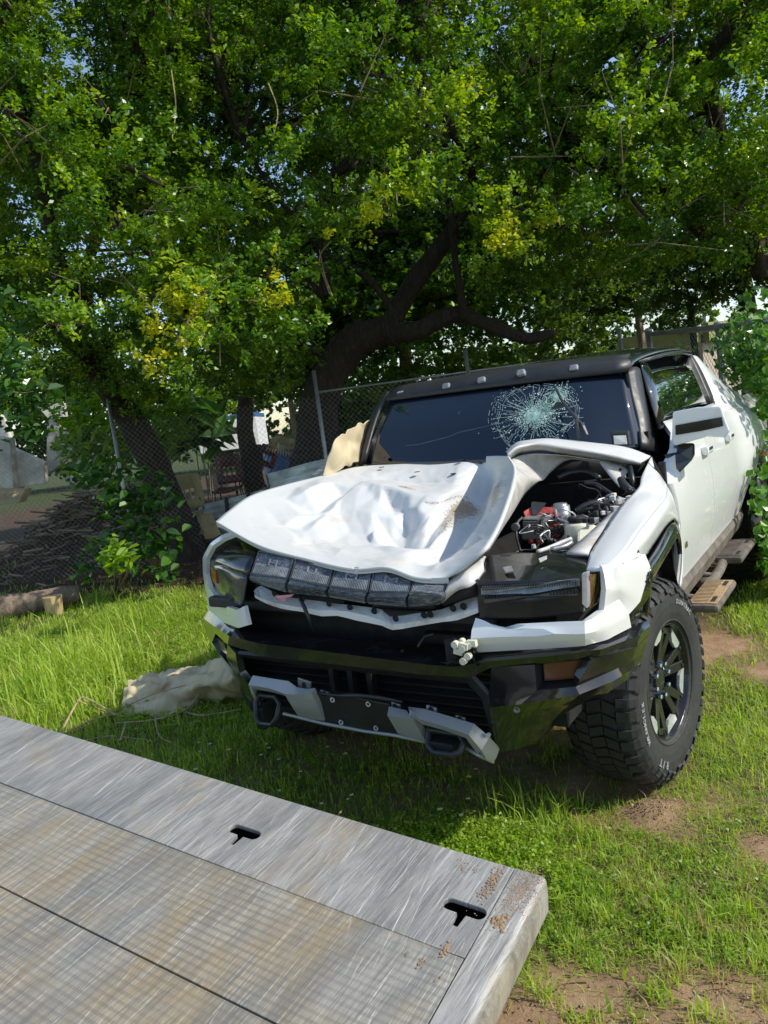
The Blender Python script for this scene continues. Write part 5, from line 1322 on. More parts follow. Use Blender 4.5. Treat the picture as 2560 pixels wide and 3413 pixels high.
def lawn(x, y):
    if in_deck(x, y) or (-5.6 < x < 2.0 and -1.2 < y < 2.2): return 0
    return .25 + .75 * greenness(x, y)
add_grass(scatter(46000, -9.5, 6.5, -5.5, 3.2, lawn), .04, .12, .012, .2, .85, 1.3)
add_grass(scatter(12000, 2.0, 8.0, 0, 9.0, lawn), .05, .13, .014, .2, .85, 1.3)
def patchy(x, y):
    n = noise.noise(Vector((x * 1.1, y * 1.1, 31.)))
    return .35 if n > .05 else .04
add_grass(scatter(16000, -14, 0, 3.0, 9.0, patchy), .04, .12, .012, .1, .5, 1.1)
# straw coloured, flattened blades at the bare margins
def margin(x, y):
    g = greenness(x, y); return max(0, 1 - abs(g - .35) * 2.6) if not in_deck(x, y) else 0
xy = scatter(26000, .8, 1.9, -1.8, .3, margin)
n = len(xy); q, tt = blades(xy, rng.uniform(.02, .075, n), rng.uniform(.0014, .0034, n), rng.uniform(.55, 1.0, n), 1.9); Q.append(q); TT.append(tt)
fast_v = np.concatenate(Q); o = fast('grass', fast_v, 4, 'grass', tint=np.concatenate(TT)); tag(o, 'lush green grass and weeds covering the yard around the pickup', 'grass', kind='stuff')
# tall tufts
def tuft(c, n, lo, hi, sp, w, name='grass_tuft', lab=None, bend=1.0):
    xy = np.array(c)[None, :] + rng.normal(0, sp, (n, 2))
    q, tt = blades(xy, rng.uniform(lo, hi, n), rng.uniform(.6, 1.3, n) * w, rng.uniform(.45, .85, n), bend)
    return q, tt
tq, tt_ = [], []
for c0, n, lo, hi, sp, w in (((-3.35, .15), 260, .25, .55, .22, .012), ((-3.9, .5), 160, .2, .45, .25, .012), ((-2.9, -.35), 200, .18, .42, .2, .011), ((-3.4, 1.7), 50, .2, .4, .15, .010), ((-4.6, 1.4), 120, .2, .42, .35, .012),
                             ((-3.5, -.2), 160, .2, .45, .25, .011), ((.52, -.58), 30, .10, .26, .05, .0045), ((.66, -.55), 60, .09, .22, .06, .0045), ((.74, -.62), 60, .06, .15, .06, .004), ((.86, -.66), 50, .05, .12, .06, .0035), ((.98, -.72), 80, .04, .10, .07, .0035), ((1.10, -.85), 80, .04, .10, .07, .0035),
                             ((1.2, -.95), 70, .04, .10, .06, .0035), ((1.35, -1.0), 90, .04, .09, .08, .0035), ((1.5, -1.05), 90, .04, .10, .07, .004), ((1.22, -1.5), 30, .03, .08, .03, .003), ((1.3, .1), 90, .05, .11, .12, .004), ((1.15, .35), 60, .05, .12, .08, .004), ((1.0, -1.15), 60, .03, .08, .08, .003), ((1.45, -.65), 50, .04, .09, .05, .003)):
    q, t = tuft(c0, int(n * 1.3), lo, hi, sp, w); tq.append(q); tt_.append(t)
rk = np.random.default_rng(12)
for i in range(60):    # ragged taller clumps at the margin of the bare earth
    x, y = rk.uniform(.95, 1.7), rk.uniform(-1.5, -.85)
    if in_deck(x, y): continue
    q, t = tuft((x, y), 34, .04, rk.uniform(.07, .13), .020, rk.uniform(.0026, .005), bend=1.3); tq.append(q); tt_.append(np.clip(t + rk.normal(.05, .16), 0, 1))
for i in range(220):    # small clumps breaking up the lawn on the near right
    x, y = rk.uniform(.35, 1.75), rk.uniform(-1.5, 1.3)
    if in_deck(x, y) or greenness(x, y) < .3 or (y > -.55 and x < 1.1): continue
    q, t = tuft((x, y), 26, .03, rk.uniform(.06, .12), .022, rk.uniform(.0028, .006), bend=1.5); tq.append(q); tt_.append(np.clip(t + rk.normal(0, .12), 0, 1))
for i in range(120):
    x, y = rk.uniform(-5.5, -1.3), rk.uniform(-.8, 2.6)
    q, t = tuft((x, y), 30, .06, rk.uniform(.12, .28), .06, rk.uniform(.006, .012), bend=1.4); tq.append(q); tt_.append(np.clip(t + rk.normal(0, .12), 0, 1))
o = fast('tall_grass', np.concatenate(tq), 4, 'grass', tint=np.concatenate(tt_)); tag(o, 'taller arching grass tufts scattered through the lawn', 'grass', kind='stuff')
# low broad leaved weeds: rosettes of small leaflets
def leaflets(cent, nrm, length, width, tint, twist=None):
    """diamond leaves folded along the midrib; cent (n,3), dirs"""
    n = len(cent)
    d = rng.normal(size=(n, 3)) if twist is None else twist
    d = d - nrm * np.sum(d * nrm, 1)[:, None]; d /= np.linalg.norm(d, axis=1)[:, None] + 1e-9
    s = np.cross(nrm, d)
    l = length[:, None]; w = width[:, None]
    a = cent - d * l * .5; b = cent + s * w * .5 + nrm * w * .12; c = cent + d * l * .5 - nrm * l * .08; e = cent - s * w * .5 + nrm * w * .12
    return np.stack([a, b, c, e], 1).reshape(-1, 3), tint
def weeds(n, x0, x1, y0, y1, fn, hz, size, tl, th, per=5):
    xy = scatter(n, x0, x1, y0, y1, fn)
    n = len(xy); zz = np.array([gh(float(x), float(y)) for x, y in xy])
    hh = rng.uniform(hz * .2, hz, n)
    base = np.stack([xy[:, 0], xy[:, 1], zz + hh], 1)
    C_ = np.repeat(base, per, 0) + rng.normal(0, size * .75, (n * per, 3)) * np.array([1, 1, .4])
    N_ = rng.normal(0, .45, (n * per, 3)) + np.array([0, 0, 1.]); N_ /= np.linalg.norm(N_, axis=1)[:, None]
    return leaflets(C_, N_, rng.uniform(.7, 1.3, n * per) * size, rng.uniform(.5, .9, n * per) * size, np.repeat(rng.uniform(tl, th, n), per))
wq, wt = [], []
def wd_front(x, y):
    if in_deck(x, y): return 0
    return max(0, 1 - math.hypot((x - .48) / .46, (y + .92) / .26)) ** .5 if math.hypot((x - .48) / .46, (y + .92) / .26) < 1 else .0
def wd_bed(x, y): return 1 if -1.5 < y < -.5 else 0
for a in ((4200, .0, 1.0, -1.3, -.55, wd_front, .07, .015, .5, .95), (2600, -2.2, .8, -1.55, -.3, lambda x, y: .6, .06, .018, .1, .5), (1900, -1.0, -.45, -1.35, -.9, lambda x, y: max(0, 1 - math.hypot((x + .73) / .2, (y + 1.18) / .14)), .17, .018, .6, 1.),
          (2200, .8, 1.8, -1.5, -.2, gdens, .035, .014, .2, .7), (5200, -5.0, -1.4, -.4, 3.0, gdens, .08, .026, .3, .8), (260, -1.2, .9, -1.62, -1.42, lambda x, y: .7 if y > -1.5 or x > .9 else 0, .12, .016, .5, .9)):
    q, t = weeds(*a); wq.append(q); wt.append(t)
o = fast('broadleaf_weeds', np.concatenate(wq), 4, 'leaf_fresh', tint=np.concatenate(wt)); tag(o, 'low bright green broadleaf weeds between the grass', 'weeds', kind='stuff')
# small daisy-like flowers in the shade of the truck
fm, fe = MB(), MB()
for i in range(46):
    x, y = rm.uniform(-1.6, .5), rm.uniform(-1.15, -.35)
    if i < 9: x, y = rm.gauss(-.73, .09), rm.gauss(-1.18, .06)
    z = gh(x, y) + rm.uniform(.07, .13) + (.07 if i < 9 else 0)
    r = rm.uniform(.006, .010)
    for k in range(7):
        a = k * .9; fm.add([V(x, y, z), V(x + math.cos(a - .3) * r, y + math.sin(a - .3) * r, z + .003), V(x + math.cos(a) * r * 1.35, y + math.sin(a) * r * 1.35, z + .002), V(x + math.cos(a + .3) * r, y + math.sin(a + .3) * r, z + .003)], [(0, 1, 2, 3)])
    fe.lathe([(.003, r * .42), (.006, 0)], (x, y, z), 'z', 6)
o = fm.build('small_flowers', 'flower_petal'); tag(o, 'tiny pale yellow daisies dotted through the shaded grass', 'flowers', kind='stuff')
c2_ = fe.build('flower_centres', 'flower_eye', o); tag(c2_, kind='stuff')
# fallen leaves and chips
def litter(n, x0, x1, y0, y1, fn, s):
    xy = scatter(n, x0, x1, y0, y1, fn); n = len(xy)
    C_ = np.stack([xy[:, 0], xy[:, 1], np.array([gh(float(x), float(y)) for x, y in xy]) + rng.uniform(.002, .02, n)], 1)
    N_ = rng.normal(0, .35, (n, 3)) + np.array([0, 0, 1.]); N_ /= np.linalg.norm(N_, axis=1)[:, None]
    return leaflets(C_, N_, rng.uniform(.6, 1.5, n) * s, rng.uniform(.3, .8, n) * s, rng.random(n))
L_ = [litter(26000, -14, .6, 1.8, 10, lambda x, y: max(0, 1 - greenness(x, y)) * .9 + .04, .05), litter(5200, .8, 1.9, -1.8, .3, lambda x, y: max(0, 1 - greenness(x, y)) * .6, .012),
      litter(2600, -5.2, -1.6, .6, 2.8, lambda x, y: max(0, noise.noise(Vector((x * 1.3, y * 1.3, 9.)))) * 1.6, .04)]
o = fast('leaf_litter', np.concatenate([l[0] for l in L_]), 4, 'litter', tint=np.concatenate([l[1] for l in L_])); tag(o, 'brown fallen leaves covering the shaded earth under the trees', 'leaf litter', kind='stuff')
# loose earth
m = MB()
for i in range(2600):
    if i < 320: x, y = rm.gauss(1.03, .07), rm.gauss(-.39, .05); s = rm.uniform(.001, .0045)
    elif i < 420: x, y = rm.gauss(1.16, .05), rm.gauss(-.30, .05); s = rm.uniform(.001, .004)
    else:
        x, y = rm.uniform(.85, 1.8), rm.uniform(-1.75, -.1); s = rm.uniform(.0015, .005)
        if greenness(x, y) > .45: continue
    z = gh(x, y) - s * .2
    m.add([V(x + math.cos(t) * s * rm.uniform(.7, 1.2), y + math.sin(t) * s * rm.uniform(.7, 1.2), z) for t in (0, 1.3, 2.5, 3.8, 5.0)] + [V(x, y, z + s * rm.uniform(.7, 1.1))], [(j, (j + 1) % 5, 5) for j in range(5)])
o = m.build('soil_clods', 'soil_clod'); tag(o, 'loose crumbs of pinkish brown earth by the front wheel', 'earth', kind='stuff')

# crown puffs: x, y, z, radius in metres
PUFF_LEFT = [(-5.75, 1.99, 7.05, 0.74), (-7.42, 1.75, 4.25, 0.92), (-4.76, 3.08, 6.54, 0.79), (-6.1, 1.21, 3.19, 0.68), (-6.16, 4.86, 8.2, 0.88), (-7.49, 2.6, 3.93, 0.86), (-4.18, 2.58, 4.38, 0.81), (-5.28, 2.68, 7.45, 0.77), (-6.0, 5.13, 7.55, 0.79), (-5.46, 3.72, 3.89, 0.91), (-6.09, 2.95, 6.09, 0.81), (-6.61, 2.44, 8.17, 0.88), (-8.23, 2.41, 5.97, 0.7), (-5.91, 2.94, 7.31, 0.95), (-5.65, 2.42, 6.59, 0.82), (-7.66, 3.27, 5.84, 0.71), (-4.06, 3.02, 6.43, 0.62), (-5.88, 4.06, 6.97, 0.68), (-7.28, 2.14, 4.67, 0.61), (-6.57, 4.52, 3.35, 0.86), (-8.2, 3.52, 4.3, 0.82), (-8.1, 4.5, 10.01, 0.72), (-6.52, 1.65, 6.25, 0.87), (-5.65, 1.84, 5.74, 0.94), (-4.84, 2.55, 5.35, 0.61), (-8.86, 3.62, 6.41, 0.64), (-5.31, 3.41, 5.87, 0.95), (-6.85, 2.44, 6.2, 0.61), (-6.83, 1.94, 7.2, 0.68), (-8.33, 3.89, 9.55, 0.65), (-5.26, 4.19, 6.44, 0.95), (-5.67, 4.01, 4.54, 0.88), (-5.23, 1.76, 3.32, 0.67), (-6.38, 4.79, 5.28, 0.72), (-5.9, 4.01, 5.89, 0.89), (-6.6, 3.39, 3.56, 0.69), (-4.02, 2.45, 3.07, 0.94), (-4.47, 2.57, 6.92, 0.91), (-5.33, 4.79, 7.95, 0.62), (-5.32, 4.25, 7.58, 0.91), (-5.45, 2.76, 4.29, 0.91), (-6.44, 3.56, 8.65, 0.61), (-6.1, 3.15, 5.37, 0.9), (-7.0, 2.07, 5.68, 0.87), (-8.98, 3.3, 9.37, 0.89), (-7.04, 2.94, 8.31, 0.94), (-7.61, 4.28, 9.31, 0.87), (-4.51, 2.71, 3.62, 0.71), (-7.71, 3.15, 3.72, 0.66), (-7.36, 4.71, 9.79, 0.85), (-5.75, 4.3, 8.1, 0.75), (-5.1, 3.6, 7.58, 0.83), (-4.81, 3.66, 6.37, 0.8), (-7.84, 3.0, 7.44, 0.71), (-6.14, 0.92, 3.83, 0.93), (-6.24, 2.82, 3.51, 0.8), (-6.99, 4.6, 5.43, 0.64), (-6.68, 3.68, 4.22, 0.82), (-8.46, 3.51, 5.84, 0.74), (-5.11, 1.73, 4.91, 0.66), (-6.86, 1.37, 3.29, 0.68), (-5.81, 1.42, 2.77, 0.62), (-8.42, 3.25, 4.94, 0.85), (-6.82, 3.61, 5.89, 0.85)]
PUFF_MID = [(-2.86, 4.69, 6.1, 0.9), (-4.32, 3.88, 6.77, 0.91), (-4.45, 6.43, 7.75, 0.9), (-3.98, 5.02, 4.53, 0.61), (-6.77, 6.45, 9.29, 0.65), (-2.85, 8.01, 6.61, 0.68), (-4.29, 6.37, 5.44, 0.66), (-2.14, 7.54, 4.06, 0.92), (-4.96, 6.73, 6.66, 0.89), (-5.46, 5.41, 7.48, 0.92), (-3.74, 8.21, 9.65, 0.81), (-2.66, 5.24, 5.63, 0.9), (-5.34, 6.89, 7.93, 0.82), (-3.1, 7.98, 5.26, 0.91), (-3.41, 7.07, 6.89, 0.81), (-1.61, 6.28, 4.72, 0.63), (-3.69, 6.28, 7.84, 0.81), (-3.77, 3.29, 3.4, 0.87), (-2.19, 4.78, 4.9, 0.94), (-2.52, 4.06, 5.36, 0.9), (-2.12, 4.69, 7.26, 0.86), (-2.99, 4.33, 4.53, 0.73), (-3.22, 7.88, 7.7, 0.7), (-2.35, 4.16, 4.17, 0.74), (-3.35, 7.83, 6.35, 0.7), (-2.81, 7.72, 8.42, 0.75), (-6.6, 6.07, 8.28, 0.93), (-2.54, 5.99, 5.14, 0.82), (-4.65, 5.79, 6.37, 0.69), (-4.9, 3.46, 3.28, 0.7), (-5.97, 5.11, 3.04, 0.63), (-4.08, 5.61, 7.95, 0.95), (-5.7, 5.75, 3.41, 0.64), (-4.72, 5.16, 4.07, 0.83), (-6.38, 5.54, 4.97, 0.66), (-2.88, 5.92, 7.7, 0.95), (-6.04, 6.37, 5.5, 0.93), (-1.19, 5.11, 4.58, 0.92), (-3.58, 7.92, 8.69, 0.64), (-5.02, 4.77, 5.73, 0.79), (-4.83, 6.14, 5.47, 0.89), (-2.68, 5.08, 6.65, 0.82), (-4.6, 6.56, 8.48, 0.93), (-5.28, 7.67, 10.12, 0.67), (-3.97, 5.73, 8.59, 0.65), (-1.89, 7.04, 5.46, 0.66), (-3.35, 6.92, 8.92, 0.85), (-4.46, 7.24, 9.49, 0.65), (-4.27, 4.47, 6.66, 0.75), (-4.38, 7.96, 8.77, 0.93), (-4.35, 5.7, 7.08, 0.79), (-1.68, 5.85, 7.27, 0.76), (-2.24, 7.53, 8.14, 0.95), (-3.07, 6.58, 5.33, 0.62), (-4.54, 7.21, 7.44, 0.67), (-4.28, 4.98, 5.82, 0.6), (-2.84, 8.21, 7.23, 0.63), (-5.02, 4.72, 7.19, 0.92), (-2.99, 8.86, 8.79, 0.89), (-2.57, 9.12, 9.65, 0.95), (-4.95, 3.97, 6.1, 0.78), (-5.68, 5.07, 5.42, 0.83), (-3.96, 4.77, 5.53, 0.7), (-5.68, 4.75, 3.19, 0.62), (-5.7, 5.89, 6.94, 0.79), (-2.89, 5.31, 7.43, 0.82), (-4.06, 6.37, 6.57, 0.79), (-3.56, 8.41, 8.29, 0.76), (-3.91, 4.88, 6.81, 0.71), (-4.71, 5.15, 6.73, 0.7), (-5.03, 7.0, 9.29, 0.66), (-1.14, 4.89, 3.7, 0.6), (-5.97, 5.34, 8.1, 0.79), (-5.78, 7.05, 8.63, 0.74), (-4.3, 6.96, 9.07, 0.7), (-1.73, 5.36, 7.49, 0.62), (-5.21, 4.04, 5.4, 0.87), (-4.7, 7.28, 6.25, 0.75)]
PUFF_RIGHT = [(0.13, 5.75, 6.12, 0.74), (-1.28, 5.7, 5.61, 0.64), (0.88, 9.6, 6.86, 0.91), (0.41, 9.52, 4.11, 0.74), (-2.01, 8.04, 3.9, 0.91), (1.16, 9.24, 4.66, 0.75), (1.33, 8.54, 3.55, 0.82), (-0.58, 6.13, 3.71, 0.61), (0.53, 9.03, 7.42, 0.68), (-0.26, 9.4, 6.71, 0.72), (-0.59, 8.68, 4.36, 0.64), (-1.94, 7.37, 6.33, 0.87), (1.06, 7.24, 5.72, 0.65), (-1.02, 7.9, 5.24, 0.8), (1.66, 9.68, 3.36, 0.88), (1.59, 9.81, 5.65, 0.72), (0.87, 7.1, 6.47, 0.82), (0.71, 6.17, 3.43, 0.61), (1.38, 7.28, 3.73, 0.62), (1.12, 6.39, 3.78, 0.89), (0.58, 7.08, 7.02, 0.62), (-0.24, 8.76, 7.44, 0.82), (1.34, 6.42, 6.0, 0.81), (-1.16, 5.46, 6.47, 0.88), (-1.63, 6.39, 5.43, 0.72), (0.28, 8.95, 6.85, 0.92), (0.85, 6.43, 6.5, 0.69), (-0.05, 6.09, 5.32, 0.69), (0.07, 5.41, 4.66, 0.9), (1.27, 9.9, 4.25, 0.85), (0.77, 7.48, 3.78, 0.89), (-0.83, 5.28, 5.36, 0.66), (1.41, 8.72, 6.11, 0.9), (-1.59, 5.8, 3.96, 0.8), (-1.04, 9.35, 8.29, 0.88), (0.9, 10.22, 5.17, 0.94), (-0.36, 7.52, 5.37, 0.83), (-1.38, 8.98, 8.72, 0.79), (0.31, 6.54, 4.37, 0.89), (-1.34, 8.47, 7.49, 0.8), (1.6, 6.07, 4.32, 0.74), (-1.07, 6.97, 6.52, 0.91), (-1.32, 8.42, 8.63, 0.72), (-1.22, 7.93, 5.96, 0.76), (0.66, 9.33, 6.12, 0.88), (-0.38, 5.25, 4.19, 0.83), (1.46, 10.65, 6.06, 0.78), (1.76, 6.6, 4.57, 0.73), (0.39, 8.42, 5.87, 0.66), (0.61, 7.51, 5.65, 0.66), (1.61, 7.33, 6.77, 0.89), (-0.23, 6.64, 5.2, 0.73), (-0.05, 5.44, 3.42, 0.77), (-0.74, 8.39, 4.8, 0.64), (-1.38, 7.13, 4.66, 0.78), (-1.6, 7.76, 8.42, 0.89), (1.67, 6.32, 4.99, 0.65), (0.99, 9.37, 3.75, 0.79), (1.19, 10.45, 7.3, 0.82), (-1.36, 5.97, 6.03, 0.69), (-1.58, 7.29, 7.14, 0.75), (-1.51, 6.72, 4.1, 0.63), (-1.11, 8.96, 6.9, 0.64), (0.99, 8.08, 3.78, 0.76), (0.01, 8.24, 5.07, 0.9), (-0.91, 7.55, 3.96, 0.84), (-0.3, 7.68, 6.59, 0.86), (1.84, 11.03, 6.22, 0.75), (0.7, 6.36, 5.66, 0.74), (-0.89, 6.32, 6.13, 0.73)]

# ================================================================ trees
def crown_leaves(puffs, per, ls, yellow=(), seed=1, droop=.25, spray=18, tl=.05, th=.78):
    r_ = np.random.default_rng(seed)
    C_, N_, D_, T_ = [], [], [], []
    for i, (x, y, z, r) in enumerate(puffs):
        ns = int(per / spray * (r / .75) ** 2)
        # sprays gather in tufts at the ends of twigs, so light catches some and gaps stay dark
        nc = max(5, int(ns / 13)); cd = r_.normal(size=(nc, 3)); cd /= np.linalg.norm(cd, axis=1)[:, None]
        cc_ = cd * (r * (r_.random(nc) ** .38) * (1.05 + .35 * r_.normal(size=nc) * .5))[:, None]
        pick = r_.integers(0, nc, ns); loc = cc_[pick] + r_.normal(0, .105 * (r / .75), (ns, 3)) * np.array([1.2, 1.2, .75])
        dirs = cd[pick] + r_.normal(0, .35, (ns, 3)); dirs /= np.linalg.norm(dirs, axis=1)[:, None]
        org = np.array([x, y, z]) + loc * np.array([1.15, 1.15, .80])
        ctint = r_.normal(0, .10, nc)[pick]
        td = dirs * .7 + r_.normal(0, .5, (ns, 3)) + np.array([0, 0, -droop]); td /= np.linalg.norm(td, axis=1)[:, None]
        tw = r_.uniform(.08, .24, ns)
        k = r_.random((ns, spray))
        pos = org[:, None, :] + td[:, None, :] * (k * tw[:, None])[:, :, None] + r_.normal(0, .028, (ns, spray, 3))
        nn = r_.normal(0, .62, (ns, spray, 3)) + np.array([.12, -.12, .85])
        base_t = r_.normal(.40, .09, ns) + ctint + .08 * r_.normal()
        yel = 0.
        for (yx, yy, yz, yr, amt) in yellow:
            dd = np.linalg.norm(org - np.array([yx, yy, yz]), axis=1)
            base_t = base_t + amt * np.exp(-(dd / yr) ** 2)
        C_.append(pos.reshape(-1, 3)); N_.append(nn.reshape(-1, 3)); T_.append((base_t[:, None] + r_.normal(0, .07, (ns, spray))).reshape(-1)); D_.append(np.repeat(td, spray, 0) + r_.normal(0, .6, (ns * spray, 3)))
    C_ = np.concatenate(C_); N_ = np.concatenate(N_); T_ = np.clip(np.concatenate(T_), tl, 1); D_ = np.concatenate(D_)
    N_ /= np.linalg.norm(N_, axis=1)[:, None]
    n = len(C_)
    return leaflets(C_, N_, r_.uniform(.7, 1.35, n) * ls, r_.uniform(.5, .8, n) * ls, T_, D_)
def limb(m, pts, r0, r1, n=12, wob=.03):
    p = cr(pts, 5); k = len(p)
    p = [q + Vector((noise.noise(q * 1.3) * wob, noise.noise(q * 1.3 + Vector((9, 0, 0))) * wob, 0)) for q in p]
    b = len(m.v)
    m.tube(p, [r0 + (r1 - r0) * (i / (k - 1)) for i in range(k)], n)
    for i in range(b, len(m.v)):
        q = m.v[i]; c_ = p[min((i - b) // n, k - 1)]
        f = 1 + .16 * noise.noise(Vector((q.x * 5, q.y * 5, q.z * 1.5))) + .08 * noise.noise(q * 14)
        m.v[i] = c_ + (q - c_) * f
def twigs(puffs, root, n, rnd, m, r=.012):
    for (x, y, z, rr) in puffs:
        for k in range(n):
            e = Vector((x + rnd.uniform(-1, 1) * rr, y + rnd.uniform(-1, 1) * rr, z + rnd.uniform(-.7, .9) * rr))
            s = Vector((x, y, z)) + Vector((rnd.uniform(-.3, .3), rnd.uniform(-.3, .3), -rr * .3))
            mid = (s + e) / 2 + Vector((rnd.uniform(-.15, .15), rnd.uniform(-.15, .15), rnd.uniform(-.1, .2)))
            m.tube([s, mid, e], [r * 1.5, r, r * .35], 4, False)
def connect(puffs, nodes, m, rnd):
    """a branch from the nearest limb node to each puff"""
    for (x, y, z, rr) in puffs:
        p = Vector((x, y, z)); q = min(nodes, key=lambda a: (Vector(a) - p).length); q = Vector(q)
        if (p - q).length < .3: continue
        mid = q.lerp(p, .5) + Vector((rnd.uniform(-.3, .3), rnd.uniform(-.3, .3), rnd.uniform(0, .35)))
        L = (p - q).length
        m.tube(cr([q, mid, p], 3), [min(.07, .02 + L * .014) * (1 - .75 * i / 6) + .006 for i in range(7)], 6, False)
rt = random.Random(21)

# big spreading tree in the middle
t1 = thing('shade_tree', (-5.05, 5.6, 0), 'big spreading tree with a thick dark forked trunk behind the pickup', 'tree')
TRUNK1 = [(-5.25, 5.55, -.1), (-5.079, 5.353, 0.962), (-4.975, 5.497, 1.482), (-4.902, 5.632, 2.073), (-4.637, 5.758, 2.569), (-4.266, 5.804, 2.852), (-3.904, 5.933, 2.922), (-3.633, 5.991, 2.914)]
m = MB(); limb(m, TRUNK1, .33, .20, 16, .05)
LB = [[(-3.770, 5.896, 2.885), (-3.521, 5.994, 3.254), (-3.256, 6.096, 3.582), (-2.983, 6.194, 3.839), (-2.713, 6.293, 4.121), (-2.371, 6.433, 4.355), (-1.823, 6.571, 4.467), (-1.440, 6.606, 4.624), (-1.148, 6.715, 4.871), (-0.848, 6.865, 5.368)],
      [(-3.795, 5.885, 2.921), (-3.368, 6.037, 2.850), (-3.072, 6.128, 2.957), (-2.760, 6.215, 2.964), (-2.342, 6.220, 2.753), (-1.914, 6.227, 2.510), (-1.490, 6.265, 2.497)],
      [(-3.563, 5.935, 3.039), (-3.716, 5.770, 3.436), (-3.860, 5.592, 3.699), (-3.972, 5.297, 3.847), (-4.072, 5.018, 4.048), (-4.302, 4.585, 4.621), (-4.452, 4.223, 5.312)],
      [(-2.681, 6.135, 2.885), (-2.653, 6.093, 3.302), (-2.642, 6.031, 3.654), (-2.605, 5.984, 3.994), (-2.632, 5.929, 4.573)],
      [(-2.371, 6.433, 4.355), (-2.326, 5.935, 4.885), (-2.491, 5.561, 5.560), (-2.589, 5.365, 6.330)],
      [(-4.112, 5.019, 3.405), (-4.053, 5.039, 3.692), (-4.041, 5.025, 3.953), (-4.003, 4.965, 4.200), (-3.704, 5.010, 4.815)]]
for p, (r0, r1) in zip(LB, ((.15, .07), (.155, .06), (.055, .025), (.055, .04), (.07, .03), (.075, .05))): limb(m, p, r0, r1, 12, .03)
connect(PUFF_MID, [q for p in LB for q in p] + TRUNK1[3:], m, rt)
m.build('trunk', 'bark', t1, True)
m = MB(); twigs(PUFF_MID, None, 4, rt, m, .007)
o = m.build('twigs', 'twig', t1); tag(o, kind='stuff')
YEL_MID = [(*(-2.905, 2.759, 3.134), .45, .50), (*(-1.205, 4.384, 3.233), .5, .42), (*(-2.290, 3.742, 3.762), .4, .45), (*(-1.525, 4.789, 5.822), .3, .55), (*(-4.127, 3.109, 4.476), .6, .40), (*(-2.678, 3.349, 3.665), .3, .5), (*(-4.174, 4.017, 4.278), .3, .2)]
extra = [(*(-2.904, 2.761, 3.147), .22), (*(-3.043, 2.654, 3.043), .12), (*(-1.204, 4.389, 3.257), .26), (*(-1.298, 4.349, 3.414), .2), (*(-2.284, 3.738, 3.714), .2), (*(-2.678, 3.349, 3.665), .10), (*(-5.313, 5.048, 3.262), .7), (*(-6.092, 5.189, 2.796), .7), (*(-5.658, 5.959, 2.792), .6), (*(-5.410, 4.292, 3.497), .6)]
q, t = crown_leaves(PUFF_MID + extra, 2300, .058, YEL_MID, 3)
o = fast('foliage', q, 4, 'leaf', t1, t); tag(o, kind='stuff')

# leaning tree on the left
t2 = thing('leaning_tree', (-6.7, 4.4, 0), 'leaning tree at the fence on the left, its trunk tilting away from the pickup', 'tree')
TR2 = [(-6.35, 4.15, -.1), (-6.787, 4.131, 1.184), (-6.837, 4.042, 1.637), (-6.939, 3.924, 2.123), (-7.049, 3.781, 2.473), (-7.013, 3.513, 2.956), (-6.858, 3.329, 3.484)]
m = MB(); limb(m, TR2, .25, .14, 14, .04)
LB2 = [[(-6.838, 3.325, 3.359), (-6.591, 2.977, 4.000), (-6.293, 2.675, 4.725), (-6.059, 2.482, 5.659), (-5.909, 2.341, 6.502)], [(-6.844, 3.334, 3.451), (-6.726, 3.354, 3.881), (-6.666, 3.296, 4.043), (-5.808, 3.249, 4.799), (-5.147, 3.356, 5.845)], [(-6.950, 3.441, 3.009), (-7.086, 2.940, 3.512), (-7.370, 2.355, 4.114), (-7.389, 2.013, 5.174)]]
for p in LB2: limb(m, p, .10, .04, 10, .03)
connect(PUFF_LEFT, [q for p in LB2 for q in p], m, rt)
m.build('trunk', 'bark', t2, True)
m = MB(); twigs(PUFF_LEFT, None, 4, rt, m, .007)
o = m.build('twigs', 'twig', t2); tag(o, kind='stuff')
YEL_L = [(*(-3.872, 2.084, 2.904), .45, .45), (*(-4.000, 1.959, 2.632), .4, .5), (*(-3.912, 2.355, 3.289), .45, .35), (*(-5.140, 2.311, 5.276), .5, .25), (*(-5.085, 2.977, 4.613), .4, .22)]
extra = [(*(-3.881, 2.075, 2.883), .20), (*(-3.952, 1.997, 2.669), .20), (*(-4.109, 1.881, 2.590), .12), (*(-3.840, 2.265, 3.178), .22), (*(-3.923, 2.374, 3.476), .26), (*(-3.722, 2.621, 4.255), .18), (*(-4.935, 3.457, 3.906), .35), (*(-6.700, 3.565, 2.721), .5), (*(-6.769, 4.215, 2.515), .45), (*(-6.711, 3.094, 2.855), .5)]
q, t = crown_leaves(PUFF_LEFT + extra, 2300, .058, YEL_L, 4)
o = fast('foliage', q, 4, 'leaf', t2, t); tag(o, kind='stuff')

# tree whose limb comes down at the upper right
t3 = thing('shade_tree', (1.61, 8.92, 0), 'tree with a long limb sloping down to the right above the pickup roof', 'tree')
TR3 = [(1.61, 8.92, -.1), (1.56, 8.92, 1.3), (1.256, 8.823, 2.574), (0.919, 8.399, 2.856)]
m = MB(); limb(m, TR3, .34, .20, 14, .05)
LB3 = [[(0.919, 8.399, 2.856), (0.584, 8.097, 3.141), (0.278, 7.805, 3.356), (-0.040, 7.414, 3.787), (-0.396, 7.109, 4.144), (-0.794, 6.767, 4.443), (-1.090, 6.486, 4.692)], [(0.056, 7.467, 3.714), (0.439, 7.490, 3.788), (0.896, 7.544, 3.732)],
       [(0.675, 8.120, 2.885), (0.458, 7.369, 4.531), (0.377, 6.941, 5.288), (0.695, 6.953, 5.580), (1.009, 6.989, 6.059)], [(-0.159, 7.240, 3.961), (-0.061, 6.802, 4.666), (-0.132, 6.519, 5.543)]]
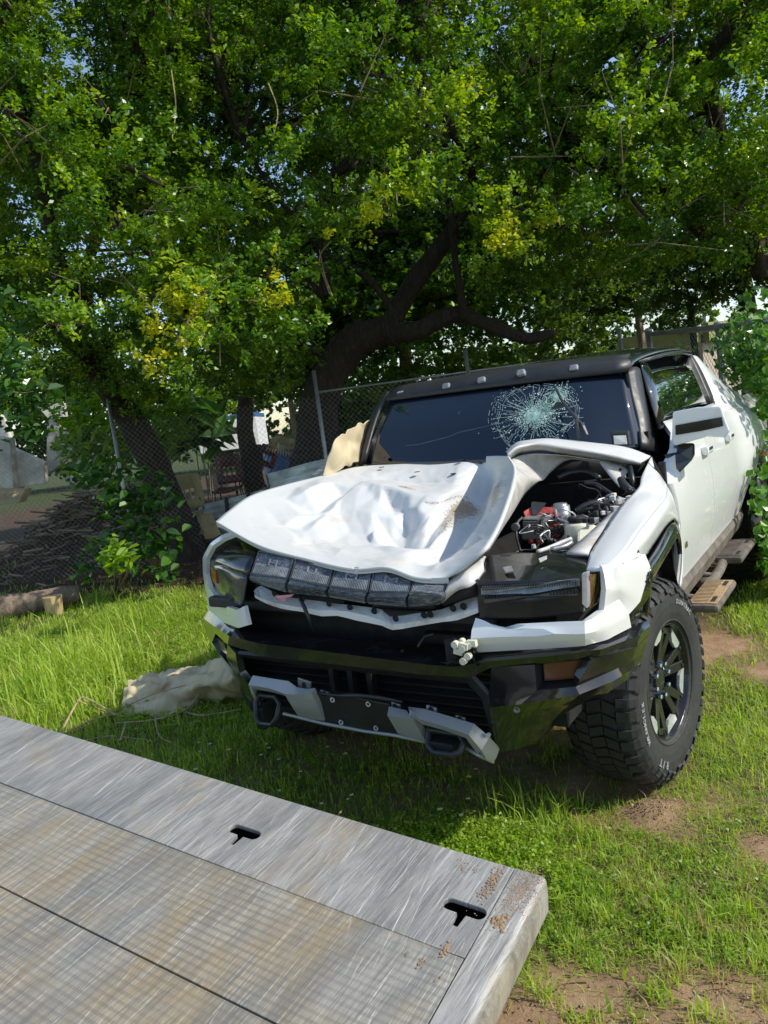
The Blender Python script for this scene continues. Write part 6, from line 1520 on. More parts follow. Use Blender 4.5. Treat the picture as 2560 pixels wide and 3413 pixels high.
for p, (r0, r1) in zip(LB3, ((.14, .08), (.06, .04), (.10, .07), (.06, .03))): limb(m, p, r0, r1, 10, .04)
connect(PUFF_RIGHT, [q for p in LB3 for q in p], m, rt)
m.build('trunk', 'bark', t3, True)
m = MB(); twigs(PUFF_RIGHT, None, 4, rt, m, .007)
o = m.build('twigs', 'twig', t3); tag(o, kind='stuff')
YEL_R = [(*(-1.045, 5.838, 2.519), .4, .15), (*(0.607, 7.007, 3.024), .4, .25), (*(-1.605, 5.607, 3.486), .3, .4)]
q, t = crown_leaves(PUFF_RIGHT, 2300, .058, YEL_R, 5)
o = fast('foliage', q, 4, 'leaf', t3, t); tag(o, kind='stuff')

# trees further back
def back_tree(name, base, top, r, puffs, per, ls, label, seed, bark='pale_bark', group=None):
    t = thing(name, (base[0], base[1], 0), label, 'tree', group)
    m = MB(); b0_ = Vector((base[0], base[1], -.2)); limb(m, [b0_, b0_.lerp(Vector(top), .5) + Vector((.05, 0, 0)), top], r, r * .6, 12, .05)
    connect(puffs, [top], m, rt)
    m.build('trunk', bark, t, True)
    q, tt = crown_leaves(puffs, per, ls, (), seed, spray=12)
    o = fast('foliage', q, 4, 'leaf_far', t, tt); tag(o, kind='stuff')
def pf(lst, r): return [(*p, r) for p in lst]
back_tree('tree', (-8.028, 13.260, 2.295), (-7.987, 13.538, 4.025), .24, pf([(-8.596, 13.316, 5.280), (-7.102, 13.113, 5.380), (-7.081, 14.864, 4.852), (-7.947, 13.933, 6.566), (-9.818, 13.580, 4.357), (-6.660, 15.850, 5.561)], 1.6), 2300, .11, 'straight pale trunk standing behind the fork of the big tree', 31)
back_tree('tree', (-9.100, 10.006, 1.428), (-9.143, 10.143, 2.575), .10, pf([(-9.318, 10.166, 3.535), (-9.411, 11.348, 3.773), (-10.519, 10.638, 3.949), (-9.110, 10.405, 4.227)], 1.3), 2300, .10, 'slim brown trunk left of the big forked tree', 32)
back_tree('tree', (-3.740, 19.786, 2.666), (-3.779, 19.994, 4.281), .16, pf([(-4.042, 19.884, 4.725), (-3.447, 20.362, 5.300), (-4.176, 18.668, 5.291), (-4.870, 18.075, 4.378)], 1.6), 2300, .11, 'thin trunk behind the cab at the left end of the yellow parapet', 33)
back_tree('tree', (-0.343, 14.734, 2.298), (-0.324, 14.958, 3.758), .26, pf([(-0.342, 15.045, 4.443), (0.132, 15.293, 3.978), (0.539, 15.049, 4.606), (-0.812, 14.688, 4.128)], 1.1), 2300, .09, 'dark reddish trunk behind the right hand fence rail', 34, 'bark')
back_tree('tree', (-1.554, 15.140, 2.300), (-1.496, 15.357, 3.534), .10, pf([(-1.569, 15.355, 3.856), (-2.044, 15.616, 3.659), (-1.462, 15.348, 3.321)], .7), 2000, .08, 'dark leafy treetop hanging just above the yellow parapet', 35, 'bark')
bg_ = [((-5.755, 12.403, 2.657), 1.3, 'bush of bright green leaves left of the cab roof'), ((-4.145, 12.270, 2.708), 1.1, 'light green leafy bush touching the middle of the cab roof'), ((-2.992, 12.438, 2.759), .9, 'feathery light green bush beside the yellow parapet'),
       ((-6.487, 11.830, 2.049), 1.2, 'shaded bush behind the passenger end of the cab roof'), ((-9.120, 12.561, 2.469), 1.4, 'dark bush between the pale trunk and the big trunk')]
for i, (p, r, lab) in enumerate(bg_):
    t = thing('bush', (p[0], p[1], 0), lab, 'bush')
    pu = [(p[0] + rt.uniform(-.6, .6) * r, p[1] + rt.uniform(-.5, .5) * r, max(.4, p[2] + rt.uniform(-1.3, .2) * r), r * rt.uniform(.55, .8)) for _ in range(6)] + [(p[0], p[1], p[2] - r, r), (p[0], p[1], .6, r)]
    m = MB(); limb(m, [(p[0], p[1], -.1), (p[0] + .1, p[1], p[2] * .5), (p[0], p[1], p[2])], .07, .03, 8); m.build('stem', 'twig', t, True)
    q, tt = crown_leaves(pu, 1500, .085, (), 40 + i, spray=12, tl=.3); o = fast('foliage', q, 4, 'leaf_far', t, tt + .12); tag(o, kind='stuff')
bk_ = []
for i in range(46):
    u = i / 45; p = Vector((-17.5 + 19.5 * u, 7.5 + 8.0 * u, 0)) + Vector((rt.uniform(-.8, .8), rt.uniform(-.8, .8), 0)); bk_.append((p.x, p.y, rt.uniform(4.0, 10.5), rt.uniform(1.2, 1.7)))
tb = thing('tree', (-9.5, 12.0, 0), 'tall dark leafy tree forming the backdrop behind the central canopy', 'tree')
m = MB(); limb(m, [(-9.5, 12.0, -.2), (-9.3, 12.0, 3), (-9.0, 12.1, 6)], .3, .15, 10, .05); connect(bk_, [(-9.0, 12.1, 6), (-9.3, 12, 3.5)], m, rt); m.build('trunk', 'bark', tb, True)
q, tt = crown_leaves(bk_, 900, .12, (), 91, spray=10); o = fast('foliage', q, 4, 'leaf', tb, tt - .12); tag(o, kind='stuff')
# treeline closing the view far behind: one mass
pu = []
for i in range(150):
    a = i / 149; x = -50 + 78 * a + rt.uniform(-1.5, 1.5); y = 27 + 15 * a * (1 - a) + rt.uniform(-2, 4)
    if -12 < x < 6 and rt.random() < .35: continue
    top_ = rt.uniform(1.0, 8.5) if x < -8 else rt.uniform(.5, 3.6)
    pu.append((x, y, top_, rt.uniform(1.6, 2.4)))
q, tt = crown_leaves(pu, 260, .30, (), 77, spray=8)
o = fast('far_woodland', q, 4, 'leaf_far', None, tt); tag(o, 'distant band of trees closing the view behind the yard', 'woodland', kind='stuff')

# ================================================================ the yard behind
def chain_link(name_parent, a, b_, z0, z1, step=.075, w=.0021, mat='galvanised'):
    """diamond wire between two points on the ground"""
    a = Vector(a); b_ = Vector(b_); L = (b_ - a).length; d = (b_ - a) / L; H = z1 - z0
    m = MB(); s = -H
    def P(t, z): q = a + d * t; return V(q.x, q.y, z0 + z)
    nrm = d.cross(Vector((0, 0, 1)))
    while s < L:
        for sg in (1, -1):
            t0, t1, y0, y1 = s, s + H, 0., H
            if t0 < 0: y0 = -t0; t0 = 0.
            if t1 > L: y1 = H - (t1 - L); t1 = L
            if y1 - y0 > .02:
                p, q = P(t0, y0 if sg > 0 else H - y0), P(t1, y1 if sg > 0 else H - y1)
                m.add([p - nrm * w + V(0, 0, w / 2), p + nrm * w - V(0, 0, w / 2), q + nrm * w - V(0, 0, w / 2), q - nrm * w + V(0, 0, w / 2)], [(0, 1, 2, 3)])
                m.add([p - V(0, 0, w * .7), p + V(0, 0, w * .7), q + V(0, 0, w * .7), q - V(0, 0, w * .7)], [(0, 1, 2, 3)])
        s += step
    o = m.build('wire_mesh', mat, name_parent); tag(o, kind='stuff'); return o
fa, fb, fc = Vector((-13.5, -.55, 0)), Vector((-7.0, 3.62, 0)), Vector((-4.58, 5.18, 0))
fd = Vector((-1.0, 7.4, 0))
f1 = thing('chain_link_fence', (-9, 2.3, 0), 'rusty chain link fence with thin posts running behind the lawn on the left', 'fence')
for p in (fa, fb, fc, fd, fa.lerp(fb, .5), fc.lerp(fd, .5)):
    m = MB(); m.tube([(p.x, p.y, -.1), (p.x, p.y, 2.5)], .028, 8); m.build('fence_post', 'galvanised', f1, True)
chain_link(f1, fa, fb, .1, 2.15); chain_link(f1, fb, fc, .1, 2.15); chain_link(f1, fc, fd, .2, 2.2)
m = MB(); m.tube([(-4.58, 5.18, 2.2), (-1.0, 7.4, 2.2)], .018, 6); m.build('top_rail', 'galvanised', f1, True)
# fence on the right, behind the cab
f2_ = thing('chain_link_fence', (.3, 6.5, 0), 'chain link fence with a round top rail overgrown by vines on the right', 'fence')
ra, rb, rc_ = Vector((-0.593, 7.323, 2.353)), Vector((0.431, 5.807, 2.217)), Vector((1.253, 4.402, 2.105))
m = MB(); m.tube([ra, rb, rc_], .030, 8); m.build('top_rail', 'galvanised', f2_, True)
for p in (ra, Vector((0.497, 5.724, 2.178)), rc_):
    m = MB(); m.tube([(p.x, p.y, -.1), (p.x, p.y, p.z + .03)], .035, 8); m.tube([(p.x, p.y, p.z + .02), (p.x, p.y, p.z + .08)], .045, 8); m.build('fence_post', 'galvanised', f2_, True)
m = MB(); m.tube([(-0.554, 7.225, 2.332), (0.227, 7.370, 2.265)], .016, 6); m.build('brace_rail', 'galvanised', f2_, True)
chain_link(f2_, (ra.x, ra.y, 0), (rc_.x, rc_.y, 0), .1, 2.2)

# corrugated sheets
def corr(name, A, B_, C_, D_, n, parent, mat='corrugated_steel', amp=.012):
    A, B_, C_, D_ = map(Vector, (A, B_, C_, D_)); nr = (B_ - A).cross(D_ - A).normalized(); rows = []
    for i in range(n * 4 + 1):
        t = i / (n * 4); o = nr * amp * math.sin(2 * math.pi * i / 4)
        rows.append([A.lerp(D_, t) + o, A.lerp(B_, .33).lerp(D_.lerp(C_, .33), t) + o + nr * .01 * noise.noise(A + V(i * .3, 0, 0)), A.lerp(B_, .66).lerp(D_.lerp(C_, .66), t) + o - nr * .01, B_.lerp(C_, t) + o])
    return gridmesh(name, rows, mat, parent, thick=.003, smooth=True)
cf = thing('sheet_metal_fence', (-6.4, 5.2, 0), 'low fence of corrugated metal sheets on black posts beside the passenger side of the hood', 'fence')
corr('metal_sheet', (-6.903, 4.843, 0.784), (-6.390, 4.949, 0.840), (-6.354, 4.885, 0.229), (-6.874, 4.765, 0.115), 7, cf)
corr('metal_sheet', (-6.348, 4.917, 0.843), (-5.972, 4.992, 0.893), (-5.929, 4.937, 0.313), (-6.312, 4.853, 0.235), 7, cf)
corr('metal_sheet', (-5.931, 4.959, 0.896), (-5.058, 5.258, 1.042), (-5.017, 5.202, 0.470), (-5.889, 4.904, 0.318), 7, cf)
for (u, l) in (((-6.323, 4.878, 0.876), (-6.294, 4.805, 0.237)), ((-5.906, 4.922, 0.941), (-5.871, 4.856, 0.327))):
    m = MB(); m.bar(u, l, .04); m.build('sheet_post', 'post_black', cf)
cs = thing('sheet_metal_stack', (-4.9, 5.6, 0), 'stack of grey corrugated metal sheets leaning in front of the big trunk', 'metal sheets')
corr('metal_sheet', (-5.187, 4.588, 1.181), (-4.306, 4.827, 1.297), (-4.214, 4.753, 1.198), (-5.093, 4.515, 1.081), 2, cs, amp=.02)
corr('metal_sheet', (-5.103, 4.509, 1.089), (-4.244, 4.734, 1.209), (-4.137, 4.669, 1.104), (-5.014, 4.435, 0.998), 2, cs, amp=.02)
corr('metal_sheet', (-5.024, 4.429, 1.006), (-4.178, 4.644, 1.117), (-4.052, 4.590, 0.999), (-4.924, 4.361, 0.915), 2, cs, amp=.02)
m = MB()
for x, y in ((-5.25, 4.60), (-4.6, 4.75)): m.box((x, y, .50), (.07, .07, 1.0))
o = m.build('stack_support', 'weathered_wood', cs); tag(o, kind='stuff')

# plastic school chairs
def chair(c, s, mat, label, tilt=0., rz=.6, seat=True):
    """c: centre of the backrest"""
    c = Vector(c); g = gh(c.x, c.y)
    t = thing('plastic_chair', (c.x, c.y, g), label, 'chair', 'discarded school chairs')
    R_ = Matrix.Rotation(rz, 3, 'Z') @ Matrix.Rotation(tilt, 3, 'Y')
    def X(x, y, z): return c + R_ @ Vector((x * s, y * s, z * s))
    rows, skip = [], set()
    us = [-.21, -.13, -.10, -.05, -.03, .03, .05, .10, .13, .21]; vs_ = [.22, .19, .03, -.10, -.17, -.22]
    for i, z in enumerate(vs_):
        w = [.78, .90, .96, 1.0, 1.0, .9][i]
        rows.append([X(u * w, -.03 + .35 * (u * u) * 1.6 - (.02 if i == 5 else 0), z) for u in us])
    for j in (2, 4, 6): skip.add((2, j))
    o = gridmesh('backrest', rows, mat, t, thick=.012 * s, smooth=True, skip=skip)
    if seat:
        gridmesh('seat', [[X(-.19, -.04, -.26), X(0, -.03, -.28), X(.19, -.04, -.26)], [X(-.21, -.22, -.29), X(0, -.22, -.32), X(.21, -.22, -.29)], [X(-.20, -.40, -.28), X(0, -.40, -.30), X(.20, -.40, -.28)], [X(-.18, -.44, -.31), X(0, -.45, -.33), X(.18, -.44, -.31)]], mat, t, 3, 3, thick=.012 * s)
    for sx in (-1, 1):
        m = MB(); top = X(sx * .17, -.10, -.29); m.tube([X(sx * .15, -.02, -.10), X(sx * .17, .02, -.26), top, V(X(sx * .21, .08, 0).x, X(sx * .21, .08, 0).y, g)], .011, 6); m.build('leg', 'post_black', t, True)
        m = MB(); m.tube([X(sx * .17, -.36, -.31), V(X(sx * .2, -.42, 0).x, X(sx * .2, -.42, 0).y, g)], .011, 6); m.build('leg', 'post_black', t, True)
    return t
chair((-6.799, 4.587, 1.048), 1.15, 'chair_tan', 'mustard tan plastic chair at the near end of the corrugated fence, the largest one', 0., .5)
chair((-7.196, 5.924, 1.246), 1.1, 'chair_maroon', 'dark maroon plastic chair standing behind the corrugated fence', 0., .5)
chair((-7.364, 6.542, 1.280), .95, 'chair_tan', 'small tan plastic chair half hidden behind the maroon one', .0, .5, False)
chair((-7.594, 7.364, 1.330), .9, 'chair_maroon', 'dark maroon chair back lying by the palm fronds', .5, .5, False)
# boards
for nm, A, B_, C_, D_, lab, cat in (('board', (-6.484, 4.383, 0.703), (-6.285, 4.514, 0.698), (-6.116, 4.455, 0.346), (-6.313, 4.324, 0.345), 'tan board leaning on the corrugated fence below the mustard chair', 'board'),
                                    ('board', (-6.691, 3.952, 0.343), (-6.339, 4.329, 0.502), (-6.251, 4.259, 0.445), (-6.599, 3.882, 0.276), 'long grey plank lying slanted at the foot of the corrugated fence', 'board'),
                                    ('board', (-7.004, 4.268, 0.620), (-6.625, 4.525, 0.663), (-6.543, 4.426, 0.434), (-6.903, 4.176, 0.356), 'dark weathered panel behind the slanted plank', 'board')):
    m = MB(); m.prism([A, B_, C_, D_], Vector((-.02, .03, 0))); o = m.build(nm, 'pale_wood' if 'tan' in lab else 'weathered_wood', bevel=.004); tag(o, lab, cat)
# felled log on the left
lg = [(-6.701, 1.302, 0.457), (-6.483, 1.575, 0.509), (-6.326, 1.807, 0.552), (-6.119, 2.064, 0.545)]
g0 = [(p[0], p[1], gh(p[0], p[1]) + .13) for p in lg]
m = MB(); limb(m, g0, .15, .11, 12, .02); lgt = m.build('felled_log', 'pale_bark', None, True); tag(lgt, 'fallen pale log lying on the shaded ground at the left edge', 'log')
m = MB(); p = Vector((-6.020, 1.643, 0.519)); m.lathe([(0, .0), (0, .09), (.22, .11), (.22, 0)], (p.x, p.y, gh(p.x, p.y)), 'z', 9); o = m.build('log_stump', 'pale_wood', None); tag(o, 'short sawn yellowish stump beside the fallen log', 'stump')

# broken concrete walls at the left edge
cw = thing('concrete_wall', (-12.8, 6.2, 0), 'broken grey concrete walls of a ruined shed at the left edge', 'ruined wall')
def panel(A, B_, C_, D_, th=.2, mat='concrete', nm='wall_panel'):
    A, B_, C_, D_ = map(Vector, (A, B_, C_, D_)); m = MB(); m.prism([A, B_, C_, D_], Vector((-.55, .83, 0)) * th); return m.build(nm, mat, cw, bevel=.01)
panel((-11.617, 6.050, 2.340), (-11.099, 6.654, 2.469), (-11.077, 6.540, 1.585), (-11.574, 5.921, 1.254))
o = panel((-11.911, 5.875, 2.482), (-11.777, 6.193, 2.391), (-11.729, 6.139, 1.801), (-11.967, 5.698, 1.516))
cwp = panel((-12.146, 5.190, 2.168), (-11.978, 5.402, 2.031), (-11.813, 5.595, 1.770), (-11.831, 5.527, 1.378)); 
panel((-12.061, 5.122, 2.142), (-11.720, 5.536, 1.769), (-11.729, 5.470, 1.354), (-12.026, 5.032, 1.363))
panel((-12.043, 4.807, 2.389), (-11.882, 5.023, 2.305), (-11.846, 4.906, 1.334), (-12.093, 4.617, 1.308), .25)
panel((-13.293, 5.625, 2.914), (-13.101, 5.737, 2.806), (-12.998, 5.717, 2.195), (-13.324, 5.508, 2.247), .25)
panel((-13.031, 6.420, 3.033), (-12.526, 6.746, 2.966), (-12.528, 6.702, 2.673), (-12.799, 6.523, 2.677), .25)
panel((-12.982, 6.645, 2.689), (-12.845, 6.734, 2.681), (-12.833, 6.711, 2.462), (-12.969, 6.624, 2.484), .25)
panel((-11.892, 4.523, 1.406), (-11.571, 4.966, 1.320), (-11.301, 4.628, 1.095), (-11.513, 4.250, 1.122), .3, 'pale_wood', 'slab')
bpy.data.objects.remove(cwp)

# debris bank: heap of dead branches on the earth bank by the wall
m = MB(); rb_ = random.Random(8)
for i in range(1100):
    s_, r__ = rb_.gauss(0, 1.2), rb_.gauss(0, .6); x, y = -8.7 + s_ * .84 - r__ * .54, 4.5 + s_ * .54 + r__ * .84; z = gh(x, y) + rb_.uniform(-.02, .10)
    a = rb_.uniform(0, 6.28); L = rb_.uniform(.12, .5); e = rb_.uniform(-.3, .3)
    m.tube([(x, y, z), (x + math.cos(a) * L, y + math.sin(a) * L, z + e * L)], rb_.uniform(.006, .022), 4, False)
o = m.build('debris_heap', 'weathered_wood'); tag(o, 'heap of dead branches and rubble against the fence on the left', 'debris', kind='stuff')
m = MB()
for i in range(90):
    p = Vector((-8.603, 6.662, 1.107)) + V(rb_.gauss(0, 1.6), rb_.gauss(0, .9), 0); s = rb_.uniform(.06, .22); z = gh(p.x, p.y)
    m.add([V(p.x + math.cos(t) * s, p.y + math.sin(t) * s, z) for t in (0, 1.3, 2.6, 3.8, 5.0)] + [V(p.x, p.y, z + s * .8)], [(j, (j + 1) % 5, 5) for j in range(5)])
o = m.build('rubble', 'concrete'); tag(o, 'scattered broken stones on the earth behind the chairs', 'rubble', kind='stuff')

# trailer, drum and other things between the trunks
tr = thing('parked_trailer', (-17.2, 15.5, 0), 'white box trailer with a blue roof edge seen between the trunks', 'trailer')
A, B_ = Vector((-16.938, 14.585, 2.186)), Vector((-15.690, 16.158, 2.318)); A.z = B_.z = (A.z + B_.z) / 2
dv = Vector((-.83, .55, 0)) * -1; back = Vector((-.55, .83, 0)) * 2.2
m = MB(); m.prism([A + V(0, 0, .15), B_ + V(0, 0, .15), B_ - V(0, 0, .85), A - V(0, 0, .85)], back); m.build('trailer_body', 'van_white', tr, bevel=.02)
m = MB(); m.prism([A + V(0, 0, .30), B_ + V(0, 0, .30), B_ + V(0, 0, .155), A + V(0, 0, .155)], back); m.build('trailer_roof', 'van_blue', tr, bevel=.02)
for t in (.2, .75):
    q = A.lerp(B_, t); m = MB(); ang = math.atan2((B_ - A).y, (B_ - A).x); m.lathe([(-.05, 0), (-.05, .35), (.12, .35), (.12, 0)], (0, 0, 0), 'y', 18); m.v = [Matrix.Rotation(ang, 3, 'Z') @ p + V(q.x, q.y, .35) for p in m.v]; m.build('wheel', 'rubber', tr)
p = Vector((-10.076, 10.572, 1.465)); m = MB(); m.lathe([(.02, 0), (.02, .38), (.5, .40), (1.0, .40), (1.3, .38), (1.35, .30), (1.35, 0)], (p.x, p.y, 0), 'z', 24); o = m.build('plastic_barrel', 'van_blue', None, True); tag(o, 'dark blue plastic barrel between the gnarled trunk and the big trunk', 'barrel')
# yellow and cream building on the right
bd = thing('yard_building', (-2.5, 25, 0), 'low cream building with an olive and yellow parapet behind the fence on the right', 'building')
c0_, c1_, c2__ = Vector((-4.713, 21.668, 3.427)), Vector((-2.257, 20.854, 3.248)), Vector((-0.115, 25.283, 3.143)); zt = c1_.z
P_ = [V(c0_.x, c0_.y, zt), V(c1_.x, c1_.y, zt), V(c2__.x, c2__.y, zt)]
bk = V(-1.0, 7.0, 0)
def wall(a, b_, z0, z1, mat, nm, out=0.):
    m = MB(); n_ = (b_ - a).cross(V(0, 0, 1)).normalized(); a2, b2 = a + n_ * out, b_ + n_ * out
    m.prism([V(a2.x, a2.y, z0), V(b2.x, b2.y, z0), V(b2.x, b2.y, z1), V(a2.x, a2.y, z1)], -n_ * .2); return m.build(nm, mat, bd)
wall(P_[0], P_[1], -.2, zt - .55, 'wall_cream', 'wall'); wall(P_[1], P_[2], -.2, zt - .55, 'wall_cream', 'wall')
wall(P_[0] + V(-.1, 0, 0), P_[1] + V(.0, 0, 0), zt - .545, zt, 'wall_olive', 'parapet', .25); wall(P_[1], P_[2], zt - .545, zt, 'wall_olive', 'parapet', .25)
m = MB(); m.prism([V(P_[0].x, P_[0].y + .3, zt - .3), V(P_[1].x, P_[1].y + .3, zt - .3), V(P_[2].x, P_[2].y + .3, zt - .3), V(P_[2].x, P_[2].y + 7, zt - .3), V(P_[0].x, P_[0].y + 7, zt - .3)], (0, 0, .05)); m.build('roof', 'wall_cream', bd)
m = MB(); q = P_[0].lerp(P_[1], .6); m.box((q.x, q.y - .28, zt - 1.6), (.9, .06, 1.0)); wf = m.build('window', 'side_glass', bd)
up = thing('utility_pole', (0, 44, 0), 'thin grey utility pole rising behind the building', 'pole'); pp = Vector((-6.324, 46.325, 5.765)); up.location = (pp.x, pp.y, 0); OFF[up.name] = V(pp.x, pp.y, 0)
m = MB(); m.tube([(pp.x, pp.y, 0), (pp.x, pp.y, pp.z + 1.5)], [.2, .14], 10); m.build('pole_shaft', 'galvanised', up, True)
m = MB(); m.bar((pp.x - .9, pp.y, pp.z + 1.0), (pp.x + .9, pp.y, pp.z + 1.0), .1); m.build('cross_arm', 'weathered_wood', up)

# gnarled trunk between the chairs and the big tree
gt = thing('gnarled_trunk', (-6.5, 7.2, 0), 'weathered gnarled trunk standing just behind the maroon chair', 'tree trunk')
m = MB(); limb(m, [(-6.978, 6.258, 0.885), (-7.006, 6.296, 1.280), (-7.048, 6.326, 1.677), (-7.059, 6.364, 1.990), (-7.055, 6.424, 2.380)], .17, .13, 12, .06); limb(m, [(-6.921, 6.182, 0.932), (-6.807, 6.305, 1.262), (-6.825, 6.338, 1.575)], .07, .05, 8, .04)
limb(m, [V(*(-6.978, 6.258, 0.885)), V((-6.978, 6.258, 0.885)[0], (-6.978, 6.258, 0.885)[1], -.1)], .18, .22, 12, .0)
m.build('trunk', 'bark', gt, True)
# pile of cut palm fronds
pfd = thing('palm_fronds', (-5.6, 7.2, 0), 'dried palm fronds drooping in a fan beside the big trunk', 'palm fronds')
root_ = Vector((-6.134, 6.451, 1.689)); tip_ = Vector((-6.516, 6.146, 1.335))
m = MB()
for k in range(11):
    a = k / 10; e = Vector((-6.462, 6.078, 1.452)).lerp(Vector((-6.018, 6.227, 1.283)), a)
    mid = root_.lerp(e, .5) + V(-.10 * (1 - a), 0, .10)
    pts = cr([root_ + V(0, 0, -.02 * k), mid, e], 4); m2 = MB(); wv = V(.55, .35, 0).normalized() * .022
    for i in range(len(pts) - 1): m2.add([pts[i] - wv, pts[i] + wv, pts[i + 1] + wv * (1 - i / 8), pts[i + 1] - wv * (1 - i / 8)], [(0, 1, 2, 3)])
    m2.build('frond', 'straw', pfd)
m.tube([root_, root_ + V(.1, .1, -.6), V(root_.x + .15, root_.y + .1, -.05)], .04, 6); m.build('stalk', 'weathered_wood', pfd, True)

# ---- broad leaved plants
def broad(name, label, cat, base, puffs, per, ls, mat, seed, stems=3, tl=.1, asp=(.5, .75), up=(.1, -.25, .8), off=0.):
    r_ = np.random.default_rng(seed)
    t = thing(name, (base[0], base[1], gh(base[0], base[1])), label, cat)
    C_ = []; 
    for (x, y, z, r) in puffs:
        n = int(per * (r / .4) ** 2); d = r_.normal(size=(n, 3)); d /= np.linalg.norm(d, axis=1)[:, None]
        C_.append(np.array([x, y, z]) + d * (r * r_.random(n) ** .4)[:, None])
    C_ = np.concatenate(C_); n = len(C_)
    N_ = r_.normal(0, .45, (n, 3)) + np.array(up); N_ /= np.linalg.norm(N_, axis=1)[:, None]
    D_ = r_.normal(0, 1, (n, 3)) + np.array([0, 0, -.5])
    D_ = D_ - N_ * np.sum(D_ * N_, 1)[:, None]; D_ /= np.linalg.norm(D_, axis=1)[:, None]
    S_ = np.cross(N_, D_); l = (r_.uniform(.6, 1.25, n) * ls)[:, None]; w = l * r_.uniform(*asp, n)[:, None]
    T_ = np.clip(r_.normal(.42, .2, n) + off, tl, 1)
    # each leaf: two halves folded on the midrib, six sided outline
    a = C_ - D_ * l * .5; f = C_ + D_ * l * .5 - N_ * l * .12; mb = C_ - D_ * l * .18 + N_ * l * -.02; mt = C_ + D_ * l * .15
    q = []
    for sg in (1, -1):
        e1 = C_ - D_ * l * .22 + S_ * sg * w * .5 + N_ * w * .16; e2 = C_ + D_ * l * .14 + S_ * sg * w * .42 + N_ * w * .13
        q.append(np.stack([a, mb, e2 * .5 + mt * .5, e1][:1] + [e1, e2, f], 1))
    q = np.concatenate(q, 0)      # half leaf: base, side, side, tip; closed by the midrib
    o = fast('foliage', q.reshape(-1, 3), 4, mat, t, np.concatenate([T_, T_])); tag(o, kind='stuff')
    m = MB()
    for k in range(stems):
        pz = puffs[k % len(puffs)]; s = V(base[0] + r_.uniform(-.08, .08), base[1] + r_.uniform(-.08, .08), gh(base[0], base[1]) - .03)
        m.tube(cr([s, s.lerp(V(*pz[:3]), .55) + V(r_.uniform(-.1, .1), r_.uniform(-.1, .1), .05), V(*pz[:3])], 4), [.016, .015, .014, .013, .012, .011, .009, .007, .005], 5)
    o = m.build('stem', 'twig', t, True); return t
def pr(lst): return [(*p, r) for p, r in lst]
pb = (-6.049, 2.890, 0.050)
broad('broadleaf_shrub', 'dark green broad leaved shrub beside the leaning trunk at the fence', 'shrub', (-6.15, 3.3), pr([((-5.889, 2.362, 1.550), .30), ((-5.665, 2.490, 1.406), .36), ((-5.314, 2.585, 1.286), .36), ((-5.164, 2.653, 1.075), .28), ((-5.463, 2.447, 1.015), .38), ((-5.289, 2.534, 0.827), .34), ((-5.592, 2.383, 1.170), .28), ((-5.310, 2.365, 0.587), .34), ((-5.406, 2.179, 0.576), .26), ((-5.560, 2.084, 0.627), .26), ((-5.154, 2.465, 0.563), .30), ((-5.225, 2.799, 0.688), .24), ((-5.017, 2.406, 0.357), .22), ((-5.678, 1.865, 0.491), .18), ((-6.159, 2.312, 1.605), .2)]), 62, .15, 'leaf_broad', 51, 10)
broad('sapling', 'small sapling with bright sunlit green leaves in front of the dark shrub', 'sapling', ((-6.228, 2.631, 0.020)[0], (-6.228, 2.631, 0.020)[1]), pr([((-4.278, 1.273, 0.833), .13), ((-4.337, 1.222, 0.755), .12), ((-4.182, 1.321, 0.730), .13), ((-4.266, 1.258, 0.677), .12)]), 260, .13, 'leaf_fresh', 52, 3, asp=(.35, .5), off=.1)
broad('broadleaf_branch', 'dark drooping branch of large leaves hanging at the left edge', 'branch', (-7.6, -.2), pr([((-4.564, -0.009, 1.644), .4), ((-4.479, 0.247, 2.189), .4), ((-4.511, 0.460, 2.966), .5), ((-4.440, 0.535, 2.325), .34), ((-4.372, 0.684, 2.208), .30), ((-4.308, 0.853, 2.252), .22), ((-4.346, 0.674, 2.023), .16), ((-4.284, 0.836, 2.023), .12), ((-4.390, 0.503, 2.713), .35)]), 85, .12, 'leaf_broad', 53, 2, off=-.12)
broad('banana_plant', 'young banana plant with dark drooping leaves between the leaning tree and the trailer', 'plant', ((-9.337, 7.417, 1.337)[0], (-9.337, 7.417, 1.337)[1]), pr([((-9.463, 7.422, 1.951), .5), ((-9.190, 7.611, 1.999), .45), ((-9.297, 7.569, 2.199), .35)]), 16, .95, 'leaf_broad', 54, 3, asp=(.25, .34), up=(.3, -.4, .8), off=-.1)
broad('papaya_shrub', 'sunlit bright green shrub with pointed leaves behind the fence near the concrete wall', 'shrub', ((-9.513, 4.928, 1.650)[0], (-9.513, 4.928, 1.650)[1]), pr([((-9.964, 5.227, 2.441), .45), ((-9.598, 5.181, 2.118), .5), ((-9.574, 4.906, 1.779), .45), ((-9.731, 5.525, 2.601), .4), ((-9.165, 5.197, 1.912), .4), ((-9.876, 4.980, 2.001), .35)]), 75, .30, 'leaf_fresh', 55, 4, asp=(.2, .3), off=-.05)
broad('garden_shrub', 'green shrub of small pointed leaves on the right side of the leaning trunk', 'shrub', ((-8.579, 5.526, 1.502)[0], (-8.579, 5.526, 1.502)[1]), pr([((-8.862, 5.939, 2.306), .6), ((-8.602, 6.058, 1.938), .45), ((-9.379, 6.135, 2.692), .5), ((-8.911, 6.626, 2.265), .45), ((-9.183, 6.501, 2.650), .5), ((-8.498, 5.624, 1.806), .4)]), 120, .16, 'leaf_fresh', 56, 4, asp=(.35, .5), off=-.3)
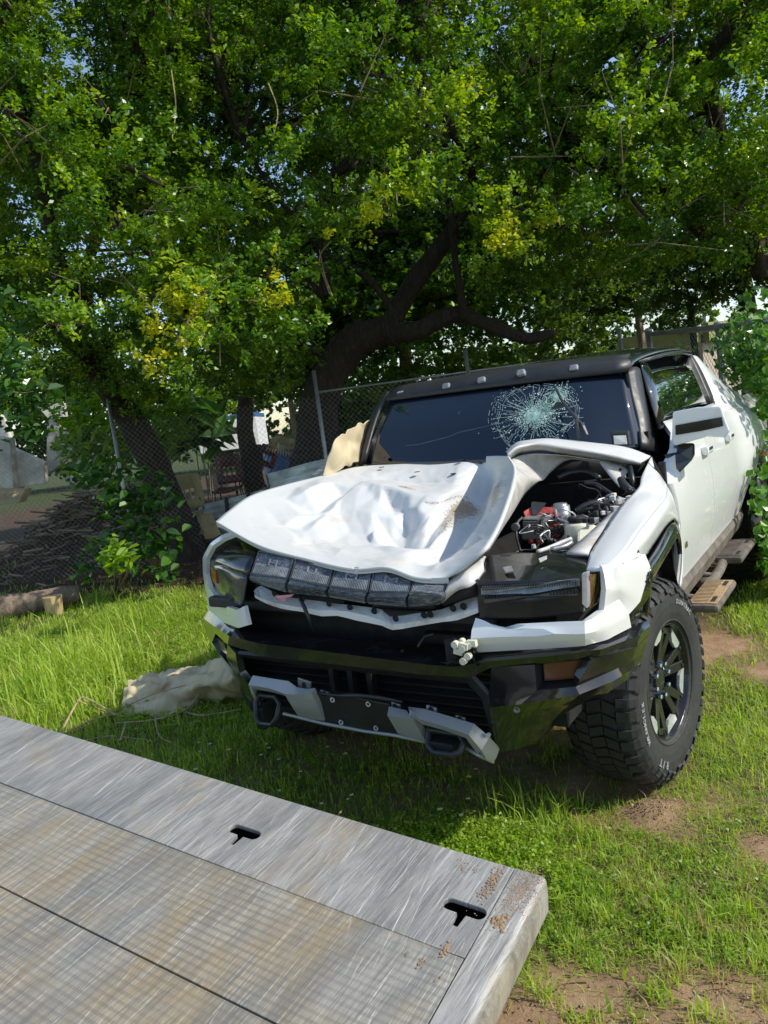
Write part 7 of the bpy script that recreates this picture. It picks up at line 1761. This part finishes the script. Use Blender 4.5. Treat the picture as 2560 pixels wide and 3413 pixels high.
broad('garden_shrub', 'yellowish sunlit bush far behind the banana plant', 'shrub', ((-14.627, 12.482, 2.119)[0], (-14.627, 12.482, 2.119)[1]), pr([((-14.691, 12.597, 3.201), 1.0), ((-14.427, 12.707, 2.757), .8), ((-14.885, 12.395, 2.696), .8), ((-14.852, 13.695, 3.176), .8)]), 60, .22, 'leaf_fresh', 57, 4, asp=(.35, .5), off=.15)
# vine hedge along the right fence
rv = random.Random(17)
HEDGE = []
for i in range(60):
    y = 4.5 + 3.4 * rv.random(); x = 1.45 + rv.uniform(-.15, .7) - max(0, y - 4.7) * .55; z = rv.uniform(.12, 2.1)
    HEDGE.append((x, y, z, rv.uniform(.20, .34)))
for (x, y, z, r) in ((1.14, 2.6, .72, .07), (1.12, 2.75, .9, .07), (1.15, 2.5, .55, .06), (1.15, 2.8, .5, .10), (1.15, 2.7, .3, .10), (1.13, 2.9, .72, .10), (1.15, 2.9, .35, .12), (1.15, 3.0, 1.0, .08), (1.16, 3.15, 1.15, .07), (1.15, 3.3, 1.38, .07), (1.1, 3.5, 1.55, .09), (1.03, 3.8, 1.66, .12), (.98, 4.1, 1.75, .15), (.93, 4.4, 1.8, .18)):
    HEDGE += [(x + rv.uniform(-.01, .05), y + rv.uniform(-.06, .06), z + rv.uniform(-.06, .06), r) for _ in range(3)]
for i in range(46):
    y = rv.uniform(2.85, 3.9); HEDGE.append((1.24 + (y - 2.8) * .05 + rv.uniform(-.03, .14), y, rv.uniform(.1, .9 if y < 3.1 else 1.95), rv.uniform(.12, .19)))
HEDGE += [(1.22, 4.1, 1.85, .24), (1.15, 4.5, 2.0, .26), (.98, 4.9, 2.0, .28), (.82, 5.3, 2.0, .30), (.66, 5.7, 2.0, .3), (1.08, 4.85, 1.7, .24), (.9, 4.95, 1.75, .24), (1.15, 3.9, 1.85, .2), (.75, 5.4, 1.75, .28), (1.2, 3.6, 1.95, .18), (1.0, 4.7, 2.25, .2)]
broad('vine_hedge', 'tall leafy vine covering the fence beside the rear of the pickup', 'vine', (1.9, 5.2), HEDGE, 250, .075, 'leaf_broad', 58, 12, asp=(.6, .85), off=.34, up=(.5, -.5, .5))
m = MB()
for k in range(3):
    p = Vector((1.145, 2.978, 1.119)) + V(rv.uniform(-.02, .02), 0, rv.uniform(-.06, .03)); m.add([p, p + V(.012, 0, .012), p + V(.016, 0, -.008), p + V(.003, 0, -.022)], [(0, 1, 2, 3)])
o = m.build('hibiscus_flower', 'red_flower'); tag(o, 'small red flower in the vine at the right edge', 'flower')
# hanging lianas
m = MB()
for (a, b_, c_) in (((-4.368, 3.040, 3.433), (-4.214, 3.079, 2.999), (-4.210, 3.015, 2.538)), ((-4.070, 3.491, 3.508), (-4.281, 3.386, 3.751), (-4.239, 3.335, 4.043)), ((-3.591, 4.334, 3.802), (-3.557, 4.316, 3.522), (-3.487, 4.322, 3.237)), ((-3.470, 4.427, 3.892), (-3.596, 4.315, 3.693), (-3.513, 4.309, 3.268)),
                    ((-1.649, 5.379, 3.787), (-1.506, 5.494, 3.925), (-1.448, 5.570, 4.184)), ((-4.212, 2.983, 5.664), (-4.189, 2.941, 5.270), (-4.238, 2.861, 4.937)), ((-3.487, 3.679, 5.474), (-3.417, 3.680, 5.163), (-3.473, 3.601, 4.872)), ((-1.240, 5.719, 4.258), (-1.165, 5.790, 4.407), (-1.295, 5.722, 4.535))):
    m.tube(cr([a, b_, c_], 5), .008, 4, False)
o = m.build('hanging_vines', 'straw'); tag(o, 'thin pale dry vines dangling from the canopy', 'vines', kind='stuff')

# ---- tarps
def cloth(name, rows, mat, label, nu=6, nv=6, amp=.015, seed=0):
    nu *= 3; nv *= 3
    rr = smoothgrid(rows, nu, nv)
    for i, r in enumerate(rr):
        for j, p in enumerate(r):
            r[j] = p + Vector((noise.noise(p * 9 + V(seed, 0, 0)), noise.noise(p * 9 + V(0, seed, 7)), noise.noise(p * 9 + V(3, 0, seed)))) * amp + Vector((0, -.3, 1)) * amp * (1.6 * abs(noise.noise(Vector((p.x * 4 + p.y * 9, p.y * 3 - p.x * 2, seed)))) + .8 * abs(noise.noise(Vector((p.x * 16, p.y * 9 + p.x * 12, seed + 4)))) - .6)
    h, w = len(rr), len(rr[0])
    o = mk(name, [p for r in rr for p in r], [(i * w + j, i * w + j + 1, (i + 1) * w + j + 1, (i + 1) * w + j) for i in range(h - 1) for j in range(w - 1)], mat, None, True)
    md = o.modifiers.new('solid', 'SOLIDIFY'); md.thickness = .006
    return tag(o, label, 'tarp')
cloth('tarp', [[(-0.950, 0.950, 1.715), (-1.018, 1.050, 1.640), (-1.077, 1.150, 1.541), (-1.119, 1.200, 1.414)],
               [(-0.917, 0.750, 1.690), (-0.953, 0.850, 1.604), (-1.007, 0.950, 1.529), (-1.031, 1.000, 1.425)],
               [(-0.884, 0.550, 1.648), (-0.908, 0.620, 1.592), (-0.902, 0.680, 1.535), (-0.917, 0.720, 1.461)],
               [(-0.868, 0.420, 1.599), (-0.866, 0.460, 1.518), (-0.873, 0.500, 1.500), (-0.890, 0.550, 1.450)],
               [(-0.919, 0.360, 1.492), (-0.899, 0.380, 1.454), (-0.883, 0.420, 1.454), (-0.883, 0.480, 1.441)],
               [(-0.926, 0.340, 1.428), (-0.907, 0.350, 1.420), (-0.893, 0.380, 1.426), (-0.888, 0.420, 1.426)]], 'tarp_cloth', 'beige canvas tarp draped up beside the passenger end of the windshield', 5, 5, .018, 2)
cloth('tarp', [[(-2.678, 0.015, 0.100), (-2.550, 0.138, 0.120), (-2.425, 0.213, 0.140), (-2.223, 0.264, 0.160), (-1.786, 0.099, 0.300), (-1.598, 0.014, 0.360)],
               [(-2.498, -0.139, 0.120), (-2.300, -0.087, 0.150), (-2.264, 0.070, 0.140), (-1.996, 0.054, 0.180), (-1.647, -0.044, 0.280), (-1.486, -0.067, 0.300)],
               [(-2.473, -0.183, 0.080), (-2.283, -0.139, 0.100), (-2.240, 0.007, 0.080), (-1.930, -0.091, 0.170), (-1.650, -0.087, 0.220), (-1.470, -0.048, 0.220)],
               [(-2.432, -0.236, 0.050), (-2.231, -0.212, 0.070), (-2.066, -0.192, 0.100), (-2.000, -0.077, 0.070), (-1.819, -0.030, 0.100), (-1.594, 0.078, 0.100)],
               [(-2.416, -0.278, 0.020), (-2.230, -0.268, 0.020), (-2.055, -0.246, 0.020), (-1.949, -0.158, 0.020), (-1.916, 0.005, 0.020), (-1.694, 0.123, 0.020)]], 'tarp_cloth', 'beige canvas tarp crumpled on the grass under the passenger corner of the bumper', 7, 6, .028, 5)
# dry branches lying on the grass by the bed
m = MB()
for pts, r in (([(-2.374, -0.734, 0.080), (-2.589, -0.458, 0.140), (-2.588, -0.387, 0.150), (-2.331, -0.366, 0.050)], .007), ([(-2.391, -0.727, 0.060), (-2.432, -0.468, 0.050), (-2.376, -0.292, 0.030)], .006), ([(-2.599, -0.447, 0.160), (-2.510, -0.369, 0.080), (-2.296, -0.332, 0.030)], .005),
               ([(-1.932, -0.641, 0.050), (-2.028, -0.515, 0.100)], .006), ([(-2.259, -0.426, 0.030), (-1.989, -0.351, 0.050), (-1.870, -0.198, 0.060), (-1.854, -0.073, 0.120)], .006), ([(-1.880, -0.191, 0.050), (-1.693, -0.202, 0.050), (-1.513, -0.061, 0.050)], .006),
               ([(-1.973, -0.347, 0.050), (-1.751, -0.503, 0.040), (-1.608, -0.535, 0.030)], .005), ([(-2.429, -0.329, 0.040), (-2.204, -0.155, 0.120), (-1.952, -0.089, 0.180)], .004), ([(-2.111, -0.759, 0.080), (-2.081, -0.595, 0.040), (-1.762, -0.548, 0.030)], .004), ([(-2.038, -0.459, 0.030), (-1.712, -0.266, 0.030)], .004), ([(-1.769, -0.173, 0.030), (-1.648, -0.004, 0.050)], .004)):
    m.tube(cr(pts, 4), r, 5, False)
o = m.build('dry_branches', 'straw'); tag(o, 'dry twigs lying on the grass between the tarp and the metal bed', 'twigs', kind='stuff')
